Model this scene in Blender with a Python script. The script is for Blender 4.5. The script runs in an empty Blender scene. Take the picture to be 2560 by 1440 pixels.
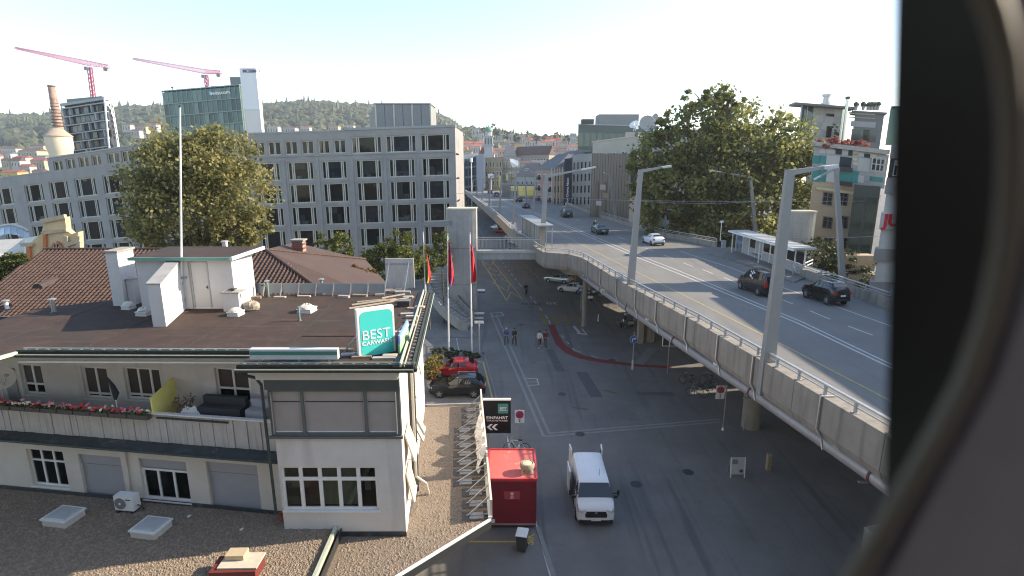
import bpy, bmesh, math, random
from mathutils import Vector, Matrix
rnd = random.Random(7)
S = bpy.context.scene
COL = S.collection
# ---------------------------------------------------------------- camera
FPX, CAM_Z, HORIZON = 1350.0, 18.0, 417.0          # focal length in photo pixels, eye height, horizon row
PITCH = math.atan((720 - HORIZON) / FPX)
cd = bpy.data.cameras.new('webcam'); cam = bpy.data.objects.new('webcam', cd); COL.objects.link(cam)
cam.location = (0, 0, CAM_Z); cam.rotation_euler = (math.pi/2 - PITCH, 0, 0)
cd.sensor_width = 36; cd.lens = 36*FPX/2560; cd.clip_start = 0.02; cd.clip_end = 9000
cd.dof.use_dof = True; cd.dof.focus_distance = 45; cd.dof.aperture_fstop = cd.lens/8.0
S.camera = cam
S.cycles.filter_width = 1.15
# ---------------------------------------------------------------- light
SUN_EL, SUN_AZ = math.radians(29.0), math.radians(11)      # azimuth from +X towards +Y
sdir = Vector((math.cos(SUN_EL)*math.cos(SUN_AZ), math.cos(SUN_EL)*math.sin(SUN_AZ), math.sin(SUN_EL)))
W = bpy.data.worlds.new('World'); S.world = W; W.use_nodes = True
nt = W.node_tree; bg = nt.nodes['Background']
sky = nt.nodes.new('ShaderNodeTexSky'); sky.sky_type = 'NISHITA'; sky.sun_disc = False
sky.sun_elevation = SUN_EL; sky.sun_rotation = math.pi/2 - SUN_AZ
sky.air_density = 1.0; sky.dust_density = 0.5; sky.ozone_density = 2.0; sky.altitude = 400
nt.links.new(sky.outputs[0], bg.inputs[0]); bg.inputs[1].default_value = 0.15
sl = bpy.data.lights.new('sun', 'SUN'); sl.energy = 3.7; sl.angle = math.radians(0.5); sl.color = (1.0, .90, .76)
so = bpy.data.objects.new('sun', sl); COL.objects.link(so)
so.rotation_euler = sdir.to_track_quat('Z', 'Y').to_euler(); so.location = (60, 20, 80)
S.view_settings.view_transform = 'Standard'; S.view_settings.look = 'None'
S.view_settings.exposure = 1.38; S.view_settings.gamma = 1
S.view_settings.use_curve_mapping = False
S.view_settings.use_white_balance = True; S.view_settings.white_balance_temperature = 7200; S.view_settings.white_balance_tint = 10
# ---------------------------------------------------------------- picture <-> place
FW = Vector((0, math.cos(PITCH), -math.sin(PITCH))); UPV = Vector((0, math.sin(PITCH), math.cos(PITCH)))
CP = Vector((0, 0, CAM_Z))
def ray(x, y): return FW + Vector(((x-1280)/FPX, 0, 0)) + UPV*((720-y)/FPX)
def G(x, y, z=0.0):
    d = ray(x, y); return CP + d*((z-CAM_Z)/d.z)
def D(x, y, Y):
    d = ray(x, y); return CP + d*(Y/d.y)
def V(x, y, A, B):
    d = ray(x, y); nx, ny = B[1]-A[1], A[0]-B[0]
    t = (nx*A[0]+ny*A[1])/(nx*d.x+ny*d.y); return CP + d*t
def X2(a, b, t): return a+(b-a)*t
# ---------------------------------------------------------------- mesh helper
class MB:
    def __init__(s): s.v = []; s.f = []
    def face(s, pts):
        n = len(s.v); s.v += [tuple(p) for p in pts]; s.f.append(tuple(range(n, n+len(pts))))
    def hexa(s, p):      # 0-3 bottom ring, 4-7 top ring
        n = len(s.v); s.v += [tuple(q) for q in p]
        for f in ((3,2,1,0),(4,5,6,7),(0,1,5,4),(1,2,6,5),(2,3,7,6),(3,0,4,7)): s.f.append(tuple(n+i for i in f))
        return s
    def box(s, c, d, rz=0.0, rx=0.0, ry=0.0):
        M = Matrix.Rotation(rz, 3, 'Z') @ Matrix.Rotation(ry, 3, 'Y') @ Matrix.Rotation(rx, 3, 'X')
        h = [Vector((sx*d[0]/2, sy*d[1]/2, sz*d[2]/2)) for sz in (-1,1) for sx,sy in ((-1,-1),(1,-1),(1,1),(-1,1))]
        c = Vector(c); return s.hexa([c + M@q for q in h])
    def beam(s, a, b, w, h, up=(0,0,1)):
        a = Vector(a); b = Vector(b); t = (b-a).normalized(); u = Vector(up)
        sd = t.cross(u)
        if sd.length < 1e-4: sd = t.cross(Vector((0,1,0)))
        sd.normalize(); u = sd.cross(t)
        q = [-sd*w/2-u*h/2, sd*w/2-u*h/2, sd*w/2+u*h/2, -sd*w/2+u*h/2]
        return s.hexa([a+x for x in q]+[b+x for x in q])
    def prism(s, xy, z0, z1):
        n = len(s.v); k = len(xy)
        f0 = z0 if callable(z0) else (lambda p: z0); f1 = z1 if callable(z1) else (lambda p: z1)
        s.v += [(p[0],p[1],f0(p)) for p in xy]+[(p[0],p[1],f1(p)) for p in xy]
        area = sum(xy[i][0]*xy[(i+1)%k][1]-xy[(i+1)%k][0]*xy[i][1] for i in range(k))
        r = range(k) if area > 0 else range(k-1,-1,-1); r = list(r)
        s.f.append(tuple(n+i for i in reversed(r))); s.f.append(tuple(n+k+i for i in r))
        for i in range(k):
            a, b = r[i], r[(i+1)%k]; s.f.append((n+a,n+b,n+k+b,n+k+a))
        return s
    def tube(s, pts, r, n=8, caps=True):
        pts = [Vector(p) for p in pts]; rr = r if isinstance(r,(list,tuple)) else [r]*len(pts)
        base = len(s.v); pu = None
        for i, p in enumerate(pts):
            t = ((pts[min(i+1,len(pts)-1)]-p).normalized() + (p-pts[max(i-1,0)]).normalized())
            if t.length < 1e-6: t = Vector((0,0,1))
            t.normalize()
            u = pu - t*pu.dot(t) if pu is not None else t.cross(Vector((0,0,1)) if abs(t.z)<.9 else Vector((0,1,0)))
            if u.length < 1e-5: u = t.cross(Vector((1,0,0)))
            u.normalize(); pu = u; w = t.cross(u)
            for k in range(n):
                a = 2*math.pi*k/n; s.v.append(tuple(p+(u*math.cos(a)+w*math.sin(a))*rr[i]))
        for i in range(len(pts)-1):
            for k in range(n):
                a = base+i*n+k; b = base+i*n+(k+1)%n; s.f.append((a,b,b+n,a+n))
        if caps:
            s.f.append(tuple(base+k for k in range(n-1,-1,-1))); e = base+(len(pts)-1)*n; s.f.append(tuple(e+k for k in range(n)))
        return s
    def lathe(s, c, prof, n=16, axis=None, caps=True):   # prof: (radius, height) pairs
        c = Vector(c); q = (Vector(axis).to_track_quat('Z','Y').to_matrix() if axis is not None else Matrix.Identity(3))
        base = len(s.v)
        for r, h in prof:
            for k in range(n):
                a = 2*math.pi*k/n; s.v.append(tuple(c + q@Vector((r*math.cos(a), r*math.sin(a), h))))
        for i in range(len(prof)-1):
            for k in range(n):
                a = base+i*n+k; b = base+i*n+(k+1)%n; s.f.append((a,b,b+n,a+n))
        if caps:
            s.f.append(tuple(base+k for k in range(n-1,-1,-1))); e = base+(len(prof)-1)*n; s.f.append(tuple(e+k for k in range(n)))
        return s
    def ball(s, c, r, n=8, m=5, sq=(1,1,1)):
        prof = [(max(1e-3,math.sin(math.pi*i/m))*r, -math.cos(math.pi*i/m)*r) for i in range(m+1)]
        b = len(s.v); s.lathe((0,0,0), prof, n)
        for i in range(b, len(s.v)):
            v = s.v[i]; s.v[i] = (c[0]+v[0]*sq[0], c[1]+v[1]*sq[1], c[2]+v[2]*sq[2])
        return s
    def o(s, name, m, parent=None, label=None, cat=None, group=None, kind=None, smooth=False, origin=None):
        if parent is not None:
            off = BASE.get(parent.name, Vector((0,0,0))); loc = Vector((0,0,0))
        else:
            if origin is None:
                zs = [v[2] for v in s.v]; xs = [v[0] for v in s.v]; ys = [v[1] for v in s.v]
                origin = ((min(xs)+max(xs))/2, (min(ys)+max(ys))/2, min(zs))
            off = loc = Vector(origin)
        me = bpy.data.meshes.new(name)
        me.from_pydata([(v[0]-off.x, v[1]-off.y, v[2]-off.z) for v in s.v], [], s.f)
        me.materials.append(m)
        if smooth:
            me.polygons.foreach_set('use_smooth', [True]*len(me.polygons))
            try: me.set_sharp_from_angle(angle=math.radians(38))
            except Exception: pass
        me.update()
        ob = bpy.data.objects.new(name, me); COL.objects.link(ob); ob.location = loc
        if parent is not None: ob.parent = parent
        BASE[ob.name] = off.copy()
        tag(ob, label, cat, group, kind); return ob
BASE = {}
def tag(ob, label=None, cat=None, group=None, kind=None):
    if label: ob['label'] = label
    if cat: ob['category'] = cat
    if group: ob['group'] = group
    if kind: ob['kind'] = kind
    return ob
def root(name, label, cat, loc=(0,0,0), group=None, rz=0.0):
    ob = bpy.data.objects.new(name, None); COL.objects.link(ob); ob.location = loc; ob.rotation_euler = (0,0,rz)
    ob.empty_display_size = .3; BASE[ob.name] = Vector(loc) if rz == 0 else Vector((0,0,0))
    return tag(ob, label, cat, group)
def proto(name, label, cat, group=None):     # built about the origin, then moved with place()
    return root(name, label, cat, (0,0,0), group)
def place(ob, loc, rz=0.0, sc=None):
    ob.location = loc; ob.rotation_euler = (0,0,rz)
    if sc: ob.scale = (sc,sc,sc)
    return ob
def dup(r, loc, rz=0.0, label=None, group=None, sc=None):
    def cp(o, par):
        c = o.copy(); COL.objects.link(c)
        if par is not None: c.parent = par
        for ch in list(o.children): cp(ch, c)
        return c
    c = cp(r, None); place(c, loc, rz, sc)
    if label: c['label'] = label
    if group: c['group'] = group
    return c
def part(ob, parent, name, loc, rot=(0,0,0), sc=None):     # a copied piece that shares mesh data
    c = bpy.data.objects.new(name, ob.data); COL.objects.link(c); c.parent = parent
    c.location = Vector(loc) - BASE.get(parent.name, Vector((0,0,0))); c.rotation_euler = rot
    if sc: c.scale = sc
    return c
# ---------------------------------------------------------------- materials
MATS = {}
def mat(name, c, rough=.7, var=.12, scale=3.0, bump=0.0, bscale=20.0, metal=0.0, spec=.5, spots=None, dist=.02, streak=None):
    if name in MATS: return MATS[name]
    m = bpy.data.materials.new(name); m.use_nodes = True; n = m.node_tree; L = n.links.new
    b = n.nodes['Principled BSDF']; b.inputs['Roughness'].default_value = rough
    b.inputs['Metallic'].default_value = metal; b.inputs['Specular IOR Level'].default_value = spec
    if isinstance(c, (int, float)): c = (c, c, c)
    geo = n.nodes.new('ShaderNodeNewGeometry')
    no = n.nodes.new('ShaderNodeTexNoise'); no.inputs['Scale'].default_value = scale; no.inputs['Detail'].default_value = 6
    no.inputs['Roughness'].default_value = .65; L(geo.outputs['Position'], no.inputs['Vector'])
    mx = n.nodes.new('ShaderNodeMix'); mx.data_type = 'RGBA'
    mx.inputs[6].default_value = tuple(max(0,q*(1-var)) for q in c)+(1,); mx.inputs[7].default_value = tuple(min(1,q*(1+var)) for q in c)+(1,)
    rp = n.nodes.new('ShaderNodeMapRange'); rp.inputs[1].default_value = .3; rp.inputs[2].default_value = .7
    L(no.outputs[0], rp.inputs[0]); L(rp.outputs[0], mx.inputs[0]); out = mx.outputs[2]
    def layer(out, tex, lo, hi, col, amt):
        r = n.nodes.new('ShaderNodeMapRange'); r.inputs[1].default_value = lo; r.inputs[2].default_value = hi; r.inputs[4].default_value = amt
        L(tex, r.inputs[0]); k = n.nodes.new('ShaderNodeMix'); k.data_type = 'RGBA'
        L(r.outputs[0], k.inputs[0]); L(out, k.inputs[6]); k.inputs[7].default_value = tuple(col)+(1,); return k.outputs[2]
    for sp in (spots or []):     # (scale, lo, hi, colour, amount)
        t = n.nodes.new('ShaderNodeTexNoise'); t.inputs['Scale'].default_value = sp[0]; t.inputs['Detail'].default_value = 8
        t.inputs['Roughness'].default_value = .7; L(geo.outputs['Position'], t.inputs['Vector'])
        out = layer(out, t.outputs[0], sp[1], sp[2], sp[3], sp[4])
    if streak:                   # rain streaks: noise stretched along an axis (scale xyz, lo, hi, colour, amount)
        mp = n.nodes.new('ShaderNodeMapping'); mp.inputs['Scale'].default_value = streak[0]; L(geo.outputs['Position'], mp.inputs[0])
        t = n.nodes.new('ShaderNodeTexNoise'); t.inputs['Scale'].default_value = 1; t.inputs['Detail'].default_value = 5; L(mp.outputs[0], t.inputs['Vector'])
        out = layer(out, t.outputs[0], streak[1], streak[2], streak[3], streak[4])
    L(out, b.inputs['Base Color'])
    if bump:
        nb = n.nodes.new('ShaderNodeTexNoise'); nb.inputs['Scale'].default_value = bscale; nb.inputs['Detail'].default_value = 4
        L(geo.outputs['Position'], nb.inputs['Vector'])
        bp = n.nodes.new('ShaderNodeBump'); bp.inputs['Strength'].default_value = bump; bp.inputs['Distance'].default_value = dist
        L(nb.outputs[0], bp.inputs['Height']); L(bp.outputs[0], b.inputs['Normal'])
    MATS[name] = m; return m
def glass(name, tint=(.5,.55,.55), rough=.03, clear=.6, dark=(.015,.018,.02), spec=.5):
    if name in MATS: return MATS[name]
    m = bpy.data.materials.new(name); m.use_nodes = True; n = m.node_tree; L = n.links.new
    b = n.nodes['Principled BSDF']; b.inputs['Roughness'].default_value = rough; b.inputs['Base Color'].default_value = dark+(1,)
    b.inputs['Specular IOR Level'].default_value = spec
    tr = n.nodes.new('ShaderNodeBsdfTransparent'); tr.inputs[0].default_value = tint+(1,)
    mx = n.nodes.new('ShaderNodeMixShader'); mx.inputs[0].default_value = clear
    no = n.nodes.new('ShaderNodeTexNoise'); no.inputs['Scale'].default_value = .6
    bp = n.nodes.new('ShaderNodeBump'); bp.inputs['Strength'].default_value = .12; bp.inputs['Distance'].default_value = .05
    geo = n.nodes.new('ShaderNodeNewGeometry'); L(geo.outputs['Position'], no.inputs['Vector']); L(no.outputs[0], bp.inputs['Height']); L(bp.outputs[0], b.inputs['Normal'])
    L(b.outputs[0], mx.inputs[1]); L(tr.outputs[0], mx.inputs[2]); L(mx.outputs[0], n.nodes['Material Output'].inputs[0])
    MATS[name] = m; return m
def leafmat(name, c1, c2, c3=None, scale=.9, trans=.35):
    if name in MATS: return MATS[name]
    m = bpy.data.materials.new(name); m.use_nodes = True; n = m.node_tree; L = n.links.new
    b = n.nodes['Principled BSDF']; b.inputs['Roughness'].default_value = .55; b.inputs['Specular IOR Level'].default_value = .35
    geo = n.nodes.new('ShaderNodeNewGeometry'); no = n.nodes.new('ShaderNodeTexNoise'); no.inputs['Scale'].default_value = scale
    no.inputs['Detail'].default_value = 4; L(geo.outputs['Position'], no.inputs['Vector'])
    rp = n.nodes.new('ShaderNodeValToRGB'); rp.color_ramp.elements[0].position = .33; rp.color_ramp.elements[1].position = .68
    rp.color_ramp.elements[0].color = tuple(c1)+(1,); rp.color_ramp.elements[1].color = tuple(c2)+(1,)
    if c3:
        e = rp.color_ramp.elements.new(.8); e.color = tuple(c3)+(1,)
    L(no.outputs[0], rp.inputs[0])
    hs = n.nodes.new('ShaderNodeHueSaturation'); mr = n.nodes.new('ShaderNodeMapRange'); mr.inputs[3].default_value = .65; mr.inputs[4].default_value = 1.4
    L(geo.outputs['Random Per Island'], mr.inputs[0]); L(mr.outputs[0], hs.inputs['Value']); L(rp.outputs[0], hs.inputs['Color'])
    L(hs.outputs[0], b.inputs['Base Color'])
    t = n.nodes.new('ShaderNodeBsdfTranslucent'); L(hs.outputs[0], t.inputs[0]); mx = n.nodes.new('ShaderNodeMixShader'); mx.inputs[0].default_value = trans
    L(b.outputs[0], mx.inputs[1]); L(t.outputs[0], mx.inputs[2]); L(mx.outputs[0], n.nodes['Material Output'].inputs[0])
    MATS[name] = m; return m
def solid(name, c, rough=.6, metal=0.0, spec=.5):
    return mat(name, c, rough, .06, 6.0, metal=metal, spec=spec)
def emit(name, c, e):
    if name in MATS: return MATS[name]
    m = bpy.data.materials.new(name); m.use_nodes = True; b = m.node_tree.nodes['Principled BSDF']
    b.inputs['Base Color'].default_value = tuple(c)+(1,); b.inputs['Emission Color'].default_value = tuple(c)+(1,); b.inputs['Emission Strength'].default_value = e
    MATS[name] = m; return m
DIRT = (.09,.075,.06)
asphalt = mat('asphalt', (.165,.159,.15), .86, .18, .35, bump=.35, bscale=60, dist=.004, spots=[(.09,.48,.68,(.19,.188,.182),.7),(.5,.56,.7,(.12,.12,.12),.5),(1.9,.60,.74,(.06,.06,.064),.5),(6,.66,.8,(.17,.16,.14),.35)], streak=((1.4,.06,1),.56,.7,(.075,.075,.08),.55))
asphalt2 = mat('bridge_asphalt', (.165,.16,.15), .85, .13, .3, bump=.3, bscale=70, dist=.003, spots=[(.12,.5,.72,(.21,.20,.185),.6),(1.2,.58,.72,(.10,.098,.095),.5)], streak=((1.0,.05,1),.55,.7,(.12,.118,.115),.5))
pavem = mat('pavement', (.19,.183,.17), .85, .15, .8, bump=.3, bscale=50, dist=.004, spots=[(1.1,.55,.7,(.09,.088,.08),.5)])
stone_s = mat('strip_stone', (.30,.30,.29), .8, .15, 3)
paint_w = mat('road_paint_white', (.50,.50,.48), .7, .2, 4, spots=[(9,.5,.72,(.12,.12,.12),.7)])
paint_y = mat('road_paint_yellow', (.55,.40,.08), .7, .2, 4, spots=[(8,.5,.7,(.14,.12,.08),.75)])
paint_o = mat('worn_crossing_yellow', (.26,.19,.06), .8, .25, 3, spots=[(5,.45,.65,(.12,.11,.09),.8)])
paint_r = mat('road_paint_red', (.20,.035,.035), .75, .2, 3, spots=[(5,.52,.75,(.08,.04,.04),.6)])
concrete = mat('concrete', (.33,.32,.30), .85, .12, 1.2, bump=.25, bscale=30, dist=.004, spots=[(.8,.55,.75,(.22,.21,.19),.5)], streak=((2.2,2.2,.18),.52,.72,(.17,.16,.145),.5))
concrete_b = mat('bridge_concrete', (.27,.243,.208), .85, .12, 1.0, bump=.3, bscale=25, dist=.005, spots=[(1.3,.55,.72,(.19,.175,.15),.5)], streak=((2.5,2.5,.22),.47,.7,(.14,.125,.105),.6))
concrete_g = mat('facade_concrete', (.30,.283,.27), .85, .10, .5, bump=.15, bscale=25, spots=[(.35,.5,.7,(.19,.187,.185),.5),(5,.68,.76,(.1,.1,.1),.5)])
white_w = mat('white_render', (.66,.635,.61), .85, .05, 1.0, bump=.1, bscale=60, dist=.003, spots=[(1.5,.56,.75,(.50,.475,.445),.5)], streak=((1.6,1.6,.2),.55,.75,(.42,.395,.36),.55))
cream_w = mat('cream_render', (.61,.575,.52), .85, .05, 1.0, bump=.1, bscale=60, dist=.003, spots=[(.9,.5,.75,(.46,.43,.385),.45)])
tank_w = mat('tank_cream', (.60,.53,.40), .8, .06, .6)
white_p = solid('white_paint', (.78,.78,.76), .45)
grey_p = mat('grey_metal_paint', (.36,.37,.37), .5, .06, 2.0, metal=.1, spots=[(3,.6,.75,(.25,.24,.22),.35)])
galv = mat('galvanised', (.45,.46,.46), .42, .12, 6, metal=.7, spots=[(4,.55,.7,(.3,.29,.27),.4)])
dark_m = solid('dark_metal', (.04,.043,.045), .5, .2)
black_p = solid('black_plastic', (.015,.015,.016), .5)
green_cu = mat('green_gutter', (.04,.055,.05), .6, .25, 4, metal=.2, spots=[(6,.55,.7,(.12,.16,.14),.6)])
pale_gr = mat('pale_gutter_edge', (.52,.55,.45), .5, .15, 8, metal=.2)
slate = mat('slate_strip', (.045,.052,.054), .6, .3, 3, bump=.3, spots=[(2.5,.55,.68,(.2,.22,.22),.6)])
bitumen = mat('roof_bitumen', (.042,.022,.0155), .95, .35, 1.1, bump=.5, bscale=18, dist=.01, spots=[(.45,.5,.66,(.028,.025,.019),.8),(1.1,.56,.68,(.06,.042,.032),.6),(7,.63,.72,(.12,.10,.08),.5)], streak=((.3,3.2,1),.58,.74,(.085,.062,.048),.55))
gravel_m = mat('roof_gravel', (.215,.168,.125), .95, .45, 22, bump=1.0, bscale=26, dist=.03, spots=[(30,.56,.68,(.11,.09,.075),.75),(.6,.5,.7,(.24,.21,.17),.4)])
pebble_m = mat('pebbles', (.26,.205,.155), .9, .4, 7)
tile_m = mat('clay_tile', (.070,.040,.030), .8, .25, 2.5, bump=.3, bscale=40, spots=[(1.2,.52,.7,(.09,.055,.042),.6),(6,.62,.75,(.17,.12,.09),.35)])
tile_old = mat('worn_tile', (.075,.046,.035), .85, .2, 2, bump=.3, bscale=40, spots=[(.8,.5,.7,(.18,.125,.095),.5)])
brick_m = mat('red_brick', (.22,.075,.055), .85, .25, 9, bump=.3)
wood_m = mat('weathered_wood', (.28,.22,.16), .85, .25, 5, spots=[(3,.55,.7,(.14,.11,.085),.5)])
teal = mat('sign_teal', (.05,.64,.58), .4, .03, 1)
teal_d = solid('panel_teal', (.03,.22,.2), .45)
red_p = mat('red_paint', (.20,.018,.03), .45, .08, 2.0, spots=[(5,.6,.72,(.26,.06,.06),.4)])
red_roof = mat('red_sheet_roof', (.66,.14,.12), .6, .08, 2, spots=[(1.6,.58,.68,(.85,.55,.48),.7)])
g_dark = glass('dark_glass', dark=(.022,.018,.018), clear=.25, spec=.28); g_room = glass('room_glass', (.75,.8,.8), .02, .72)
g_green = glass('green_glass', (.35,.55,.5), .05, .18, (.035,.085,.08))
g_blue = glass('blue_glass', (.3,.4,.45), .05, .15, (.03,.05,.06))
g_car = glass('car_glass', (.3,.33,.35), .04, .12, (.02,.024,.028), 1.0)
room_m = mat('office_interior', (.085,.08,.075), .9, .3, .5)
room_l = solid('office_furniture', (.62,.62,.6), .7)
curt_m = mat('blind_fabric', (.36,.325,.305), .9, .08, 1.0)
blind_d = mat('dark_blind', (.05,.038,.036), .5, .1, 1.5)
shut_m = mat('grey_roller', (.33,.34,.37), .6, .05, 1.5)
soil = mat('soil_grass', (.09,.085,.04), .95, .35, 3, bump=.5, bscale=20)
# ================================================================ SETTING
m = MB(); 
gr = []
for i in range(-24, 25):
    for j in range(0, 30): pass
m.face([(-900,-150,-.02),(1100,-150,-.02),(1100,560,-.02),(-900,560,-.02)])
m.o('ground', mat('city_ground', (.12,.115,.105), .9, .2, .05), kind='structure', origin=(0,0,0))
def sheet(pts, z, name, m_, parent=None, kind=None, label=None):
    q = MB(); q.face([(p[0],p[1],z) for p in pts])
    # keep the face up
    a = sum(pts[i][0]*pts[(i+1)%len(pts)][1]-pts[(i+1)%len(pts)][0]*pts[i][1] for i in range(len(pts)))
    if a < 0: q.f = [tuple(reversed(f)) for f in q.f]
    return q.o(name, m_, parent, kind=kind, label=label, origin=(0,0,0) if parent is None else None)
street = sheet([(-8,5),(40,5),(40,70),(28,160),(10,260),(-40,260),(-14,110),(-8,60)], 0, 'street', asphalt, kind='structure')
pav = sheet([(-30,36.2),(-1.9,36.2),(-4.0,60),(-8.5,103),(-40,103)], .004, 'pavement', pavem, kind='structure')
# lit forecourt slab left of the flag poles
def marking(pxs, w, m_, z, closed=False, dash=None):
    """a strip along picture points lying on height z"""
    P = [G(x,y,z) for x,y in pxs]; out = []
    for a, b in zip(P[:-1], P[1:]):
        t = b-a; t.z = 0; L = t.length; t.normalize(); s = Vector((-t.y,t.x,0))*w/2
        segs = [(0,L)] if not dash else [(k*(dash[0]+dash[1]), min(L,k*(dash[0]+dash[1])+dash[0])) for k in range(int(L/(dash[0]+dash[1]))+1)]
        for u, v in segs:
            if v-u < .05: continue
            q = MB(); p0 = a+t*u; p1 = a+t*v
            q.face([p0-s, p1-s, p1+s, p0+s]); out.append(q.o('lane_marking', m_, STREETMARK))
            zz = q.v
    return out
STREETMARK = root('street_markings', None, None, (0,0,.008)); tag(STREETMARK, kind='structure')
def mk(pxs, w, m_, z=.008, dash=None, width_fix=None): return marking(pxs, w, m_, z, dash=dash)
# twin stone drain strips that frame the square
for off in ((1229,790,1359,1091),(1241,787,1373,1083)):
    for d in (-.07, .0, .07):
        a = G(off[0],off[1],.008); b = G(off[2],off[3],.008); t = (b-a).normalized(); s = Vector((t.y,-t.x,0))
        q = MB(); a2 = a+s*d; b2 = b+s*d; w = s*.022
        q.face([a2-w,b2-w,b2+w,a2+w]); 
        if (b2-a2).cross(w).z < 0: q.f=[tuple(reversed(f)) for f in q.f]
        q.o('stone_strip', stone_s, STREETMARK)
for off in ((1359,1091,1800,1055),(1373,1083,1800,1048)):
    for d in (-.05, .05):
        a = G(off[0],off[1],.008); b = G(off[2],off[3],.008); t = (b-a).normalized(); s = Vector((t.y,-t.x,0))
        q = MB(); a2 = a+s*d; b2 = b+s*d; w = s*.03
        q.face([a2-w,b2-w,b2+w,a2+w]); q.o('stone_strip', stone_s, STREETMARK)
# small white frames painted beside the strips
mk([(1226,783),(1254,781)],.12,paint_w); mk([(1226,783),(1232,791)],.1,paint_w); mk([(1254,781),(1259,789)],.1,paint_w); mk([(1232,791),(1259,789)],.12,paint_w)
mk([(1310,947),(1342,946)],.1,paint_w); mk([(1342,946),(1347,962)],.1,paint_w); mk([(1318,964),(1347,962)],.1,paint_w); mk([(1313,955),(1345,954)],.05,paint_w)
# yellow hatched zone
mk([(1203,650),(1267,752)],.16,paint_y); mk([(1230,652),(1306,747)],.14,paint_y)
zz = [(1203,650),(1232,665),(1222,678),(1250,700),(1238,708),(1276,707),(1266,750)]
for a, b in [((1207,655),(1226,664)),((1236,648),(1229,663)),((1221,667),(1244,680)),((1227,668),(1221,679)),((1222,680),(1241,690)),((1252,681),(1246,690)),((1241,697),(1232,711)),((1253,696),(1275,708)),((1243,712),(1264,725)),((1275,709),(1268,730)),((1278,730),(1306,748)),((1267,752),(1277,730))]:
    mk([a,b],.13,paint_y)
# kerb line of the street and its lane dashes
mk([(1234,648),(1300,730),(1326,765)],.12,mat('kerb_stone',(.22,.22,.21),.8))
mk([(1250,648),(1300,712),(1335,752),(1372,800),(1380,822)],.13,paint_w,dash=(1.6,2.2))
mk([(1305,655),(1345,695)],.12,paint_y,dash=(1.6,1.2))
mk([(1195,565),(1215,602)],.12,paint_w,dash=(1.5,1.5)); mk([(1192,596),(1200,606)],.12,paint_w)
# yellow crossing blocks
for x0,y0,x1,y1 in [(1352,788,1369,812),(1379,786,1396,809),(1405,786,1423,808),(1432,785,1452,806)]:
    mk([(x0,y0),(x1,y1)],.62,paint_o)
# red cycle lane
red_pts = [(1378,812),(1388,838),(1402,862),(1424,880),(1455,893),(1500,902),(1550,908),(1600,914),(1680,918)]
wl = [.6,.68,.76,.84,.84,.74,.6,.5,.42]
q = MB(); P = [G(x,y,.012) for x,y in red_pts]; n = len(P); pairs = []
for i,p in enumerate(P):
    t = P[min(i+1,n-1)]-P[max(i-1,0)]; t.normalize(); s = Vector((-t.y,t.x,0))*wl[i]; pairs.append((p-s*.6,p+s*.6))
for (a,b),(c,d) in zip(pairs[:-1],pairs[1:]): q.face([a,c,d,b])
q.o('cycle_lane', paint_r, kind='structure', origin=(0,0,0))
mk([(1404,838),(1435,875),(1500,896)],.1,paint_w,.016,dash=(.9,1.3))
# arrow and zone number
q = MB(); 
for tri in ([(1431,815),(1437,814),(1452,832),(1446,834)],[(1440,834),(1467,838),(1462,834),(1446,832)],[(1467,838),(1453,822),(1457,822),(1470,838)]):
    q.face([G(x,y,.014) for x,y in tri])
for f in range(len(q.f)):
    a,b,c = [Vector(q.v[i]) for i in q.f[f][:3]]
    if (b-a).cross(c-a).z < 0: q.f[f] = tuple(reversed(q.f[f]))
q.o('lane_arrow', paint_w, STREETMARK)
mk([(1595,912),(1632,869)],.85,mat('pale_paving',(.2,.21,.2),.8))
def text(body, size, m_, parent, origin, xdir, ydir, name='lettering', depth=.004, bold=0.0, align='CENTER', sx=1.0):
    cu = bpy.data.curves.new(name, 'FONT'); cu.body = body; cu.size = size; cu.align_x = align; cu.align_y = 'CENTER'
    cu.extrude = depth; cu.offset = bold*size; cu.resolution_u = 3
    ob0 = bpy.data.objects.new(name, cu); COL.objects.link(ob0)
    dg = bpy.context.evaluated_depsgraph_get(); me = bpy.data.meshes.new_from_object(ob0.evaluated_get(dg))
    bpy.data.objects.remove(ob0); bpy.data.curves.remove(cu)
    xd = Vector(xdir).normalized(); yd = Vector(ydir); yd = (yd - xd*yd.dot(xd)).normalized(); zd = xd.cross(yd)
    off = BASE.get(parent.name, Vector((0,0,0))) if parent else Vector((0,0,0))
    o3 = Vector(origin)-off
    for v in me.vertices: v.co = o3 + xd*v.co.x*sx + yd*v.co.y + zd*v.co.z
    me.materials.clear(); me.materials.append(m_); me.name = name
    ob = bpy.data.objects.new(name, me); COL.objects.link(ob); ob.parent = parent; BASE[ob.name] = off.copy(); return ob
c30 = G(1380,758,.012); text('30', 1.6, paint_w, STREETMARK, c30, (-1,0,0), (0,-1,0), depth=0)
# lettering and line by the container
mk([(1155,1354),(1293,1354)],.1,paint_y)
cs = G(1325,1348,.012); text('SIK', .62, paint_y, STREETMARK, cs, (.1,1,0), (-1,0,0), depth=0, bold=.02)
mk([(1338,1300),(1376,1440)],.1,paint_w); 
a = [G(1344,1318,.02), G(1385,1440,.02)]
q = MB(); q.beam(a[0],a[1],.22,.04); q.o('kerb', mat('kerb_stone',(.22,.22,.21),.8), kind='structure')
# kerb and parking lines by the parked cars
mk([(1208,905),(1232,1000)],.12,paint_y); mk([(1186,903),(1206,905)],.1,paint_w)
q = MB(); q.beam(G(1212,890,.03),G(1243,1002,.03),.12,.06); q.o('kerb', MATS['kerb_stone'], kind='structure')
mk([(1258,1060),(1275,1120)],.12,paint_w)
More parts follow.
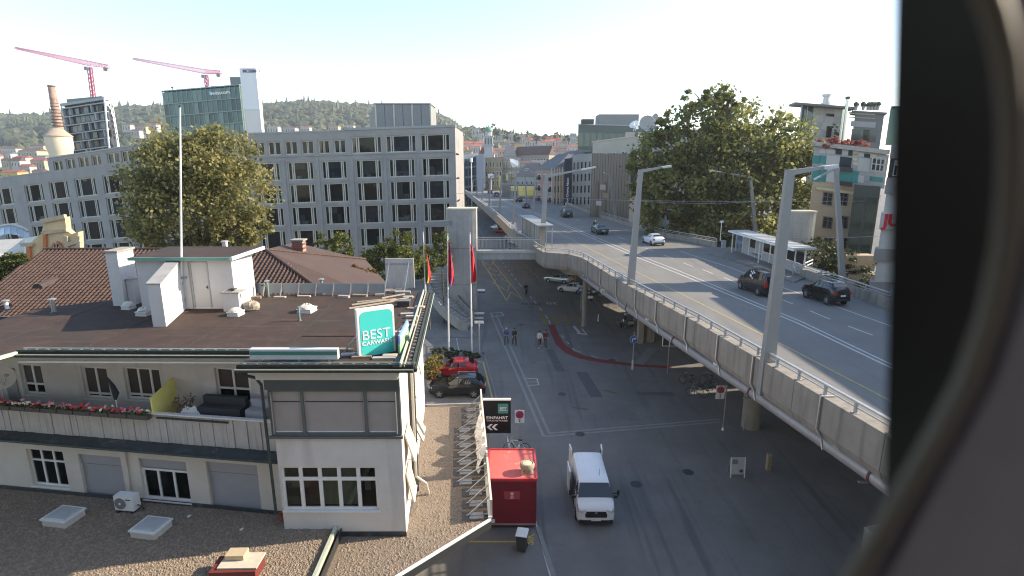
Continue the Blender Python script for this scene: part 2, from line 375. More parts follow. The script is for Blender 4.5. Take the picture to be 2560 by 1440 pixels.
# pale lit paving and drain cover on the forecourt
mk([(1065,846),(1205,842)],.1,mat('joint_dark',(.03,.03,.03),.9)); mk([(1141,845),(1148,880)],.07,paint_w)
q = MB(); c = G(1083,873,.01); q.lathe(c,[(.3,0),(.3,.012)],14); q.o('drain_cover', dark_m, pav)
# faint patches
mk([(1510,975),(1545,985)],.35,mat('worn_yellow',(.13,.12,.07),.85)); mk([(1430,1018),(1470,1024)],.3,mat('pale_patch',(.10,.1,.1),.85))
# repaired strips and covers in the carriageway
pt_m = [mat('patch_dark',(.10,.103,.108),.9,.15,2,spots=[(3,.55,.7,(.11,.11,.11),.5)]), mat('patch_pale',(.145,.145,.142),.85,.15,2,spots=[(3,.55,.7,(.11,.11,.11),.5)])]
for i,(x,y,w,d) in enumerate(((1480,960,1.0,5.5),(1560,1040,2.2,1.6),(1395,900,.8,6),(1330,880,.7,7),(1640,985,3.0,.8),(1250,700,.8,9),(1330,760,2.6,1.2))):
    c = G(x,y,.006); q = MB(); a = .09; q.face([c+Vector((-w/2,-d/2+a*w,0)),c+Vector((w/2,-d/2,0)),c+Vector((w/2-.1*d,d/2,0)),c+Vector((-w/2-.1*d,d/2+a,0))]); q.o('asphalt_patch', pt_m[i%2], street)
for x,y in ((1450,1085),(1590,1210),(1405,985),(1720,1180),(1302,812),(1530,900)):
    q = MB(); q.lathe(G(x,y,.008),[(.33,0),(.33,.008),(.27,.011),(.27,.008)],16); q.o('manhole_cover', mat('cast_iron',(.05,.05,.052),.6,.2,20), street)
# ---------------------------------------------------------------- hills (far ground, rising) 
def hill(name, prof, Y, back, m_, zlow=-6, depthdrop=8):
    """prof: picture skyline points; surface climbs from (Y) to the skyline at Y+back"""
    q = MB(); n = len(prof); rows = 9; vs = []
    for r in range(rows):
        t = r/(rows-1)
        for (x,y) in prof:
            top = D(x,y,Y+back); bx = D(x,HORIZON+1,Y).x
            e = t*t*(3-2*t)*.55+.45*t
            vs.append((X2(bx,top.x,t), Y+back*t, X2(0,top.z,e)))
    for (x,y) in prof:
        top = D(x,y,Y+back); vs.append((top.x,Y+back*1.6,top.z-60))
    q.v = vs
    for r in range(rows):
        for i in range(n-1): a = r*n+i; q.f.append((a,a+1,a+1+n,a+n))
    q.o(name, m_, kind='structure', smooth=True, origin=(0,0,0)); return q, n, rows
hill_m = mat('hill_meadow', (.085,.095,.05), .95, .3, .01)
HP = [(-900,330),(-400,318),(0,300),(60,303),(140,296),(220,292),(300,283),(360,278),(430,280),(520,284),(650,275),(700,272),(760,268),(830,270),(900,275),(960,280),(1040,285),(1090,298),(1120,312),(1145,330),(1200,352),(1300,380),(1420,402)]
HQ = hill('wooded_hill', HP, 560, 620, hill_m)
HP2 = [(1020,345),(1100,338),(1140,336),(1180,330),(1240,336),(1290,346),(1340,350),(1420,352),(1500,352),(1600,355),(1750,370),(1950,395)]
HQ2 = hill('town_hill', HP2, 520, 420, hill_m)
# ================================================================ FACADE HELPERS
class Line:
    """a vertical wall plane from A to B (left to right seen from outside)"""
    def __init__(s, A, B):
        s.A = Vector((A[0],A[1],0)); s.B = Vector((B[0],B[1],0)); s.t = (s.B-s.A).normalized(); s.L = (s.B-s.A).length
        s.n = Vector((s.t.y,-s.t.x,0))
    def P(s, u, z, d=0.0): p = s.A+s.t*u+s.n*d; return Vector((p.x,p.y,z))
    def px(s, x, y):
        p = V(x,y,s.A,s.B); return (Vector((p.x,p.y,0))-s.A).dot(s.t), p.z
    def rect(s, tl, tr, br, bl):
        q = [s.px(*p) for p in (tl,tr,br,bl)]
        return (q[0][0]+q[3][0])/2, (q[1][0]+q[2][0])/2, (q[2][1]+q[3][1])/2, (q[0][1]+q[1][1])/2
    def slab(s, m, u0, u1, z0, z1, d0, d1):
        P = s.P; m.hexa([P(u0,z0,d1),P(u1,z0,d1),P(u1,z0,d0),P(u0,z0,d0),P(u0,z1,d1),P(u1,z1,d1),P(u1,z1,d0),P(u0,z1,d0)]); return m
def holed(line, u0, u1, z0, z1, holes, reveal=.18):
    m = MB(); us = sorted({u0,u1}|{h[0] for h in holes}|{h[1] for h in holes}); zs = sorted({z0,z1}|{h[2] for h in holes}|{h[3] for h in holes})
    us = [u for u in us if u0-1e-6<=u<=u1+1e-6]; zs = [z for z in zs if z0-1e-6<=z<=z1+1e-6]
    for a,b in zip(us[:-1],us[1:]):
        for c,d in zip(zs[:-1],zs[1:]):
            mu, mz = (a+b)/2,(c+d)/2
            if any(h[0]<mu<h[1] and h[2]<mz<h[3] for h in holes): continue
            m.face([line.P(a,c),line.P(b,c),line.P(b,d),line.P(a,d)])
    for h in holes:
        a,b,c,d = h[:4]; P = line.P; r = -reveal
        m.face([P(a,c),P(a,d),P(a,d,r),P(a,c,r)]); m.face([P(b,d),P(b,c),P(b,c,r),P(b,d,r)])
        m.face([P(a,d),P(b,d),P(b,d,r),P(a,d,r)]); m.face([P(b,c),P(a,c),P(a,c,r),P(b,c,r)])
    return m
def window(parent, line, r, cols, transoms=(), d=-.1, fw=.06, fm=None, gm=None, sill=True, gms=None, depth=.07, name='window', sillm=None, bar=None):
    """frame part with one pane sub-part per opening; cols = fractions of vertical bars, transoms = fractions of height"""
    fm = fm or white_p; gm = gm or g_room; u0,u1,z0,z1 = r; m = MB(); bw = bar or fw
    line.slab(m,u0,u0+fw,z0,z1,d-depth,d); line.slab(m,u1-fw,u1,z0,z1,d-depth,d)
    line.slab(m,u0+fw,u1-fw,z0,z0+fw,d-depth,d-.002); line.slab(m,u0+fw,u1-fw,z1-fw,z1,d-depth,d-.002)
    cu = [u0+fw/2]+[X2(u0,u1,c) for c in cols]+[u1-fw/2]; cz = [z0+fw/2]+[X2(z0,z1,c) for c in transoms]+[z1-fw/2]
    for c in cu[1:-1]: line.slab(m,c-bw/2,c+bw/2,z0+fw,z1-fw,d-depth,d-.001)
    for c in cz[1:-1]: line.slab(m,u0+fw,u1-fw,c-bw/2,c+bw/2,d-depth,d-.003)
    w = m.o(name, fm, parent); k = 0
    for j,(c,e) in enumerate(zip(cz[:-1],cz[1:])):
        for i,(a,b) in enumerate(zip(cu[:-1],cu[1:])):
            q = MB(); g = gms[k % len(gms)] if gms else gm; k += 1
            line.slab(q,a+bw/2,b-bw/2,c+bw/2,e-bw/2,d-depth*.7,d-depth*.45); q.o('pane', g, w)
    if sill:
        q = MB(); line.slab(q,u0-.05,u1+.05,z0-.05,z0-.003,d-.02,.06); q.o('sill', sillm or fm, w)
    return w
# ================================================================ WHITE BUILDING
ZR, ZG, ZL = 11.3, 4.6, 4.3
WB = root('white_building', 'white rendered house with brown flat roof and set back flowered terrace', 'building', (-9,22,0))
a1 = G(214,1240,ZG); a2 = G(530,1270,ZG); dirn = (a2-a1).normalized()
LA = a1 - dirn*9.0; LB = a1 + dirn*((-8.75-a1.x)/dirn.x)
LOW = Line(LA, LB)
YB = G(1016,1340,ZL).y
BAY = Line((-8.62,YB), (G(1016,1340,ZL).x, YB))
RW = Line(BAY.B, (BAY.B.x-.094*11.2, YB+11.2))
def eav(x,y): return LOW.px(x,y)[1]
zle = eav(330,1112)
# lower storey of the terrace wing
def lr(*p): return LOW.rect(*p)
W1 = lr((62,1120),(158,1130),(172,1222),(85,1211)); W2 = lr((194,1135),(301,1143),(318,1250),(213,1240))
W3 = lr((344,1146),(464,1154),(478,1257),(363,1247)); W4 = lr((512,1157),(643,1160),(653,1277),(531,1270))
m = holed(LOW, 0, LOW.L, ZG-.4, zle, [W1,W2,W3,W4]); m.o('lower_wall', cream_w, WB)
q = MB(); LOW.slab(q,0,LOW.L,ZG-.3,ZG+.16,0,.03); q.o('base_strip', slate, WB)
window(WB, LOW, W1, (1/3,2/3), (.68,), gm=g_room, fw=.08)
W3b = (W3[0],W3[1],W3[2],X2(W3[2],W3[3],.74)); window(WB, LOW, W3b, (1/3,2/3), fw=.09)
for w in (W2,W4,W3):
    q = MB(); top = w[3]; hz = X2(w[2],w[3],.76)
    LOW.slab(q,w[0]+.01,w[1]-.01,hz+.015,top,-.16,-.09)
    if w is not W3: LOW.slab(q,w[0]+.01,w[1]-.01,w[2],hz-.02,-.15,-.12)
    q.o('roller_shutter', shut_m, WB)
    q = MB(); LOW.slab(q,w[0]+.01,w[1]-.01,hz-.02,hz+.015,-.16,-.13); q.o('shutter_rail', dark_m, WB)
q = MB()
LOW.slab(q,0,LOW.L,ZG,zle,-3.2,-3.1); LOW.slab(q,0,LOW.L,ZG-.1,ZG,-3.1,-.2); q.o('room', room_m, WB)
# slate eave under the terrace
q = MB(); P = LOW.P
q.hexa([P(-2,zle-.05,.42),P(LOW.L,zle-.05,.42),P(LOW.L,zle-.05,-.1),P(-2,zle-.05,-.1),P(-2,zle+.03,.42),P(LOW.L,zle+.03,.42),P(LOW.L,zle+.17,-.1),P(-2,zle+.17,-.1)])
q.o('lower_eave', slate, WB)
q = MB(); q.tube([P(-2,zle+.02,.47),P(LOW.L,zle+.02,.47)],.055,8); q.o('gutter', green_cu, WB)
# terrace floor and slatted balustrade
zt0 = LOW.px(330,1082)[1]; zt1 = LOW.px(330,1040)[1]
q = MB(); LOW.slab(q,-2,LOW.L,zle+.02,zle+.17,-2.6,-.1); q.o('terrace_floor', concrete, WB)
nsl = 64; sw = (LOW.L+.3)/nsl; slat0 = None
slat_m = mat('balustrade_board', (.50,.475,.45), .75, .08, 2.5, streak=((9,9,.6),.5,.7,(.33,.31,.28),.6))
zb0, zb1 = zle+.18, zle+.36+ (zt1-zt0)*1.02+.30
for i in range(nsl):
    u = -.3+(i+.5)*sw
    if slat0 is None:
        q = MB(); w = sw*.94
        q.box((0,0,(zb1-zb0)/2),(w,.03,zb1-zb0)); slat0 = q.o('board', slat_m, WB)
        BASE[slat0.name] = Vector((0,0,0)); 
        for v in slat0.data.vertices: v.co += Vector(BASE[WB.name])
    ang = math.atan2(LOW.t.y, LOW.t.x)
    dd = .012*rnd.choice((-1,0,1))
    b = slat0 if i == 0 else part(slat0, WB, 'board', (0,0,0))
    b.location = LOW.P(u, zb0, -.06+dd) - BASE[WB.name]; b.rotation_euler = (0,0,ang)
q = MB(); LOW.slab(q,-.3,LOW.L,zb1,zb1+.05,-.14,.03); q.o('handrail', white_p, WB)
q = MB(); LOW.slab(q,LOW.px(392,1045)[0],LOW.px(570,1053)[0],zb1-.17,zb1-.11,-.03,.03); q.o('rail_bar', dark_m, WB)
# upper wall behind the terrace
UP = Line(LOW.P(-1.2,0,-1.25)[:2], (BAY.A.x+.02, LOW.P(LOW.L,0,-1.25).y))
ur = UP.rect
U1 = ur((48,910),(104,912),(112,988),(58,984)); U2 = ur((202,917),(268,918),(275,998),(212,995)); U3 = ur((307,919),(400,921),(405,1002),(318,998)); U4 = ur((536,921),(628,922),(632,1040),(548,1036))
holed(UP, 0, UP.L, zle+.3, ZR-.1, [U1,U2,U3,U4], .16).o('upper_wall', white_w, WB)
window(WB, UP, U1, (.5,), (.33,), gms=[g_dark,g_dark,blind_d,blind_d], fw=.09)
window(WB, UP, U2, (.5,), (.14,), gms=[g_dark,g_dark,blind_d,blind_d], fw=.09)
window(WB, UP, U3, (.36,.70), (.14,), gms=[g_dark]*3+[blind_d]*3, fw=.09)
window(WB, UP, U4, (.48,.92), (.30,.56), gms=[white_p,white_p,white_p,g_dark,g_dark,g_dark,blind_d,blind_d,blind_d], fw=.09)
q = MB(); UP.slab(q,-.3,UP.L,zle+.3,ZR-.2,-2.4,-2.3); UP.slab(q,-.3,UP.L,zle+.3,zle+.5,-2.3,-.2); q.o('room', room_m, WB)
# the bay in front
def bx(x,y): return BAY.px(x,y)
zc = bx(850,1088)[1]; zt = bx(850,971)[1]; zs = bx(850,945)[1]
BW = BAY.rect((696,1165),(940,1169),(949,1282),(713,1270))
BT = (BAY.px(672,1000)[0], BAY.px(1000,1000)[0], zc, zt)
holed(BAY, 0, BAY.L, ZL-.3, ZR-.12, [BW,BT], .2).o('bay_wall', white_w, WB)
q = MB(); BAY.slab(q,BAY.px(846,1322)[0],BAY.L+.02,ZL-.2,ZL+.2,0,.03); q.o('base_strip', slate, WB)
holed(RW, 0, RW.L, ZL-.3, ZR-.12, [], .2).o('side_wall', white_w, WB)
window(WB, BAY, BW, (.2,.4,.6,.8), (.70,), fw=.09, bar=.14, gms=[g_room], d=-.08)
win_fr = mat('bay_frame', (.11,.125,.125), .5, .1, 2)
wbt = window(WB, BAY, BT, (.255,.735), (), fw=.10, bar=.1, fm=win_fr, gms=[curt_m], d=.05, depth=.16, sill=False)
for a,b in ((.03,.235),(.275,.715),(.755,.97)):
    q = MB(); BAY.slab(q,X2(BT[0],BT[1],a),X2(BT[0],BT[1],b),X2(zc,zt,.72)-.015,X2(zc,zt,.72)+.015,-.02,.0); q.o('blind_rail', dark_m, wbt)
    q = MB(); BAY.slab(q,X2(BT[0],BT[1],a),X2(BT[0],BT[1],b),zc+.12,zc+.16,-.02,.0); q.o('blind_hem', white_p, wbt)
for u in (BT[0]+.12, BT[1]-.14):
    q = MB(); q.tube([BAY.P(u,zc+.1,.09),BAY.P(u,zt-.1,.09)],.025,6); q.o('guide_rod', galv, wbt)
q = MB(); BAY.slab(q,BT[0]-.08,BT[1]+.06,zc-.09,zc-.003,0,.12); q.o('bay_sill', win_fr, WB)
q = MB(); BAY.slab(q,BT[0]-.05,BT[1]+.02,zt+.003,zs,.0,.14); q.o('awning_case', mat('case_dark',(.07,.085,.085),.5,.1,2), WB)
q = MB(); BAY.slab(q,BAY.px(645,940)[0],BAY.L-.02,zs+.004,ZR-.3,0,.2); q.o('cornice', cream_w, WB)
q = MB(); BAY.slab(q,.1,BAY.L,ZL,ZR,-3,-2.9); BAY.slab(q,.1,BAY.L-.1,ZL,ZL+.1,-2.9,-.3); q.o('room', room_m, WB)
for i,(a,b,c) in enumerate(((.0,.2,(.36,.33,.25)),(.2,.39,(.28,.15,.11)),(.4,.6,(.62,.60,.38)),(.6,.79,(.61,.60,.39)))):
    q = MB(); BAY.slab(q,X2(BW[0],BW[1],a)+.02,X2(BW[0],BW[1],b)-.02,BW[2]+.1,BW[3],-.28,-.25); q.o('curtain', solid('curtain_%d'%int(c[0]*100),c,.9), WB)
q = MB(); BAY.slab(q,X2(BW[0],BW[1],.82),X2(BW[0],BW[1],.88),BW[2]+.5,BW[2]+1.0,-.6,-.55); q.o('paper', white_p, WB)
# concealed left side of the bay
q = MB(); q.face([(BAY.A.x,YB+3,ZG),(BAY.A.x,YB,ZG),(BAY.A.x,YB,ZR-.12),(BAY.A.x,YB+3,ZR-.12)]); q.o('bay_side', white_w, WB)
# ---- roof
rp = [G(-700,880,ZR),G(40,880,ZR),G(640,882,ZR),G(590,917,ZR),G(1034,917,ZR),G(1080,730,ZR),G(1055,727,ZR),G(640,737,ZR),G(330,744,ZR),G(90,772,ZR),G(0,800,ZR),G(-700,860,ZR)]
rp[0] = Vector((-40,rp[1].y,ZR)); rp[-1] = Vector((-40,G(0,800,ZR).y,ZR))
m = MB(); m.prism([(p.x,p.y) for p in rp], ZR-.16, ZR); m.o('roof', bitumen, WB)
for i in range(0,9,2):      # welded laps between the roofing sheets
    a = G(-60+i*128+8*(i%2),876,ZR+.004); b = a+Vector((-.35-.02*i,a.y*.0+7.2-.05*i,0)); q = MB(); q.beam((a.x,a.y+.1,ZR+.005),(b.x,b.y,ZR+.005),.11,.012); q.o('sheet_lap', mat('lap_dark',(.04,.027,.021),.9,.3,4,spots=[(3,.52,.66,(.075,.055,.045),.7)]), WB)
q = MB(); pr = [(p.x,p.y) for p in rp]   # dark eave underside box, a little inside the edge
def edge_strip(a, b, w, z0, z1, inset, mt, nm):
    t = (b-a); t.z = 0; t.normalize(); s = Vector((-t.y,t.x,0)); q = MB()
    p = [a+s*inset, b+s*inset, b+s*(inset+w), a+s*(inset+w)]
    q.hexa([(v.x,v.y,z0) for v in p]+[(v.x,v.y,z1) for v in p]); return q.o(nm, mt, WB)
E1 = (rp[1],rp[2]); E2 = (rp[3],rp[4]); E3 = (rp[4],rp[5]); E4 = (rp[2],rp[3])
for (a,b) in (E1,E2,E3):
    t = (b-a).normalized(); o_ = Vector((t.y,-t.x,0))
    q = MB(); q.tube([a+o_*.05-Vector((0,0,.13)),b+o_*.05-Vector((0,0,.13))],.075,8); q.o('gutter', green_cu, WB)
    q = MB(); q.tube([a+o_*.12-Vector((0,0,.07)),b+o_*.12-Vector((0,0,.07))],.018,6); q.o('gutter_bead', pale_gr, WB)
    edge_strip(a,b,.05,ZR,ZR+.07,.02,green_cu,'eave_trim'); edge_strip(a,b,.03,ZR,ZR+.055,.30,pale_gr,'eave_flashing')
    L = (b-a).length; k = 0
    sg = None
    for i in range(int(L/.42)):
        p = a+t*(.2+i*.42)-o_*.17
        if sg is None:
            q = MB(); q.box((0,0,.03),(.09,.05,.06)); sg = q.o('snow_guard', galv, WB)
            for v in sg.data.vertices: v.co += BASE[WB.name]
        c = sg if i == 0 else part(sg, WB, 'snow_guard', (0,0,0)); c.location = p - BASE[WB.name]
edge_strip(E3[0],E3[1],.05,ZR,ZR+.16,.42,pale_gr,'verge_board'); edge_strip(E3[0],E3[1],.22,ZR,ZR+.04,.48,slate,'verge_felt')
edge_strip(E1[0],E1[1],.04,ZR-.42,ZR-.36,-.0,white_p,'soffit_rail'); edge_strip(E1[0],E1[1],1.2,ZR-.2,ZR-.17,.0,slate,'soffit')
q = MB(); a = UP.P(0,ZR-.52,.25); b = UP.P(UP.L,ZR-.52,.25); q.tube([a,b],.05,8); q.o('awning_tube', cream_w, WB)
# bay return at the far left with a small wall
q = MB(); p = G(40,880,ZR)-Vector((.75,0,0)); q.hexa([(-24,UP.A.y-3.4,zle+.3),(p.x-.35,UP.A.y-3.4,zle+.3),(p.x-.35,UP.A.y+.2,zle+.3),(-24,UP.A.y+.2,zle+.3),(-24,UP.A.y-3.4,ZR-.16),(p.x-.35,UP.A.y-3.4,ZR-.16),(p.x-.35,UP.A.y+.2,ZR-.16),(-24,UP.A.y+.2,ZR-.16)])
lb = q
lb.v=[(v[0],max(v[1],UP.A.y-.5),v[2]) for v in lb.v]; lb.o('end_wall', white_w, WB)
q = MB(); pe = G(40,880,ZR); q.prism([(-26,pe.y-3.2),(pe.x-.9,pe.y-3.2),(pe.x+.02,pe.y),(-26,pe.y)], ZR-.16, ZR-.004); q.o('end_roof', bitumen, WB)
q = MB(); q.beam((pe.x-.9,pe.y-3.2,ZR-.04),(pe.x+.02,pe.y,ZR-.04),.12,.12); q.o('gutter_bead', pale_gr, WB)
# door in the left return
u = UP.px(32,960)[0]; q = MB(); UP.slab(q,u-.3,u+.25,zle+.4,UP.px(30,920)[1],0,.04); q.o('door', mat('terrace_door',(.3,.28,.27),.6), WB)
# down pipes
q = MB(); q.tube([D(600,935,YB-.15),D(640,945,YB-.1),D(653,962,YB-.12),D(668,1095,YB-.12),D(690,1280,YB-.12)],.055,8); q.o('down_pipe', green_cu, WB)
q = MB(); pz = RW.P(4.5,0,.15)
q.tube([RW.P(2.6,ZR-.25,.45),RW.P(2.6,ZR-1.2,.2),RW.P(2.6,ZL+.9,.2),RW.P(2.6,ZL+.55,.6),RW.P(2.6,ZL+.05,.7)],.06,8); q.o('down_pipe', mat('pipe_cream',(.42,.40,.34),.5), WB)
q = MB(); q.tube([V(310,1123,LOW.P(0,0,.05),LOW.P(5,0,.05)),V(325,1235,LOW.P(0,0,.05),LOW.P(5,0,.05))],.05,6); q.o('cable_duct', cream_w, WB)
# window awnings on the sunny side
aw_m = mat('awning_cloth', (.62,.50,.36), .85, .06, 3)
for i,(u,z0,z1,out,ww) in enumerate(((.7,7.0,8.1,.38,1.2),(3.2,6.5,7.5,.5,1.3),(.5,5.4,6.6,.3,1.1),(3.0,8.6,9.9,.3,1.3),(5.6,8.6,9.9,.35,1.3))):
    ar = root('awning', ['tan cloth awning half way up the bright side wall','broad tan cloth awning on the side wall beside the gravel','lowest tan awning on the bright side wall','upper tan awning on the side wall near the front corner','upper tan awning on the side wall farther from the front corner'][i], 'awning', RW.P(u+ww/2,z0,0), 'window awnings on the side wall')
    q = MB(); P = RW.P; q.hexa([P(u,z0,out),P(u+ww,z0,out),P(u+ww,z0-.03,out-.05),P(u,z0-.03,out-.05),P(u,z1,.06),P(u+ww,z1,.06),P(u+ww,z1-.05,.02),P(u,z1-.05,.02)]); q.o('cloth', aw_m, ar)
    q = MB(); q.tube([P(u,z0,out),P(u+ww,z0,out)],.03,6); q.o('front_bar', white_p, ar)
    q = MB(); q.tube([P(u+.05,z0,out),P(u+.05,z0+.1,.02)],.015,5); q.tube([P(u+ww-.05,z0,out),P(u+ww-.05,z0+.1,.02)],.015,5); q.o('arm', galv, ar)
# ================================================================ GRAVEL ANNEX ROOFS
AN = root('gravel_roof_annex', 'low annex with two gravel roofs and white parapet edge in front of the white house', 'building', (-6,17,0))
c1 = G(846,1310,ZG); c2 = G(790,1440,ZG); cd_ = (c2-c1).normalized(); c3 = c2+cd_*10
m = MB(); m.prism([(-40,LOW.A.y+1.2),(LOW.A.x,LOW.A.y+.4),(c1.x,c1.y+.9),(c1.x,c1.y),(c3.x,c3.y),(-40,c3.y)], 0, ZG); m.o('gravel_roof', gravel_m, AN)
ra = G(1225,1302,ZL); rb = G(1200,1012,ZL); rc = G(1000,1440,ZL); rdir = (rc-ra).normalized(); rd = ra+rdir*6.5
fa = G(1062,1016,ZL)
m = MB(); m0 = m
m.prism([(ra.x,ra.y),(rb.x,rb.y),(fa.x,fa.y),(-8,fa.y),(-8,c1.y),(c1.x+.02,c1.y),(X2(c1.x,c3.x,(c1.y-rd.y)/(c1.y-c3.y))+.02,rd.y),(rd.x,rd.y)], ZL-.32, ZL); m.o('gravel_roof', gravel_m, AN)
m = MB(); m.prism([(ra.x-4.2,ra.y+3.2),(rb.x-1.6,rb.y-.3),(fa.x,fa.y-.3),(-7.9,fa.y-.3),(-7.9,c1.y-6),(rd.x-3.2,rd.y)], 0, ZL-.33); m.o('wall', cream_w, AN)
q = MB(); q.beam((ra.x+.03,ra.y,ZL-.16),(rd.x+.03,rd.y,ZL-.16),.05,.3); q.o('fascia', dark_m, AN)
def bm_(a,b,w,h,zc_,nm,mt,par):
    q = MB(); q.beam((a.x,a.y,zc_),(b.x,b.y,zc_),w,h); return q.o(nm,mt,par)
bm_(ra,rd,.07,.1,ZL+.05,'coping',white_p,AN)
bm_(c1,c3,.12,.2,ZG+.06,'coping',pale_gr,AN); bm_(c1+Vector((.2,0,0)),c3+Vector((.11,0,0)),.04,.3,ZG-.12,'flashing',dark_m,AN)
bm_(fa,rb,.1,.14,ZL+.05,'coping',concrete,AN)
bm_(rb,ra,.13,.22,ZL+.08,'coping',white_p,AN)
# pebbles lying on the near gravel (real relief over the gravel colour)
q = MB(); pb = random.Random(3)
def pebble(x,y,z):
    r = pb.uniform(.022,.05); n0 = len(q.v); rot = pb.random()*6.28
    for k in range(5):
        a = rot+k*1.2566; q.v.append((x+math.cos(a)*r*pb.uniform(.8,1.3),y+math.sin(a)*r*pb.uniform(.8,1.2),z))
    q.v.append((x,y,z+r*pb.uniform(.7,1.1)))
    for k in range(5): q.f.append((n0+k,n0+(k+1)%5,n0+5))
for i in range(14000):
    px_, py_ = pb.uniform(-20,850), pb.uniform(1225,1440)
    p = G(px_,py_,ZG)
    if p.y < LOW.P((p.x-LOW.A.x)/LOW.t.x,0).y-.05 and (p.x-c1.x)*cd_.y-(p.y-c1.y)*cd_.x > .12: pebble(p.x,p.y,ZG)
for i in range(9000):
    p = G(pb.uniform(800,1225),pb.uniform(1020,1440),ZL)
    if (p.x-c1.x)*cd_.y-(p.y-c1.y)*cd_.x < -.4 and (p.x > BAY.B.x+.05-.094*(p.y-YB) or p.y < YB-.05) and (p.x-ra.x)*rdir.y-(p.y-ra.y)*rdir.x > .1 and p.x < ra.x-(p.y-ra.y)*.095-.1: pebble(p.x,p.y,ZL)
q.o('gravel', pebble_m, AN, kind='stuff')
# skylights on the gravel
def skylight(x0,x1,y0,y1,lab):
    c = G((x0+x1)/2,(y0+y1)/2+8,ZG); w = (x1-x0)*.62/1350*22; r = root('skylight', lab, 'skylight', c, 'skylights on the gravel roof', rz=-.16)
    q = MB(); q.box((0,0,.13),(1.0,.85,.26)); q.o('kerb', cream_w, r)
    q = MB(); q.box((0,0,.29),(1.08,.93,.06)); q.o('frame', white_p, r)
    q = MB(); q.lathe((0,0,0),[(.66,.32),(.6,.36),(.4,.385),(.01,.39)],4); 
    M = Matrix.Rotation(math.pi/4,3,'Z'); q.v = [tuple(M@Vector(v)) for v in q.v]; q.v = [(v[0]*1.0,v[1]*.85,v[2]) for v in q.v]; q.o('dome', mat('acrylic_dome',(.42,.45,.45),.35,.08,4), r)
skylight(115,208,1265,1322,'grey domed skylight on the shaded gravel nearer the terrace end')
skylight(330,430,1293,1350,'grey domed skylight half in sun, in front of the air conditioner')
# air conditioner
c = G(322,1276,ZG); r = root('air_conditioner', 'white outdoor air conditioning unit on the gravel beside the roller shutter', 'air conditioner', c, rz=-.12)
q = MB(); q.box((0,0,.42),(.82,.36,.62)); q.o('casing', white_p, r)
q = MB(); q.lathe((-.14,-.185,.42),[(.24,0),(.24,.02),(.2,.02)],18,axis=(0,-1,0)); q.o('fan_grille', solid('grille_grey',(.2,.2,.2),.5), r)
q = MB(); q.lathe((-.14,-.2,.42),[(.05,0),(.05,.02)],10,axis=(0,-1,0)); q.o('fan_hub', white_p, r)
q = MB(); q.box((-.3,0,.05),(.1,.4,.1)); q.box((.3,0,.05),(.1,.4,.1)); q.o('foot', dark_m, r)
q = MB(); q.tube([(.42,0,.3),(.55,.05,.2),(.6,.1,.02)],.02,5); q.o('hose', black_p, r)
q = MB(); q.box((.22,-.19,.6),(.22,.012,.04)); q.o('badge', dark_m, r)
# flower pots at the bay
def pot(x,y,r_,h,lab,mt,lying=False,sc_=ZG):
    c = G(x,y,sc_); rt = root('flower_pot', lab, 'flower pot', c, 'flower pots by the bay wall')
    q = MB(); ax = (1,-.4,.25) if lying else None
    q.lathe(c+Vector((0,0,r_ if lying else 0)),[(r_*.7,0),(r_,h),(r_*1.1,h),(r_*1.1,h*1.15),(r_*.9,h*1.15),(r_*.85,h*.8)],12,axis=ax); q.o('pot', mt, rt)
terra = solid('terracotta', (.34,.10,.06), .8)
pot(708,1300,.16,.24,'terracotta pot standing against the bay at the left of the group',terra)
pot(733,1302,.12,.18,'pale blue pot between terracotta pots by the bay',solid('pot_blue',(.35,.6,.66),.6))
pot(751,1296,.11,.2,'terracotta pot lying on its side by the bay',terra,True)
pot(763,1303,.09,.14,'small terracotta pot at the right of the group',terra)
pot(890,1282,.07,.08,'tiny clay saucer on the bay window sill',terra,sc_=ZG)
# litter on the gravel
for x,y,lab in ((603,1326,'white scrap lying on sunlit gravel edge'),(472,1293,'white scrap lying on shaded gravel')):
    c = G(x,y,ZG); q = MB(); q.box(c+Vector((0,0,.04)),(.1,.06,.05),rz=.5); q.box(c+Vector((.05,.02,.07)),(.05,.05,.03),rz=1); q.o('litter', white_p, None, lab, 'litter')
# crates at the bottom
c = G(592,1440,ZG); r = root('roof_hatch', 'dark red roof hatch under a sheet of plywood on the near gravel', 'roof hatch', c)
q = MB(); q.box(c+Vector((0,.1,.2)),(1.5,.8,.4),rz=.05); q.o('curb', solid('hatch_red',(.16,.035,.03),.6), r)
q = MB(); q.box(c+Vector((.12,.2,.43)),(1.3,.75,.05),rz=.02); q.o('lid', mat('hatch_lid',(.55,.5,.4),.7,.1,5,spots=[(6,.6,.7,(.1,.08,.07),.6)]), r)
q = MB(); q.box(c+Vector((-.12,.38,.55)),(.62,.42,.16),rz=.03); q.o('plywood_box', solid('ply',(.50,.40,.27),.7), r)
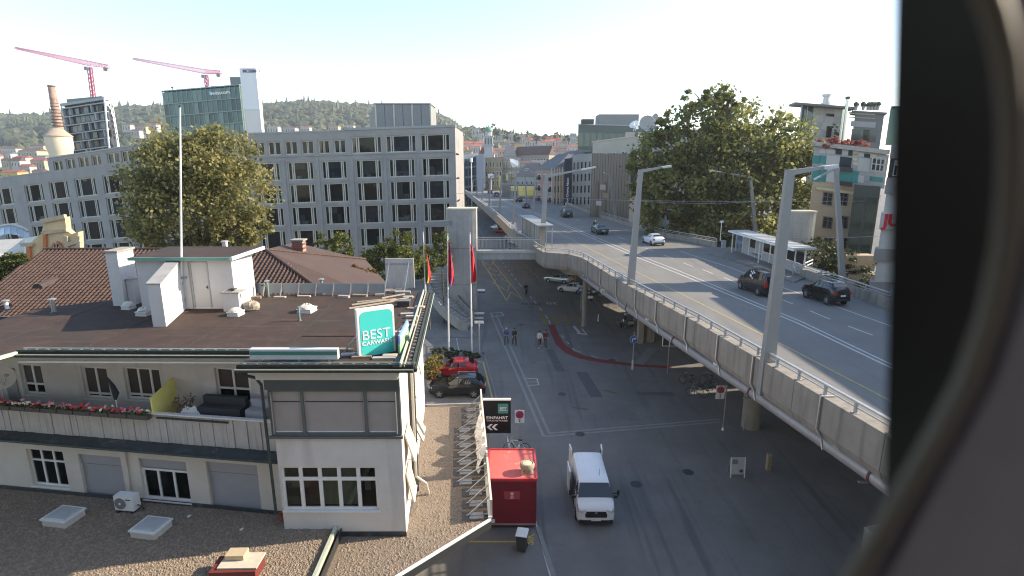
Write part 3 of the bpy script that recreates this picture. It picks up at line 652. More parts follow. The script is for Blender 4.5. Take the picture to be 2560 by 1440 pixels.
# ---- braced sign fence on the annex edge
FN = root('braced_fence', 'white edge fence seen from behind, propped by slanting struts on concrete slabs', 'fence', (ra+rb)*.5)
fl = Line((rb.x-.06,rb.y), (ra.x-.06,ra.y)); fl2 = Line((ra.x,ra.y),(rb.x,rb.y))
L = fl2.L; fm_ = mat('fence_white',(.62,.58,.5),.7,.08,2)
q = MB(); fl2.slab(q,.05,3.9,ZL+.1,ZL+.9,.02,.1); q.o('panel', fm_, FN)
q = MB(); fl2.slab(q,4.0,L,ZL+.1,ZL+1.0,.02,.1); q.o('panel', fm_, FN)
strut0 = None; slab_m = mat('ballast_slab',(.36,.34,.31),.9,.12,3)
for i in range(13):
    u = .35+i*(L-.6)/12.5; long_ = 3 <= i <= 9
    o_ = -1.25 if long_ else -.85
    q = MB(); q.beam(fl2.P(u,ZL+.06,o_),fl2.P(u,ZL+.85,-.02),.05,.05); q.beam(fl2.P(u,ZL+.05,o_-.08),fl2.P(u,ZL+.05,-.02),.05,.05); q.o('strut', galv, FN)
    q = MB(); q.hexa([fl2.P(u-.22,ZL,o_+.05),fl2.P(u+.2,ZL,o_+.05),fl2.P(u+.2,ZL,o_+.6),fl2.P(u-.22,ZL,o_+.6),fl2.P(u-.22,ZL+.05,o_+.05),fl2.P(u+.2,ZL+.05,o_+.05),fl2.P(u+.2,ZL+.05,o_+.6),fl2.P(u-.22,ZL+.05,o_+.6)]); q.o('ballast_slab', slab_m, FN)
    q = MB(); fl2.slab(q,u-.3,u+.3,ZL+.004,ZL+.02,o_-.25,-.05); q.o('mat', mat('rubber_mat',(.09,.08,.07),.95), FN)
# crumpled plastic sheet over the fence
q = MB(); nu, nv = 26, 9; pr_ = random.Random(5)
for j in range(nv):
    for i in range(nu):
        u = X2(3.2,7.4,i/(nu-1)); z = X2(ZL+1.22,ZL+.12,j/(nv-1))+pr_.uniform(-.05,.05)
        d = -.06-.28*math.sin(j/(nv-1)*1.6)+pr_.uniform(-.09,.09)*(1+.4*math.sin(i*1.3))
        q.v.append(tuple(fl2.P(u+pr_.uniform(-.05,.05),z+.12*math.sin(i*.9),d)))
for j in range(nv-1):
    for i in range(nu-1): a = j*nu+i; q.f.append((a,a+1,a+1+nu,a+nu))
q.o('plastic_sheet', mat('plastic_film',(.72,.70,.66),.35,.06,4), None, 'crumpled white plastic sheet hanging over the propped fence', 'plastic sheet')
# ================================================================ ON THE WHITE ROOF
def rbox(q, pts, z0, z1):      # pts: plan corners
    q.prism([(p.x,p.y) for p in pts], z0, z1)
# stair hut
hb0, hb1 = G(345,772,ZR), G(585,772,ZR); hy = hb0.y
hzt = D(345,655,hy).z; hzr = D(585,641,hy).z; hz = (hzt+hzr)/2
HX0, HX1 = D(347,710,hy).x, D(584,710,hy).x
HT = root('roof_hut', 'white stair hut with green fascia and a grey door on the flat roof', 'roof hut', ((HX0+HX1)/2,hy+1,ZR))
HF = Line((HX0,hy),(HX1,hy)); HS = Line((HX1,hy),(HX1-.25,hy+2.6))
dr = HF.rect((478,655),(521,655),(525,768),(483,768))
holed(HF,0,HF.L,ZR,hz,[dr],.06).o('front_wall', white_w, HT)
holed(HS,0,HS.L,ZR,hz+.1,[],.1).o('side_wall', white_w, HT)
q = MB(); q.face([(HX0,hy+2.6,ZR),(HX0,hy,ZR),(HX0,hy,hz),(HX0,hy+2.6,hz)]); q.o('side_wall', white_w, HT)
q = MB(); HF.slab(q,dr[0]+.03,dr[1]-.03,dr[2],dr[3]-.03,-.06,-.02); d_ = q.o('door', mat('door_grey',(.55,.54,.53),.5,.04,1), HT)
q = MB(); HF.slab(q,dr[0]-.03,dr[0]+.03,dr[2],dr[3]+.03,-.02,.02); HF.slab(q,dr[1]-.03,dr[1]+.03,dr[2],dr[3]+.03,-.02,.02); HF.slab(q,dr[0]+.03,dr[1]-.03,dr[3]-.03,dr[3]+.03,-.02,.02); q.o('door_frame', grey_p, HT)
q = MB(); HF.slab(q,dr[1]-.16,dr[1]-.07,dr[2]+.98,dr[2]+1.01,-.02,.05); HF.slab(q,dr[1]-.11,dr[1]-.08,dr[2]+.9,dr[2]+1.06,-.02,0); q.o('handle', dark_m, d_)
wr = HF.rect((418,657),(462,657),(466,745),(422,745))
q = MB(); HF.slab(q,*wr[:2],wr[2],wr[3],.0,.02); q.o('panel', mat('door_grey2',(.6,.6,.6),.5,.04,1), HT)
q = MB(); HF.slab(q,dr[0]-.09,dr[0]-.05,ZR,dr[3],0,.04); q.o('cable_duct', grey_p, HT)
q = MB(); q.prism([(HX0-.12,hy-.22),(HX1+.12,hy-.22),(HX1+.3,hy+2.8),(HX0-.12,hy+2.8)], lambda p: hz+.003+(p[1]-hy)*.02, lambda p: hz+.12+(p[1]-hy)*.03); q.o('roof', bitumen, HT)
q = MB(); q.beam((HX0-.14,hy-.27,hz+.05),(HX1+.12,hy-.27,hz+.05),.08,.14); q.o('fascia', mat('fascia_green',(.16,.34,.28),.5,.1,3), HT)
q = MB(); q.beam((HX1+.16,hy-.25,hz+.06),(HX1+.34,hy+2.8,hz+.14),.08,.16); q.o('verge', white_p, HT)
# big chimney stack at the left
y0 = G(285,765,ZR).y; X0, X1 = D(273,700,y0).x, D(300,700,y0).x
zt_ = D(285,632,y0).z; CH = root('chimney_stack', 'tall white rendered chimney stack left of the roof hut', 'chimney', (X0,y0,ZR))
q = MB(); q.prism([(X0,y0),(X1+.05,y0),(X1-.1,y0+1.35),(X0-.1,y0+1.35)],ZR,zt_); q.o('stack', white_w, CH)
q = MB(); q.prism([(X0-.07,y0-.07),(X1+.12,y0-.07),(X1-.03,y0+1.42),(X0-.17,y0+1.42)],zt_,zt_+.09); q.o('cap', mat('cap_stone',(.3,.27,.23),.9,.2,6), CH)
q = MB(); q.box((X1+.22,y0+.55,ZR+.62),(.34,.5,1.24)); q.o('flue_box', white_w, CH)
q = MB(); q.box((X1+.22,y0+.55,ZR+1.27),(.42,.58,.05)); q.o('flue_lid', galv, CH)
# slab wall carrying the flag pole
ys = G(394,817,ZR).y; SX0, SX1 = D(376,770,ys).x, D(409,770,ys).x; sz0 = D(392,711,ys).z
SLB = root('wall_fin', 'white free standing wall fin in front of the roof hut', 'wall', (SX0,ys,ZR))
pe_ = G(470,768,ZR); tx = pe_.x-SX1; ty = pe_.y-ys
q = MB(); q.prism([(SX0,ys),(SX1,ys),(SX1+tx,ys+ty),(SX0+tx,ys+ty)], ZR, lambda p: sz0 + (p[1]-ys)*.16); q.o('fin', white_w, SLB)
q = MB(); q.prism([(SX0-.03,ys-.03),(SX1+.03,ys-.03),(SX1+tx+.03,ys+ty),(SX0+tx-.03,ys+ty)], lambda p: sz0+(p[1]-ys)*.16, lambda p: sz0+.05+(p[1]-ys)*.16); q.o('coping', concrete, SLB)
for zz_ in (.45,1.3):
    q = MB(); q.box((SX1+tx*.95+.03,ys+ty*.9,ZR+zz_),(.05,.12,.16)); q.o('bracket', dark_m, SLB)
# roof flag pole
pf = Vector((SX1+tx*.9, ys+ty*.88, 0)); zt2 = D(450,268,pf.y).z; ptop = D(450,268,pf.y)
FP = root('flag_pole', 'tall bare white flag pole fixed to the wall fin', 'flag pole', (pf.x,pf.y,ZR))
q = MB(); q.tube([(pf.x,pf.y,ZR+1.35),(ptop.x,pf.y,zt2)],[.055,.035],8); q.o('pole', white_p, FP, smooth=True)
q = MB(); q.lathe((ptop.x,pf.y,zt2),[(.07,0),(.07,.06),(.01,.08)],8); q.o('finial', dark_m, FP)
q = MB(); q.box((pf.x+.1,pf.y+.02,ZR+1.55),(.3,.16,.1)); q.o('clamp', galv, FP)
# white vent block by the door
yv = G(593,779,ZR).y; v0, v1 = D(556,750,yv).x, D(597,750,yv).x; vz = D(577,733,yv).z
VB = root('vent_block', 'white masonry vent with stone cap beside the hut door', 'vent', ((v0+v1)/2,yv,ZR))
q = MB(); q.prism([(v0,yv),(v1,yv),(v1+.05,yv+.6),(v0+.05,yv+.6)],ZR,vz); q.o('shaft', white_w, VB)
q = MB(); q.prism([(v0-.06,yv-.06),(v1+.06,yv-.06),(v1+.1,yv+.66),(v0,yv+.66)],vz,vz+.05); q.o('cap', concrete, VB)
q = MB(); q.box((v1+.0,yv+.3,vz-.2),(.04,.3,.22)); q.o('louvre', dark_m, VB)
q = MB(); q.box(((v0+v1)/2,yv+.3,vz+.14),(.28,.3,.04)); q.box(((v0+v1)/2,yv+.3,vz+.08),(.1,.1,.1)); q.o('cowl', dark_m, VB)
# roof domes: three skylights and two clutters
def dome(x,y,w,lab,crumple=False):
    c = G(x,y,ZR); r = root('dome_skylight', lab, 'skylight', c, 'dome skylights on the brown roof', rz=-.1)
    q = MB(); q.lathe((0,0,0),[(w*.78,0),(w*.72,.16)],4); M = Matrix.Rotation(math.pi/4,3,'Z'); q.v=[tuple(M@Vector(v)) for v in q.v]; q.o('curb', white_w, r)
    q = MB(); q.lathe((0,0,0),[(w*.8,.163),(w*.8,.2)],4); q.v=[tuple(M@Vector(v)) for v in q.v]; q.o('frame', white_p, r)
    q = MB(); q.lathe((0,0,0),[(w*.56,.2),(w*.52,.26),(w*.38,.33),(w*.18,.37),(.01,.385)],14); q.v=[(v[0]*1.05,v[1]*1.05,v[2]+(rnd.uniform(-.05,.05) if crumple else 0)) for v in q.v]; q.o('dome', mat('dome_milky',(.66,.6,.5),.35,.1,4), r)
dome(768,779,.62,'domed skylight alone in the middle of the brown roof',True)
dome(590,788,.5,'domed skylight in front of the white vent',False)
dome(363,787,.5,'domed skylight in the shade between fin and chimney',True)
dome(322,772,.4,'small domed skylight at the foot of the chimney')
c = G(630,775,ZR); q = MB(); br = random.Random(9)
q.ball(c+Vector((0,0,.2)),.34,12,7,(1.15,.9,.8)); q.v=[(v[0]+br.uniform(-.05,.05),v[1]+br.uniform(-.05,.05),max(ZR,v[2]+br.uniform(-.05,.05))) for v in q.v]
q.o('rubble_sack', mat('sack',(.45,.38,.29),.9,.15,6,spots=[(5,.5,.62,(.2,.16,.12),.7)]), None, 'slumped pale sack beside the hut corner', 'sack')
def ventpipe(x,yb,yt,r_,lab,mt,cap=True,hook=False):
    c = G(x,yb,ZR); z = D(x,yt,c.y).z; r = root('vent_pipe', lab, 'vent pipe', c, 'vent pipes on the brown roof')
    q = MB(); q.tube([c,(c.x,c.y,z)],r_,10); q.o('pipe', mt, r, smooth=True)
    if cap: q = MB(); q.lathe((c.x,c.y,z),[(r_*1.1,0),(r_*2,.02),(r_*2,.06),(r_*.4,.1)],10); q.o('cap', galv, r)
    q = MB(); q.lathe(c,[(r_*1.9,0),(r_*1.3,.06)],10); q.o('collar', slate, r)
    if hook: q = MB(); q.tube([(c.x-.02,c.y-.12,ZR),(c.x-.02,c.y-.12,z-.25),(c.x-.12,c.y-.14,z-.12),(c.x-.25,c.y-.15,z-.2)],.045,6); q.o('bent_pipe', dark_m, r)
gpipe = mat('pipe_green',(.16,.25,.22),.5,.1,4)
ventpipe(136,781,750,.09,'capped vent pipe on the shaded left part of the roof',galv)
ventpipe(19,775,754,.08,'stub vent pipe at the far left roof edge',white_p)
ventpipe(749,802,766,.05,'slim green pipe in front of the middle skylight',gpipe,False)
ventpipe(671,742,704,.06,'green pipe with a bent neck at the back edge',gpipe,True,True)
ventpipe(806,735,700,.08,'green capped pipe at the right of the back edge',gpipe)
# glass wind screen along the back edge
GS = root('glass_screen', 'low grey glazed screen along the back edge of the roof', 'screen', G(790,738,ZR))
gy = G(790,738,ZR).y
for i in range(8):
    a = D(622+i*43,738,gy+.1*i*.0).x; b = D(622+(i+1)*43-4,738,gy).x; z1_ = D(790,709,gy).z
    q = MB(); q.hexa([(a,gy,ZR+.1),(b,gy,ZR+.1),(b,gy+.03,ZR+.1),(a,gy+.03,ZR+.1),(a,gy+.1,z1_),(b,gy+.1,z1_),(b,gy+.13,z1_),(a,gy+.13,z1_)]); q.o('panel', mat('screen_grey',(.26,.28,.28),.3,.08,2), GS)
    q = MB(); q.beam((b+.04,gy-.25,ZR),(b+.04,gy+.1,z1_-.02),.04,.04); q.o('strut', galv, GS)
# white cover sheet on struts, seen from behind
cy = G(1000,722,ZR).y; A_ = D(966,720,cy); B_ = D(1037,720,cy); tz = D(1000,646,cy).z
CS = root('sign_board', 'big pale board seen from behind on slanting props at the roof corner', 'sign board', ((A_.x+B_.x)/2,cy,ZR))
q = MB(); q.box(((A_.x+B_.x)/2,cy,(ZR+.05+tz)/2),(B_.x-A_.x,.09,tz-ZR-.05)); q.o('board', mat('board_pale',(.52,.49,.46),.6,.08,1.5,streak=((5,5,.5),.5,.7,(.38,.33,.28),.5)), CS)
for fx in (.16,.84):
    q = MB(); q.beam((X2(A_.x,B_.x,fx),cy-.07,tz-.15),(X2(A_.x,B_.x,fx-.12),cy-.8,ZR+.02),.05,.05); q.o('prop', galv, CS)
q = MB(); q.box(((A_.x+B_.x)/2,cy-.06,tz-.3),(B_.x-A_.x-.1,.03,.06)); q.o('batten', galv, CS)
for i,(dx,dy) in enumerate(((0,-.95),(.35,-1.1),(-.5,-.85))):
    q = MB(); q.box(((A_.x+B_.x)/2+dx,cy+dy,ZR+.06),(.8,.25,.12),rz=.05*i); q.o('ballast', mat('ballast_slab',(.36,.34,.31),.9,.12,3), CS)
# planks, battens and slabs lying on the roof edge
pr2 = random.Random(12); lum = mat('bleached_wood',(.46,.38,.29),.85,.15,6)
plk = [((880,762),(990,747),'long bleached batten lying nearest the teal sign'),((893,755),(965,748),'short batten lying behind the long one'),((873,771),(985,753),'thin pole lying beside the long batten'),((955,745),(1012,735),'plank lying under the pale board'),((975,752),(1035,742),'plank across the slabs near the pale board')]
for (a,b,lab) in plk:
    q = MB(); q.beam(G(*a,ZR+.04),G(*b,ZR+.05),.07,.06); q.o('plank', lum, None, lab, 'plank', 'planks lying on the roof')
slabs = [(1020,745,.5,.3),(1005,757,.45,.3),(1032,772,.55,.28),(1018,787,.6,.22),(1030,795,.55,.2),(1028,806,.45,.2),(1026,815,.4,.22),(1000,832,.45,.22),(905,893,.7,.25),(960,897,.8,.2),(975,892,.5,.25),(866,880,.5,.2),(870,888,.5,.2),(1050,770,.45,.25),(640,747,.5,.2),(700,744,.6,.2),(760,742,.7,.15),(900,741,.8,.2),(860,744,.6,.2),(950,738,.5,.2)]
for i,(x,y,w,d) in enumerate(slabs):
    c = G(x,y,ZR); q = MB(); hh = pr2.uniform(.06,.14); q.box(c+Vector((0,0,hh/2)),(w,d,hh),rz=pr2.uniform(-.2,.2)); 
    ob = q.o('ballast_slab', [mat('ballast_slab',(.36,.34,.31)),lum,wood_m][i%3], None, ['pale concrete slab','bleached board','grey weathered board'][i%3]+' lying '+('under the pale board' if x>1000 and y<760 else 'right of the teal sign' if x>990 and y<830 else 'behind the slim banner sign' if x>980 else 'beside the foot of the teal sign' if y>850 else 'along the glass screen'), 'slab', 'loose slabs on the roof edge')
c = G(1010,765,ZR); r = root('battery_box', 'dark open box among the slabs behind the teal sign', 'box', c)
q = MB(); q.box(c+Vector((0,0,.14)),(.6,.4,.28)); q.o('box', solid('box_dark',(.05,.05,.05),.6), r)
q = MB(); q.box(c+Vector((0,0,.29)),(.66,.46,.03)); q.o('lid', solid('lid_grey',(.15,.15,.14),.6), r)
c = G(1015,860,ZR); r = root('floodlight', 'green floodlight beside the slim sign', 'floodlight', c)
q = MB(); q.box(c+Vector((0,0,.22)),(.26,.2,.22),rz=.4); q.o('housing', solid('flood_green',(.05,.1,.08),.5), r)
q = MB(); q.tube([c,c+Vector((0,0,.12))],.03,6); q.o('stem', galv, r)
# ---- teal box sign
sy = G(895,897,ZR).y+.12; zb_ = ZR+.12
p0 = D(899,901,sy); p1v = ray(990,882); 
SA = Vector((p0.x,p0.y)); wS = 1.36; ang = math.radians(31)
SG = Line((p0.x,p0.y),(p0.x+wS*math.cos(ang),p0.y+wS*math.sin(ang)))
sh = D(897,776,sy).z - p0.z; sb = p0.z
BS = root('rooftop_sign', 'teal box sign reading BEST CARWASH on the front roof corner', 'sign', (p0.x+.7,p0.y+.3,ZR))
q = MB(); SG.slab(q,0,SG.L,sb,sb+sh,-.26,0); q.o('case', white_p, BS)
def rrect(line, u0,u1,z0,z1,r_,d,sq=(1,1,1,1)):
    pts = []
    for k,(cu_,cz_,a0) in enumerate(((u1-r_,z0+r_,-90),(u1-r_,z1-r_,0),(u0+r_,z1-r_,90),(u0+r_,z0+r_,180))):
        rr = r_ if sq[k] else .001; cu2 = (u1-rr if k<2 else u0+rr); cz2 = (z0+rr if k in (0,3) else z1-rr)
        for j in range(7): a = math.radians(a0+90*j/6); pts.append(line.P(cu2+rr*math.cos(a),cz2+rr*math.sin(a),d))
    return pts
def face_part(pts, nm, mt, par, ex=None):
    q = MB(); q.face(pts); return q.o(nm, mt, par)
face_part(rrect(SG,.09,SG.L-.07,sb+.09,sb+sh-.1,.2,.006,(0,1,1,1)),'face',teal,BS)
wt = solid('letter_white',(.85,.85,.85),.5)
cxs = SG.L*.50
text('BEST',.50,wt,BS,SG.P(cxs-.02,sb+sh*.47,.012),SG.t,(0,0,1),depth=.006,sx=1.0)
text('CARWASH',.215,wt,BS,SG.P(cxs-.01,sb+sh*.31,.012),SG.t,(0,0,1),depth=.006,bold=.02,sx=1.05)
q = MB(); q.beam(SG.P(.1,sb+.95,-.28),SG.P(-.35,ZR+.04,-.75),.05,.05); q.beam(SG.P(.1,ZR+.05,-.28),SG.P(-.45,ZR+.04,-.75),.05,.05); q.o('brace', galv, BS)
q = MB(); SG.slab(q,.1,.25,ZR,sb,-.2,-.05); SG.slab(q,SG.L-.25,SG.L-.1,ZR,sb,-.2,-.05); q.o('foot', galv, BS)
# slim second sign, edge on
s2a = D(1001,884,sy+.25); e2_ = D(1022,845,s2a.y+2.2); s2 = Line((s2a.x,s2a.y),(e2_.x,e2_.y))
S2 = root('banner_sign', 'narrow blue and green sign standing edge on right of the teal sign', 'sign', (s2a.x,s2a.y,ZR))
q = MB(); z2 = s2a.z; s2.slab(q,0,s2.L,z2,z2+.32,-.06,0); q.o('panel', solid('sign_green',(.30,.62,.28),.5), S2)
q = MB(); s2.slab(q,.02,s2.L-.02,z2+.32,z2+.66,-.06,0); q.o('panel', solid('sign_blue',(.22,.38,.72),.5), S2)
q = MB(); q.beam(s2.P(1.2,z2+.7,-.08),s2.P(1.0,ZR,-.7),.04,.04); q.o('brace', galv, S2)
for i in range(9):
    q = MB(); s2.slab(q,.2+i*.23,.33+i*.23,z2+.38,z2+.6-.06*(i%2),.003,.012); q.o('lettering', wt, S2)
# long white and green light box
ly = G(740,903,ZR).y; a = D(629,897,ly); b = D(847,897,ly); lz0 = D(740,896,ly).z; lz1 = D(740,871,ly).z
LS = root('sign_trough', 'long white light box with a green stripe lying along the roof edge', 'sign', ((a.x+b.x)/2,ly,ZR))
q = MB(); q.box(((a.x+b.x)/2,ly,(lz0+lz1)/2),(b.x-a.x,.22,lz1-lz0)); q.o('case', solid('case_white',(.55,.6,.6),.45), LS)
q = MB(); q.box(((a.x+b.x)/2,ly-.113,X2(lz0,lz1,.62)),(b.x-a.x-.02,.012,(lz1-lz0)*.36)); q.o('stripe', solid('stripe_green',(.06,.22,.17),.45), LS)
for fx in (.1,.55,.9):
    q = MB(); q.box((X2(a.x,b.x,fx),ly,(ZR+lz0)/2),(.06,.2,max(.04,lz0-ZR))); q.o('foot', galv, LS)
# ================================================================ TERRACE THINGS
zter = zle+.36
def lowP(x,y,d):  # a point at picture (x, y) on a plane d in front of the lower wall
    A = LOW.P(0,0,d); B = LOW.P(5,0,d); return V(x,y,A,B)
fl_cols = [solid('petal_red',(.8,.05,.06),.6),solid('petal_pink',(.85,.22,.34),.6),solid('petal_white',(.9,.86,.7),.6),solid('petal_rose',(.85,.42,.40),.6)]
leaf_d = solid('geranium_leaf',(.05,.09,.03),.7); box_m = solid('planter_grey',(.09,.085,.08),.7)
box_x = [(-42,-2),(0,42),(46,80),(82,116),(119,156),(159,196),(199,238),(241,282),(285,328),(331,380)]
fr = random.Random(21)
for i,(xa,xb) in enumerate(box_x):
    u0 = LOW.px(xa,1040)[0]; u1 = LOW.px(xb,1040)[0]; ztop = zb1+.02
    r = root('flower_box', 'balcony box of mixed red flowers, '+['outermost, mostly cut off by the picture edge','leftmost whole one','third from the left edge','below the first window','fifth of the row','sixth, in the middle of the row','under the second window','just left of the folded parasol','right under the folded parasol','touching the yellow panel'][i], 'flower box', LOW.P((u0+u1)/2,ztop-.2,.12), 'flower boxes on the balustrade')
    q = MB(); LOW.slab(q,u0,u1,ztop-.18,ztop,.035,.23); q.o('box', box_m, r)
    q = MB()
    for k in range(26): q.ball(LOW.P(fr.uniform(u0,u1),ztop+fr.uniform(0,.1),fr.uniform(0,.26)),fr.uniform(.03,.06),5,3)
    q.o('leaves', leaf_d, r, kind='stuff')
    for k in range(7 if i else 5):
        q = MB(); c = LOW.P(X2(u0,u1,(k+.5)/7),ztop+fr.uniform(.07,.24),fr.uniform(.02,.24)); mtc = fl_cols[int(fr.random()**1.0*4)%4]
        for z_ in range(4): q.ball(c+Vector((fr.uniform(-.05,.05),fr.uniform(-.05,.05),fr.uniform(-.03,.05))),fr.uniform(.03,.05),6,4)
        q.o('bloom', mtc, r)
# yellow privacy partition
pu = LOW.px(385,1035)[0]
PT = root('partition_panel', 'yellow privacy panel dividing the terrace', 'partition', LOW.P(pu,zter,-.4))
ya = mat('panel_yellow',(.85,.78,.25),.6,.06,2)
q = MB(); P = LOW.P; f0 = LOW.px(372,960)
q.hexa([P(pu-.03,zb1+.06,.05),P(pu+.03,zb1+.06,.05),P(pu+.03,zter,-1.2),P(pu-.03,zter,-1.2),P(pu-.03,zter+1.75,.05),P(pu+.03,zter+1.75,.05),P(pu+.03,zter+2.1,-1.2),P(pu-.03,zter+2.1,-1.2)]); q.o('panel', ya, PT)
q = MB(); q.tube([P(pu,zb1+.05,.0),P(pu,zter+1.8,.0)],.03,6); q.o('post', galv, PT)
# bare shrub in a pot, white folded chairs, furniture, parasol
c = LOW.P(LOW.px(440,1035)[0],zter,-.5); r = root('terrace_shrub','spindly reddish shrub beside the yellow panel','plant',c)
q = MB(); sr = random.Random(4); tips = []
for k in range(12):
    d1 = Vector((sr.uniform(-.45,.3),sr.uniform(-.2,.2),0)); q.tube([c+Vector((0,0,.3)),c+d1*.5+Vector((0,0,.9)),c+d1+Vector((0,0,sr.uniform(1.2,1.9)))],[.015,.01,.006],4); tips.append((c+d1*.5+Vector((0,0,.9)),c+d1+Vector((0,0,1.6))))
q.o('stems', solid('twig',(.14,.10,.08),.9), r)
q = MB()
for a,b in tips:
    for k in range(14):
        p = a.lerp(b,sr.random())+Vector((sr.uniform(-.1,.1),sr.uniform(-.1,.1),sr.uniform(-.1,.1))); s_ = .035
        q.face([p+Vector((-s_,0,0)),p+Vector((0,s_,s_)),p+Vector((s_,0,.01)),p+Vector((0,-s_,-s_))])
q.o('leaves', solid('leaf_reddish',(.16,.10,.07),.8), r, kind='stuff')
q = MB(); q.lathe(c,[(.16,0),(.22,.32)],10); q.o('pot', terra, r)
for i,(x,lab) in enumerate(((450,'white plastic chair tipped against the balustrade'),(466,'second white plastic chair leaning on the first'))):
    c = LOW.P(LOW.px(x,1035)[0],zter,-.35); r = root('garden_chair',lab,'chair',c,'white chairs on the terrace')
    q = MB(); q.box(c+Vector((0,0,1.0)),(.42,.05,.5),rz=.3,ry=.6-1.1*i,rx=-.3); q.o('backrest', white_p, r)
    q = MB(); q.box(c+Vector((0,.1,.7)),(.42,.42,.05),rz=.3,ry=.4); q.o('seat', white_p, r)
    for dx,dy in ((-.18,-.1),(.18,-.1),(-.18,.3),(.18,.3)):
        q = MB(); q.tube([c+Vector((dx,dy,0)),c+Vector((dx*.8,dy*.8,.7))],.02,5); q.o('leg', white_p, r)
for x0,x1,y,lab in ((472,580,1020,'dark covered sofa standing on the terrace'),(595,640,1030,'pale covered chest in the terrace corner')):
    u0 = LOW.px(x0,y)[0]; u1 = LOW.px(x1,y)[0]; q = MB(); hh = .8+zb1-zb0-.45
    LOW.slab(q,u0,u1,zter,zter+hh*.8,-1.0,-.4); LOW.slab(q,u0,u1,zter+hh*.8,zter+hh,-1.0,-.8); q.o('covered_sofa' if x0<500 else 'covered_chest', solid('cover_dark',(.05,.055,.06),.8) if x0<500 else solid('cover_pale',(.42,.43,.47),.7), None, lab, 'covered furniture', origin=LOW.P((u0+u1)/2,zter,-.7))
c = LOW.P(LOW.px(281,1030)[0],zter,-.25); r = root('folded_parasol','folded navy parasol on a white stand among the flowers','parasol',c)
zt3 = LOW.px(272,952)[1]
q = MB(); q.tube([c,c+Vector((-.02,0,zt3-zter-.4))],.025,6); q.o('pole', white_p, r)
q = MB(); b3 = c+Vector((-.02,0,zt3-zter-.9)); q.tube([b3,b3+Vector((.05,0,.25)),b3+Vector((-.02,0,.55)),b3+Vector((-.18,0,.95))],[.05,.12,.09,.02],8); q.o('canopy', solid('navy_cloth',(.02,.025,.04),.8), r)
# satellite dish at the far left
c = lowP(-10,1000,-.1); r = root('satellite_dish','white satellite dish on a terrace post at the left edge','satellite dish',(c.x,c.y,zter))
cc = lowP(4,945,-.1); q = MB(); ax = Vector((.75,-.35,.35))
q.lathe(cc,[(.01,-.08),(.3,-.05),(.46,.03),(.46,.05),(.3,-.02),(.01,-.05)],22,axis=ax,caps=False); q.o('reflector', white_p, r, smooth=True)
q = MB(); q.tube([cc-ax.normalized()*.08,(cc.x-.2,cc.y+.1,cc.z-.2),(cc.x-.2,cc.y+.1,zter)],.035,6); q.o('mast', galv, r)
q = MB(); q.tube([cc+Vector((0,0,-.42)),cc+ax.normalized()*.5],.015,5); q.box(cc+ax.normalized()*.5,(.1,.1,.1)); q.o('feed_arm', grey_p, r)
# ================================================================ TILED HOUSE BEHIND
yr_, ye_ = 32.6, 26.7
TH = root('tiled_house','house with a brown clay tile hip roof behind the flat roof','house',(-20,31,0))
zr_ = D(400,624,yr_).z; ze_ = D(500,803,ye_).z
rxl, rxr = D(114,640,yr_).x, D(660,613,yr_).x
ex = D(905,790,ye_).x; exl = D(-140,800,ye_).x
q = MB(); q.face([(exl,ye_,ze_),(ex,ye_,ze_),(rxr,yr_,zr_),(rxl,yr_,zr_)]); q.o('roof_deck', tile_old, TH)
# right hand hip: wide smooth plane
e2 = D(1010,760,ye_+1.5); q = MB()
hipx = D(905,655,yr_+6)
q.face([(ex,ye_,ze_),(e2.x+.3,ye_+2.2,ze_-.1),(hipx.x,yr_+7,hipx.z),(D(740,640,yr_+5).x,yr_+5,zr_-.25),(rxr,yr_,zr_)]); q.o('hip_plane', mat('smooth_tile',(.075,.045,.034),.8,.12,1.2,bump=.2,spots=[(.7,.5,.72,(.105,.072,.056),.5)],streak=((1,6,1),.55,.7,(.055,.036,.03),.4)), TH)
q = MB(); q.prism([(exl,ye_+.3),(ex-.2,ye_+.3),(e2.x,ye_+2.5),(hipx.x-.3,yr_+6.8),(exl,yr_+6)],0,ze_-.12); q.o('wall', cream_w, TH)
q = MB(); q.face([(exl,ye_,ze_),(rxl,yr_,zr_),(rxl-3,yr_+6,ze_),(exl-3,yr_+4,ze_)]); q.face([(rxl,yr_,zr_),(rxr,yr_,zr_),(rxr,yr_+4.5,ze_+.2),(rxl,yr_+4.5,ze_+.2)]); q.o('back_slope', tile_old, TH)
tile_d = (Vector((0,yr_-ye_,zr_-ze_))).normalized(); nrm = Vector((0,-tile_d.z,tile_d.y)); SL = math.hypot(yr_-ye_,zr_-ze_)
rows_, tw = 28, .245; te = SL/rows_
# one tile: an S-curved pan with a roll
q = MB(); prof = [(-.5,.0),(-.3,-.012),(-.08,-.006),(.08,.035),(.25,.062),(.42,.035),(.5,.0)]
for k,(a,b) in enumerate(prof):
    q.v.append((a*tw, -te*.08, b+.03)); q.v.append((a*tw, te*1.0, b+.004))
for k in range(len(prof)-1): a = 2*k; q.f.append((a,a+2,a+3,a+1))
q.v += [(a*tw,-te*.08,b+.005) for a,b in prof]; base = 2*len(prof)
for k in range(len(prof)-1): q.f.append((base+k,base+k+1,2*(k+1),2*k))
tproto = q; rest = MB(); made = 0; tile0 = None
RX = math.atan2(zr_-ze_, yr_-ye_); M = Matrix.Rotation(RX,3,'X'); cand = []
for r_ in range(rows_):
    y = ye_+tile_d.y*te*r_; z = ze_+tile_d.z*te*r_; t = r_/rows_
    xl, xr = X2(exl,rxl,t), X2(ex,rxr,t)
    k0 = int(math.ceil(xl/tw)); k1 = int(xr/tw)
    for k in range(k0,k1):
        if k*tw < -36: continue
        cand.append((Vector((k*tw,y,z)), r_, t))
def visible_first(c): return abs(c[0].x+9.5)+c[1]*.05
cand.sort(key=visible_first)
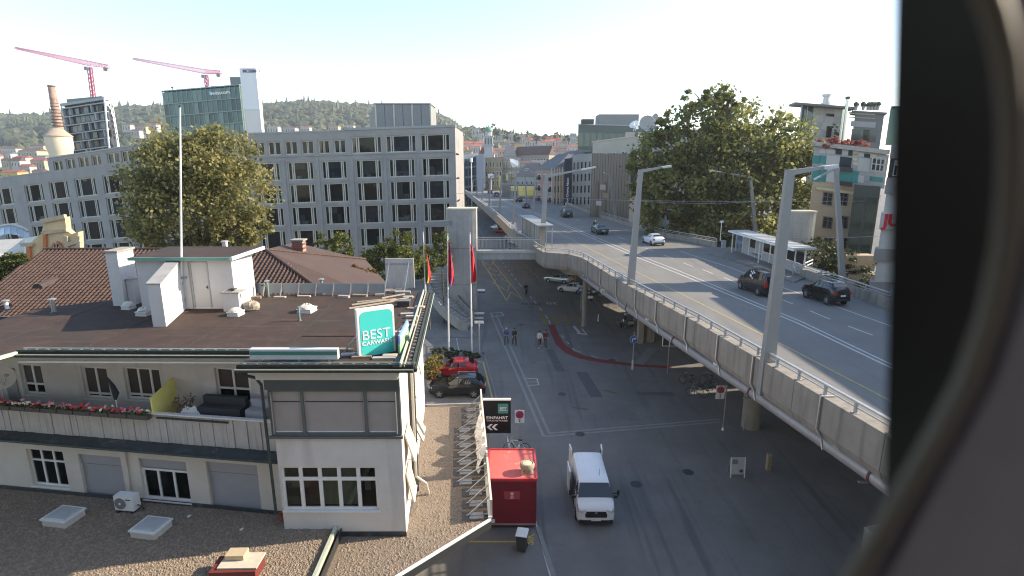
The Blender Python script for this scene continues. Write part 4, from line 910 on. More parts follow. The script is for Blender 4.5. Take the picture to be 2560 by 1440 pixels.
for i,(p,r_,t) in enumerate(cand):
    jit = Vector((0,0,rnd.uniform(-.006,.006)))
    if i < 300:
        if tile0 is None:
            tile0 = tproto.o('tile', tile_m, TH, smooth=True); 
            for v in tile0.data.vertices: v.co += BASE[TH.name]
            c = tile0; c.location = p+jit-BASE[TH.name]; c.rotation_euler = (RX,0,0)
        else: c = part(tile0, TH, 'tile', p+jit, (RX,0,rnd.uniform(-.02,.02)))
    else:
        n0 = len(rest.v); rest.v += [tuple(M@Vector(v)+p+jit) for v in tproto.v]; rest.f += [tuple(n0+j for j in f) for f in tproto.f]
rest.o('tile_courses', tile_m, TH, kind='stuff', smooth=True)
def ridge(a, b, nm):
    a = Vector(a); b = Vector(b); n = int((b-a).length/.33); t = (b-a).normalized(); r0 = None
    for i in range(n):
        p = a.lerp(b,(i+.5)/n); q = MB(); q.tube([p-t*.19,p+t*.17],[.10,.085],7); q.o(nm, tile_m, TH, smooth=True)
ridge((rxl,yr_,zr_+.03),(rxr,yr_,zr_+.03),'ridge_tile'); ridge((ex,ye_,ze_+.04),(rxr,yr_,zr_+.03),'hip_tile'); ridge((rxr,yr_,zr_+.02),(hipx.x,yr_+7,hipx.z+.05),'ridge_tile')
# eyebrow vent
c = D(103,712,ye_+.7); q = MB(); 
for k in range(8):
    a = math.pi*k/7; q.v.append((c.x+.28*math.cos(a),c.y-.25,c.z-.15+.26*math.sin(a))); q.v.append((c.x+.22*math.cos(a),c.y+.9,c.z+.12+.12*math.sin(a)))
for k in range(7): a=2*k; q.f.append((a,a+1,a+3,a+2))
q.f.append(tuple(2*k for k in range(8))); q.o('eyebrow_vent', mat('vent_dark',(.06,.04,.035),.8), TH)
# red brick chimney with pale cap
yb_ = yr_+2.5; x0_, x1_ = D(730,620,yb_).x, D(757,620,yb_).x; zc0, zc1 = D(745,650,yb_).z, D(745,603,yb_).z
BC = root('brick_chimney','red brick chimney with pale cap on the tiled roof','chimney',((x0_+x1_)/2,yb_,zc0))
nc = 9; hb = (zc1-zc0)/nc
q = MB(); q.box(((x0_+x1_)/2,yb_+.3,(zc0+zc1)/2-.4),(x1_-x0_-.03,.57,zc1-zc0+.7)); q.o('core', mat('mortar',(.3,.26,.22),.9), BC)
for r_ in range(nc):
    for k in range(3):
        w = (x1_-x0_)/3; o_ = (w/2 if r_%2 else 0); xc = x0_+w*(k+.5)+(o_-w/4)*.6
        q = MB(); q.box((xc,yb_+.3,zc0+hb*(r_+.5)),(w*.93,.6,hb*.88)); q.o('brick', brick_m, BC)
q = MB(); q.box(((x0_+x1_)/2,yb_+.3,zc1+.05),(x1_-x0_+.16,.76,.1)); q.o('cap', mat('cap_stone',(.3,.27,.23)), BC)
# second small pale chimney
c = D(562,610,yr_+2); q = MB(); q.box((c.x,c.y,c.z-.1),(.25,.25,.5)); q.box((c.x,c.y,c.z+.17),(.32,.32,.06)); q.o('small_chimney', cream_w, None, 'small pale chimney peeping over the tiled ridge', 'chimney')
# ================================================================ OLD FACTORY HALL (left)
yf = 46.0
FH = root('factory_hall','old factory hall with an orange arched gable and curved pale roof','building',(D(140,620,yf).x,yf,0))
ory = mat('ochre_render',(.58,.43,.24),.85,.12,1.5,spots=[(1.2,.5,.72,(.62,.54,.42),.8)])
strp = mat('orange_brick',(.50,.17,.06),.85,.15,3)
def fp(x,y,dY=0): return D(x,y,yf+dY)
# gable wall outline
out = [(70,660),(70,622),(83,600),(102,583),(108,583),(108,570),(112,553),(150,545),(162,545),(165,600),(200,598),(200,660)]
q = MB(); pts = [fp(*p) for p in [(68,700),(70,622),(83,600),(104,583),(110,553),(162,543),(166,575),(178,585),(196,580),(200,700)]]
n = len(pts); q.v = [tuple(p) for p in pts]+[(p.x-.2,p.y+.8,p.z) for p in pts]; q.f = [tuple(range(n-1,-1,-1)),tuple(range(n,2*n))]+[(i,(i+1)%n,n+(i+1)%n,n+i) for i in range(n)]
q.o('gable', ory, FH)
def bar(p,q_,w,h,mt,nm,dY=-.1):
    m = MB(); m.beam(fp(*p,dY),fp(*q_,dY),h,w,up=(0,0,1)); m.o(nm,mt,FH)
stone = mat('hall_stone',(.45,.36,.25),.85,.15,3)
bar((104,553),(164,541),.35,.3,stone,'cornice'); bar((105,583),(168,575),.25,.25,stone,'cornice'); bar((54,612),(84,611),.3,.3,stone,'cornice'); bar((166,612),(202,602),.3,.3,stone,'cornice')
bar((113,578),(113,640),.25,.2,strp,'pilaster'); bar((72,615),(76,690),.3,.25,strp,'pilaster'); bar((166,590),(167,640),.3,.25,stone,'pilaster'); bar((197,590),(199,640),.3,.25,stone,'pilaster')
arc = []; m = MB(); ac = (141,637); 
for k in range(11):
    a = math.pi*k/10; arc.append((fp(ac[0]+17*math.cos(a),ac[1]-34*math.sin(a),-.12),fp(ac[0]+12.5*math.cos(a),ac[1]-28*math.sin(a),-.12)))
for k in range(10):
    m = MB(); a,b = arc[k]; c_,d_ = arc[k+1]; e = Vector((0,.3,0)); m.hexa([a,b,b+e,a+e,c_,d_,d_+e,c_+e]); m.o('voussoir', strp if k%5 else stone, FH)
m = MB(); m.face([b+Vector((0,.09,0)) for a,b in arc]); m.o('arch_glass', g_dark, FH)
for k in (3,5,7):
    m = MB(); m.beam(fp(ac[0],ac[1],-.1),arc[k][1],.08,.08); m.o('glazing_bar', solid('bar_grey',(.4,.36,.3),.7), FH)
# vaulted roofs behind the gable
def vault(x0,x1,yt,ybm,dY0,dY1,mt,nm,nseg=10):
    m = MB(); ra_ = []
    for k in range(nseg+1):
        a = math.pi*k/nseg; X = X2(x0,x1,(1-math.cos(a))/2); yy = X2(ybm,yt,math.sin(a)); p = fp(X,yy,dY0); ra_.append((p,Vector((p.x-5.5,p.y+dY1,p.z))))
    for k in range(nseg): m.face([ra_[k][0],ra_[k+1][0],ra_[k+1][1],ra_[k][1]])
    m.o(nm, mt, FH, smooth=True)
pale_roof = mat('pale_sheet_roof',(.50,.46,.40),.6,.1,1)
m = MB(); a = fp(0,640,1); 
m.face([fp(-200,645,.5),fp(60,640,.5),fp(104,588,.8),fp(60,596,4),fp(0,606,6),fp(-200,610,6)]); m.o('curved_roof', pale_roof, FH)
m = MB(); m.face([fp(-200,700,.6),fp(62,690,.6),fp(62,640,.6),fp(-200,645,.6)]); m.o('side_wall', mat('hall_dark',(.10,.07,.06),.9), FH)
for i in range(7):
    x0 = -36+i*16; m = MB(); yy = lambda x: 562+((x-24)/58)**2*26
    m.face([fp(x0,yy(x0)+24,5.5),fp(x0+15,yy(x0+15)+22,5.5),fp(x0+13,yy(x0+13),8),fp(x0-2,yy(x0-2),8)]); m.o('roof_glazing', mat('roof_glass',(.16,.22,.26),.25,.15,1), FH)
m = MB(); m.tube([fp(x,562+((x-24)/58)**2*26,8) for x in range(-40,80,10)],.15,6); m.o('roof_rib', pale_roof, FH)
# ================================================================ ROAD BRIDGE
def dens(P, step):
    out = []
    for a,b in zip(P[:-1],P[1:]):
        n = max(1,int(math.hypot(b[0]-a[0],b[1]-a[1])/step))
        out += [(X2(a[0],b[0],i/n),X2(a[1],b[1],i/n)) for i in range(n)]
    return out+[P[-1]]
DZ = 8.0
LN = [(14.5,2),(14.2,9),(13.28,17.6),(12.6,22.6),(11.25,31.9),(9.24,42.6),(7.31,55.8)]
LW = [(7.31,55.8),(6.1,58.3),(3.55,59.5),(2.8,62.7)]
LF = [(2.8,62.7),(0.56,75.5),(-2.2,99.5),(-8.7,148.4),(-20.4,233.5),(-42.5,443.0)]
RT = [(28.4,2),(27.8,20),(27.4,37.5),(27.15,49.4),(30.6,50.5),(30.2,67.0),(26.2,68.5),(22.2,78.8),(18,111),(13.8,157.5),(7,239),(-16,443)]
def xat(P, y):
    for a,b in zip(P[:-1],P[1:]):
        if a[1] <= y <= b[1] and b[1] > a[1]: return X2(a[0],b[0],(y-a[1])/(b[1]-a[1]))
    return P[-1][0]
LALL = LN+LW[1:]+LF[1:]
BR = root('road_bridge','long concrete road bridge with four lanes and side railings','bridge',(14,40,0))
ys = sorted({p[1] for p in LALL}|{p[1] for p in RT}|set(range(5,440,12)))
m = MB()
for a,b in zip(ys[:-1],ys[1:]):
    if b-a < .01: continue
    e = .001
    la, lb_, ra_, rb_ = xat(LALL,a+e), xat(LALL,b-e), xat(RT,a+e), xat(RT,b-e)
    m.face([(la+.3,a,DZ),(ra_,a,DZ),(rb_,b,DZ),(lb_+.3,b,DZ)])
m.o('deck', asphalt2, BR)
m = MB()
for a,b in zip(ys[:-1],ys[1:]):
    if b-a < .01: continue
    e = .001; la, lb_, ra_, rb_ = xat(LALL,a+e)+.35, xat(LALL,b-e)+.35, xat(RT,a+e)-.1, xat(RT,b-e)-.1
    m.face([(la,b,6.9) if 0 else (la,a,7.1),(lb_,b,7.1),(rb_,b,7.1),(ra_,a,7.1)])
    la+=2.2; lb_+=2.2; ra_-=2.2; rb_-=2.2
    m.hexa([(la,a,6.2),(ra_,a,6.2),(rb_,b,6.2),(lb_,b,6.2),(la,a,7.09),(ra_,a,7.09),(rb_,b,7.09),(lb_,b,7.09)])
m.o('girder', concrete_b, BR)
def parapet(P, z0, z1, th, seg, mt, nm, gap=.015, chamfer=True):
    pts = dens(P, seg)
    for a,b in zip(pts[:-1],pts[1:]):
        a_ = Vector((a[0],a[1],0)); b_ = Vector((b[0],b[1],0)); t = (b_-a_).normalized(); s = Vector((t.y,-t.x,0)); A_ = a_+t*gap; B_ = b_-t*gap
        q = MB()
        f = lambda p,d,z: Vector((p.x+s.x*d,p.y+s.y*d,z))
        q.hexa([f(A_,0,z0),f(A_,th,z0),f(B_,th,z0),f(B_,0,z0),f(A_,0,z1),f(A_,th,z1),f(B_,th,z1),f(B_,0,z1)])
        if chamfer: q.hexa([f(A_,.16,z0-.34),f(A_,th,z0-.34),f(B_,th,z0-.34),f(B_,.16,z0-.34),f(A_,.03,z0-.002),f(A_,th,z0-.002),f(B_,th,z0-.002),f(B_,.03,z0-.002)])
        q.o(nm, mt, BR)
PZ = 8.72
parapet(LN, 7.25, PZ, .55, 4.8, concrete_b, 'parapet_panel'); parapet(LW, 7.25, PZ, .45, 20, concrete_b, 'parapet_panel')
parapet(LF[:4], 7.25, PZ+.1, .45, 3.2, concrete_b, 'parapet_panel', chamfer=False); parapet(LF[3:], 7.1, PZ, .5, 40, concrete_b, 'parapet_panel', chamfer=False)
m = MB(); 
def railing(P, z0, zr, inset, postgap, r_=.05, w=.14, nm='railing', mt=None):
    mt = mt or galv
    L = []
    for i,p in enumerate(P):
        a = P[max(i-1,0)]; b = P[min(i+1,len(P)-1)]; t = Vector((b[0]-a[0],b[1]-a[1],0)).normalized(); L.append(Vector((p[0]+t.y*inset,p[1]-t.x*inset,0)))
    for a,b in zip(L[:-1],L[1:]):
        q = MB(); q.beam((a.x,a.y,zr),(b.x,b.y,zr),w,.07); q.o('top_rail', mt, BR)
        q = MB(); q.beam((a.x,a.y,zr-.22),(b.x,b.y,zr-.22),.05,.05); q.o('lower_rail', mt, BR)
    D_ = dens([(p.x,p.y) for p in L], postgap); p0 = None
    for p in D_:
        if p0 is None:
            q = MB(); q.box((0,0,(zr-z0)/2),(.09,.12,zr-z0-.03)); q.box((0,0,.012),(.24,.22,.024)); p0 = q.o('rail_post', grey_p, BR); 
            for v in p0.data.vertices: v.co += BASE[BR.name]
            p0.location = Vector((p[0],p[1],z0))-BASE[BR.name]
        else: part(p0, BR, 'rail_post', (p[0],p[1],z0))
railing(LN, PZ, 9.2, .2, 1.5); railing(LW, PZ, 9.2, .2, 1.6); railing(LF[:4], PZ+.1, 9.25, .2, 3.2, mt=grey_p)
# right side barrier
RN = RT[:4]; RF = RT[6:]
parapet(RN, DZ, 8.75, -.3, 6, concrete_b, 'barrier_panel', chamfer=False); parapet(RF[:4], DZ, 8.7, -.3, 8, concrete_b, 'barrier_panel', chamfer=False); parapet(RF[3:], DZ, 8.7, -.3, 60, concrete_b, 'barrier_panel', chamfer=False)
railing(RN, 8.75, 9.15, -.15, 2.4, mt=grey_p); railing(RF[:3], 8.7, 9.1, -.15, 3.0, mt=grey_p)
# lane markings on the deck
DM = BR
def dmk(pxs, w, m_, dash=None, z=DZ+.006):
    P = [G(x,y,z) for x,y in pxs]
    for a,b in zip(P[:-1],P[1:]):
        t = b-a; t.z = 0; L = t.length; t.normalize(); s = Vector((-t.y,t.x,0))*w/2
        for u,v in ([(0,L)] if not dash else [(k*(dash[0]+dash[1]),min(L,k*(dash[0]+dash[1])+dash[0])) for k in range(int(L/(dash[0]+dash[1]))+1)]):
            if v-u<.1: continue
            q = MB(); p0 = a+t*u; p1 = a+t*v; pts = [p0-s,p1-s,p1+s,p0+s]; q.face(pts)
            q.o('lane_marking', m_, BR)
mid = [(2560,1065),(2225,918),(1990,806),(1700,685.5),(1572,635),(1394,558),(1311,524),(1230,490),(1170,458)]
dmk(mid,.15,paint_w); dmk([(x+(16 if y>600 else 8 if y>520 else 3),y-1) for x,y in mid],.13,paint_w)
dmk([(2400,1110),(2215,996),(1940,853),(1700,733),(1528,649),(1378,574),(1300,537),(1228,504)],.13,mat('faded_yellow',(.36,.29,.12),.75,.2,4,spots=[(6,.52,.7,(.2,.18,.14),.7)]))
dmk([(2560,950),(2230,816),(1958,719),(1820,667),(1700,628)],.12,paint_w)
for d in ((2120,815,2182,838),(2025,777,2075,798),(1952,748,1983,760),(1810,694,1840,706),(1757,674,1782,684),(1708,657,1732,666),(1660,638,1682,646),(1613,620,1632,627),(1545,592,1562,598),(1512,578,1526,583),(1480,564,1492,569),(1440,548,1450,552),(1405,534,1413,537)):
    dmk([d[:2],d[2:]],.13,paint_w)
for d in ((1560,590,1700,592),(1480,600,1540,604),(1640,610,1720,607),(1560,618,1610,612)):
    dmk([d[:2],d[2:]],.14,mat('worn_patch_deck',(.20,.19,.165),.8))
for d in ((1405,566,1440,556),(1385,577,1420,573),(1360,560,1385,557)):
    dmk([d[:2],d[2:]],.3,mat('worn_patch_deck',(.20,.19,.165),.8))
# bus stop kerb on the right
q = MB(); k = [G(1770,632,DZ+.13),G(1880,664,DZ+.13),G(1985,704,DZ+.13),(29.0,50.6,DZ+.13),(30.4,50.7,DZ+.13),(30.0,66.8,DZ+.13)]
q.prism([(p[0],p[1]) for p in k], DZ+.001, DZ+.13); q.o('bus_platform', pavem, BR)
q = MB(); q.prism([(7.6,56.0),(6.6,58.6),(4.2,59.9),(3.4,62.9),(1.6,75.5),(3.4,75.6),(6.2,63)], DZ+.001, DZ+.13); q.o('bus_platform', pavem, BR)
# piers
def pier(x,y,r_,h=6.2,nm='pier'):
    q = MB(); q.lathe((x,y,0),[(r_,0),(r_,h-.3),(r_*1.15,h-.28),(r_*1.15,h)],18); q.o(nm, concrete_b, BR, smooth=True)
for x,y,r_ in ((16.9,35.2,.62),(14.4,54.6,.62),(9.7,86,.6),(6.6,105,.6),(3.5,125,.6),(-.5,150,.6),(-5,180,.6),(-12,220,.6),(23.5,35,.62),(22.8,55,.62),(18.5,86,.6),(14.5,110,.6),(24.2,16,.62),(17.8,15.5,.62),(8.3,60,.28)): pier(x,y,r_)
q = MB(); q.box((13.4,54.0,2.1),(.55,.7,4.2)); q.o('pier_cabinet', mat('cabinet_beige',(.33,.28,.22),.7), BR)
q = MB(); c = D(1703,905,53.9); q.box((14.35,53.95,3.0),(.4,.03,.55)); q.o('notice', solid('notice_pale',(.45,.42,.38),.7), BR)
q = MB(); q.tube([(16.2,34.7,.0),(16.2,34.7,6.2)],.04,6); q.o('conduit', galv, BR)
# big drain pipe slung along the edge, with joint rings and hangers
PP = [(14.9,9.5),(14.05,18.8),(12.82,26.8),(11.3,35.5),(9.86,44.1),(8.75,51),(7.6,59.2)]
PD = dens(PP, 4.6); pz = 6.3
q = MB(); q.tube([(x,y,pz) for x,y in PD],.31,16); q.o('drain_pipe', mat('pipe_grey',(.36,.36,.365),.45,.08,1.5,metal=.3), BR, smooth=True)
for i,(x,y) in enumerate(PD[1:-1],1):
    t = Vector((PD[i+1][0]-PD[i-1][0],PD[i+1][1]-PD[i-1][1],0)).normalized()
    q = MB(); q.lathe((x,y,pz),[(.315,-.05),(.35,-.05),(.35,.05),(.315,.05)],16,axis=t); q.o('pipe_ring', solid('ring_red',(.16,.04,.04),.5), BR)
    q = MB(); q.box((x+.25,y+.5,pz-.55),(1.0,.10,.07)); q.tube([(x+.6,y+.5,pz-.5),(x+.6,y+.5,7.05)],.02,5); q.o('pipe_hanger', galv, BR)
# rain pipes over the panels
for x,y in ((1469,658),(1503,676),(1542,700),(1590,726),(1644,756),(1717,795),(1797,845),(2052,992),(1886,890)):
    p = V(x,y,(xat(LN,30)-.0,30),(xat(LN,31),31)); 
    # point on the parapet line with this picture column
    best = min((abs((1280+FPX*(xx-0)/((Vector((xx,yy,8.5))-CP).dot(FW)))-x),xx,yy) for xx,yy in dens(LN,.2)); xx,yy = best[1],best[2]
    q = MB(); q.tube([(xx+.5,yy,PZ+.03),(xx-.09,yy,PZ+.03),(xx-.09,yy,7.3),(xx+.06,yy-.15,6.95),(xx+.1,yy-.3,6.5)],.055,7); q.o('rain_pipe', galv, BR)
for x,y in ((1515,722),(1625,795),(1795,915),(2100,1118),(1462,685)):
    best = min((abs((1280+FPX*(xx)/((Vector((xx,yy,6.6))-CP).dot(FW)))-x),xx,yy) for xx,yy in dens(PP,.2)); xx,yy = best[1],best[2]
    q = MB(); q.ball((xx-.1,yy,pz+.34),.26,10,6,(1,1.1,.55)); q.o('lamp_shade', white_p, BR, smooth=True)
# ---------------------------------------------------------------- bridge lamps
def lamp(base, top, tip, wb, wt, lab, thick=None):
    """inclined tapered post with a cranked arm and a flat lamp head"""
    r = root('street_lamp', lab, 'street lamp', base, 'inclined lamps along the bridge')
    b = Vector(base); t = Vector(top); e = Vector(tip); a = (t-b).normalized()
    q = MB(); sd = Vector((1,0,0)); dp = Vector((0,1,0))
    f = lambda p,w: [p-sd*w/2-dp*w*.35,p+sd*w/2-dp*w*.35,p+sd*w/2+dp*w*.35,p-sd*w/2+dp*w*.35]
    q.hexa(f(b,wb)+f(t,wt)); q.o('post', mat('lamp_grey',(.27,.268,.26),.45,.06,1.2), r)
    j = t+(e-t)*.7
    q = MB(); u = Vector((0,0,1)); h0, h1 = wt*.8, wt*.36
    s0 = t-(e-t).normalized()*wt*.5
    q.hexa([s0-dp*wt*.3-u*h0,j-dp*wt*.2-u*h1*1.0,j+dp*wt*.2-u*h1*1.0,s0+dp*wt*.3-u*h0, s0-dp*wt*.3,j-dp*wt*.2,j+dp*wt*.2,s0+dp*wt*.3]); q.o('arm', MATS['lamp_grey'], r)
    q = MB(); q.beam(j-u*h1*.5,e-u*h1*.5,wt*1.1,h1*1.1); q.o('lamp_head', solid('lamp_head_grey',(.5,.51,.5),.4), r)
    q = MB(); q.beam(j+(e-j)*.1-u*h1*1.1,e-(e-j)*.1-u*h1*1.1,wt*.8,.03); q.o('lens', solid('lamp_lens',(.6,.6,.55),.2), r)
    return r
def lampx(bx_,by_,bz,tx_,ty_,ex_,ey_,lab,wb,wt,dY=0):
    b = G(bx_,by_,bz); t = D(tx_,ty_,b.y+dY); e = D(ex_,ey_,b.y+dY+.4); return lamp(b,t,e,wb,wt,lab)
lampx(1910,985,7.0,1975,424,2090,412,'nearest inclined lamp post, standing on the railing side',.62,.36)
lampx(1572,762,7.0,1602,424,1677,413,'second inclined lamp post on the railing side, past the van',.60,.34)
lampx(1353,640,7.0,1366,438,1488,416,'lamp post at the corner where the footbridge meets the deck',.75,.45)
lampx(2106,705,8.0,2090,418,2035,447,'lamp post on the far side of the deck beside the shelter, arm to the left',.50,.30)
lampx(1890,600,8.0,1876,440,1772,424,'lamp post behind the shelter roof with a long arm to the left',.55,.36)
lampx(1644,572,8.0,1630,440,1606,428,'slim lamp post in front of the big tree on the far side',.48,.3)
lampx(1541,550,8.0,1524,436,1508,430,'slim lamp post in front of the brown metal block',.48,.3)
far = [(1282,566,1291,424),(1248,543,1254,433),(1222,523,1227,440),(1204,506,1209,446),(1191,493,1196,448),(1179,485,1183,449),(1168,478,1172,450),(1331,548,1340,428)]
nth = ['first','second','third','fourth','fifth','sixth','seventh']
for i,(x,y,tx_,ty_) in enumerate(far):
    lab = ('%s lamp post in the far row along the left railing, counted from the footbridge' % nth[i]) if i < 7 else 'slim far lamp post beside the brown house front on the right of the deck'
    z = 7.6 if i<7 else 8; b = G(x,y,z); h = D(tx_,ty_,b.y)
    lamp(b,h,(h.x+(2.2 if i<7 else -2.2),h.y,h.z+.25),.45,.28,lab)
for i,(x,y,tx_,ty_) in enumerate(((1318,520,1312,432),(1296,505,1291,434),(1276,492,1272,436),(1258,480,1254,438))):
    b = G(x,y,8); h = D(tx_,ty_,b.y); lamp(b,h,(h.x-2.2,h.y,h.z+.25),.42,.26,'%s thin lamp post in the far row right of the deck' % nth[i])
# span wires
for i,(a,b,lab) in enumerate(((( -9,85,14),(40,62,14.2),'thin span wire crossing above the deck'),((24,62,10.5),(44,56,11.3),'bright span wire at the right of the shelter'),((16,75,13.5),(36,70,14),'thin wire in front of the big tree'))):
    q = MB(); n = 8; q.tube([(X2(a[0],b[0],k/n),X2(a[1],b[1],k/n),X2(a[2],b[2],k/n)-.5*math.sin(math.pi*k/n)) for k in range(n+1)],.018,4); q.o('span_wire', galv, None, lab, 'wire')
# ---------------------------------------------------------------- bus shelters
def shelter(lab, A, B, depth, zf, h, name='bus_shelter', panels=8, out=1):
    r = root(name, lab, 'bus shelter', ((A[0]+B[0])/2,(A[1]+B[1])/2,zf)); ln = Line(A,B); n_ = panels
    q = MB()
    for k in range(14):
        u0, u1 = X2(-.6,ln.L+.9,k/14), X2(-.6,ln.L+.9,(k+1)/14); P = ln.P; z = zf+h
        q.hexa([P(u0,z,depth),P(u1,z,depth),P(u1,z,-.5),P(u0,z,-.5),P(u0,z+.05,depth),P(u1,z+.13,depth),P(u1,z+.2,-.5),P(u0,z+.1,-.5)])
    q.o('roof', mat('shelter_roof',(.52,.53,.52),.45,.05,2), r)
    q = MB(); ln.slab(q,-.6,ln.L+.9,zf+h-.16,zf+h-.002,depth-.1,depth+.02); q.o('fascia', white_p, r)
    for k in range(n_):
        u0, u1 = ln.L*k/n_+.05, ln.L*(k+1)/n_-.05
        q = MB(); ln.slab(q,u0,u1,zf,zf+.95,-.06,0); q.o('panel', mat('shelter_panel',(.40,.39,.37),.7), r)
        if k not in (0,2): q = MB(); ln.slab(q,u0+.08,u1-.08,zf+1.0,zf+h-.45,-.04,-.02); q.o('pane', g_dark, r)
        q = MB(); ln.slab(q,u0,u1,zf+h-.45,zf+h-.16,-.06,0); q.o('panel', MATS['shelter_panel'], r)
        if k in (0,2): q = MB(); ln.slab(q,u0,u1,zf+.95,zf+h-.45,-.06,0); q.o('panel', MATS['shelter_panel'], r)
    for k in range(n_+1):
        q = MB(); ln.slab(q,ln.L*k/n_-.05,ln.L*k/n_+.05,zf,zf+h,-.1,.03); q.o('post', white_p, r)
    for u in (.25,.62):
        q = MB(); ln.slab(q,ln.L*u,ln.L*u+1.6,zf+.42,zf+.47,.05,.45); q.o('bench', wood_m, r)
    q = MB(); ln.slab(q,-.3,-.2,zf,zf+h,depth-.5,depth-.4); q.o('column', white_p, r); q = MB(); ln.slab(q,ln.L*.5,ln.L*.5+.1,zf,zf+h,depth-.5,depth-.4); q.o('column', white_p, r)
    return r
zf = DZ+.13
sA = G(1838,632,zf); sB = G(1985,688,zf)
shelter('white roofed bus shelter with glazed back wall on the far side of the deck',(sA.x+.8,sA.y),(sB.x+.8,sB.y),1.6,zf,2.55)
SC = root('bus_shelter','grey slatted bus shelter seen from behind above the footbridge','bus shelter',(3.2,69,zf)); sl_ = Line((D(1304,570,78).x,78),(D(1349,570,64.5).x,64.5))
for k in range(26):
    u0, u1 = sl_.L*k/26, sl_.L*(k+1)/26-.03; q = MB(); sl_.slab(q,u0,u1,8.3,11.0,-.06,.05*(k%2)); q.o('slat', [mat('slat_pale',(.36,.345,.31),.6,.1,2),mat('slat_grey',(.20,.20,.19),.6,.1,2),MATS['slat_pale']][(k*7)%3], SC)
q = MB(); sl_.slab(q,-.4,sl_.L+.3,11.03,11.2,-1.7,.3); q.o('roof', mat('shelter_roof2',(.2,.21,.21),.5), SC)
for k in range(5):
    q = MB(); u = sl_.L*k/4; sl_.slab(q,u-.05,u+.05,8.1,11.03,-1.6,-1.5); q.o('post', grey_p, SC)
# its tall rear screen of grey slats facing the camera
# ticket machine and poster box
c = G(1993,676,zf); r = root('ticket_machine','red and white ticket machine at the end of the shelter','ticket machine',c)
q = MB(); q.box(c+Vector((0,0,.95)),(.95,.6,1.9)); q.o('cabinet', white_p, r)
q = MB(); q.box(c+Vector((.22,-.31,1.0)),(.42,.03,1.5)); q.o('front', solid('machine_red',(.6,.03,.03),.4), r)
q = MB(); q.box(c+Vector((-.2,-.31,1.72)),(.45,.02,.16)); q.o('sign_plate', solid('plate_dark',(.1,.1,.11),.4), r)
c = G(1848,628,zf); r = root('advert_case','lit advertising case beside the shelter entrance','advertising case',c)
q = MB(); q.box(c+Vector((0,0,1.1)),(1.0,.25,2.2)); q.o('case', grey_p, r); q = MB(); q.box(c+Vector((0,-.135,1.2)),(.8,.02,1.6)); q.o('poster', mat('poster_blue',(.25,.33,.42),.3,.6,2), r)
c = G(1800,603,zf+.2); q = MB(); q.box(c+Vector((0,0,2.6)),(.5,.06,.25)); q.tube([c,c+Vector((0,0,2.7))],.04,6); q.o('stop_sign', white_p, None, 'white bus stop sign on a pole left of the shelter', 'sign')
c = G(1808,620,zf); q = MB(); q.box(c+Vector((0,0,.45)),(.45,.4,.9)); q.box(c+Vector((0,0,.93)),(.5,.45,.05)); q.o('litter_bin', grey_p, None, 'grey litter bin at the end of the railing by the shelter', 'bin')
q = MB(); a = G(1982,690,DZ); b = G(2030,667,DZ)
FE = root('guard_rail','low lit guard rail at the end of the shelter platform','railing',(a+b)*.5)
for z in (.4,.75): 
    q = MB(); q.beam(a+Vector((0,0,z)),b+Vector((0,0,z)),.06,.1); q.o('rail', white_p, FE)
for t in (0,.5,1):
    q = MB(); q.beam(a.lerp(b,t),a.lerp(b,t)+Vector((0,0,.8)),.08,.08); q.o('post', grey_p, FE)
# ---------------------------------------------------------------- lift towers, footbridge, spiral stair
def lift(lab, xa, xb, Y, ytop, z0, depth=2.4, curve=.5, base_px=None):
    Xa, Xb = D(xa,700,Y).x, D(xb,700,Y).x; zt_ = D((xa+xb)/2,ytop,Y).z
    r = root('lift_tower', lab, 'lift tower', ((Xa+Xb)/2,Y,z0)); pl = []
    for k in range(9): t = k/8; pl.append((X2(Xa,Xb,t), Y+curve*(4*(t-.5)**2-.2)*.6))
    pl += [(Xb,Y+depth),(Xa,Y+depth)]
    q = MB(); q.prism(pl, z0, zt_); q.o('shaft', concrete, r)
    q = MB(); q.prism([(x+(.06 if x>(Xa+Xb)/2 else -.06),y-.05) for x,y in pl], zt_+.001, zt_+.14); q.o('cap', mat('cap_lit',(.52,.48,.36),.7), r)  # paler cap colour stands for sunlight on the upper edge
    for zz_ in (X2(z0,zt_,.33),X2(z0,zt_,.66)):
        q = MB(); q.box(((Xa+Xb)/2,pl[4][1]-.0,zz_),(Xb-Xa-.1,.02,.03)); q.o('joint', dark_m, r)
    return r, Xa, Xb, zt_
r, tXa, tXb, tzt = lift('tall bare concrete lift tower beside the flag poles', 1122, 1192, 62.6, 524, 0)
q = MB(); q.box((tXa+.35,62.55,D(1130,557,62.6).z),(.4,.06,.45)); q.o('louvre', mat('louvre_grey',(.2,.2,.2),.6), r)
for xx_,yy_,w in ((1203,725,.9),(1196,783,1.4),(1194,795,1.4)):
    c = D(xx_,yy_,62.2); q = MB(); q.box(c,(w,.12,.22)); q.o('sign_plate', white_p, r)
q = MB(); c = D(1204,727,62.2); q.box(c+Vector((0,0,-.16)),(.9,.1,.1)); q.o('sign_plate', black_p, r)
lift('pale concrete lift tower behind the shelter on the far side', 1957, 2024, 60, 531, 0)
FBR = root('footbridge','concrete footbridge with bar railing between lift tower and deck','footbridge',(0,63.5,7))
q = MB(); q.box(((tXb+3.3)/2,64.2,7.75),(3.3-tXb,2.0,.95)); q.o('beam', concrete, FBR)
q = MB(); q.box(((tXb+3.3)/2,63.12,8.2),(3.3-tXb,.12,.3)); q.o('edge', mat('edge_pale',(.42,.41,.38),.8), FBR)
nb = int((3.3-tXb)/.16); b0 = None
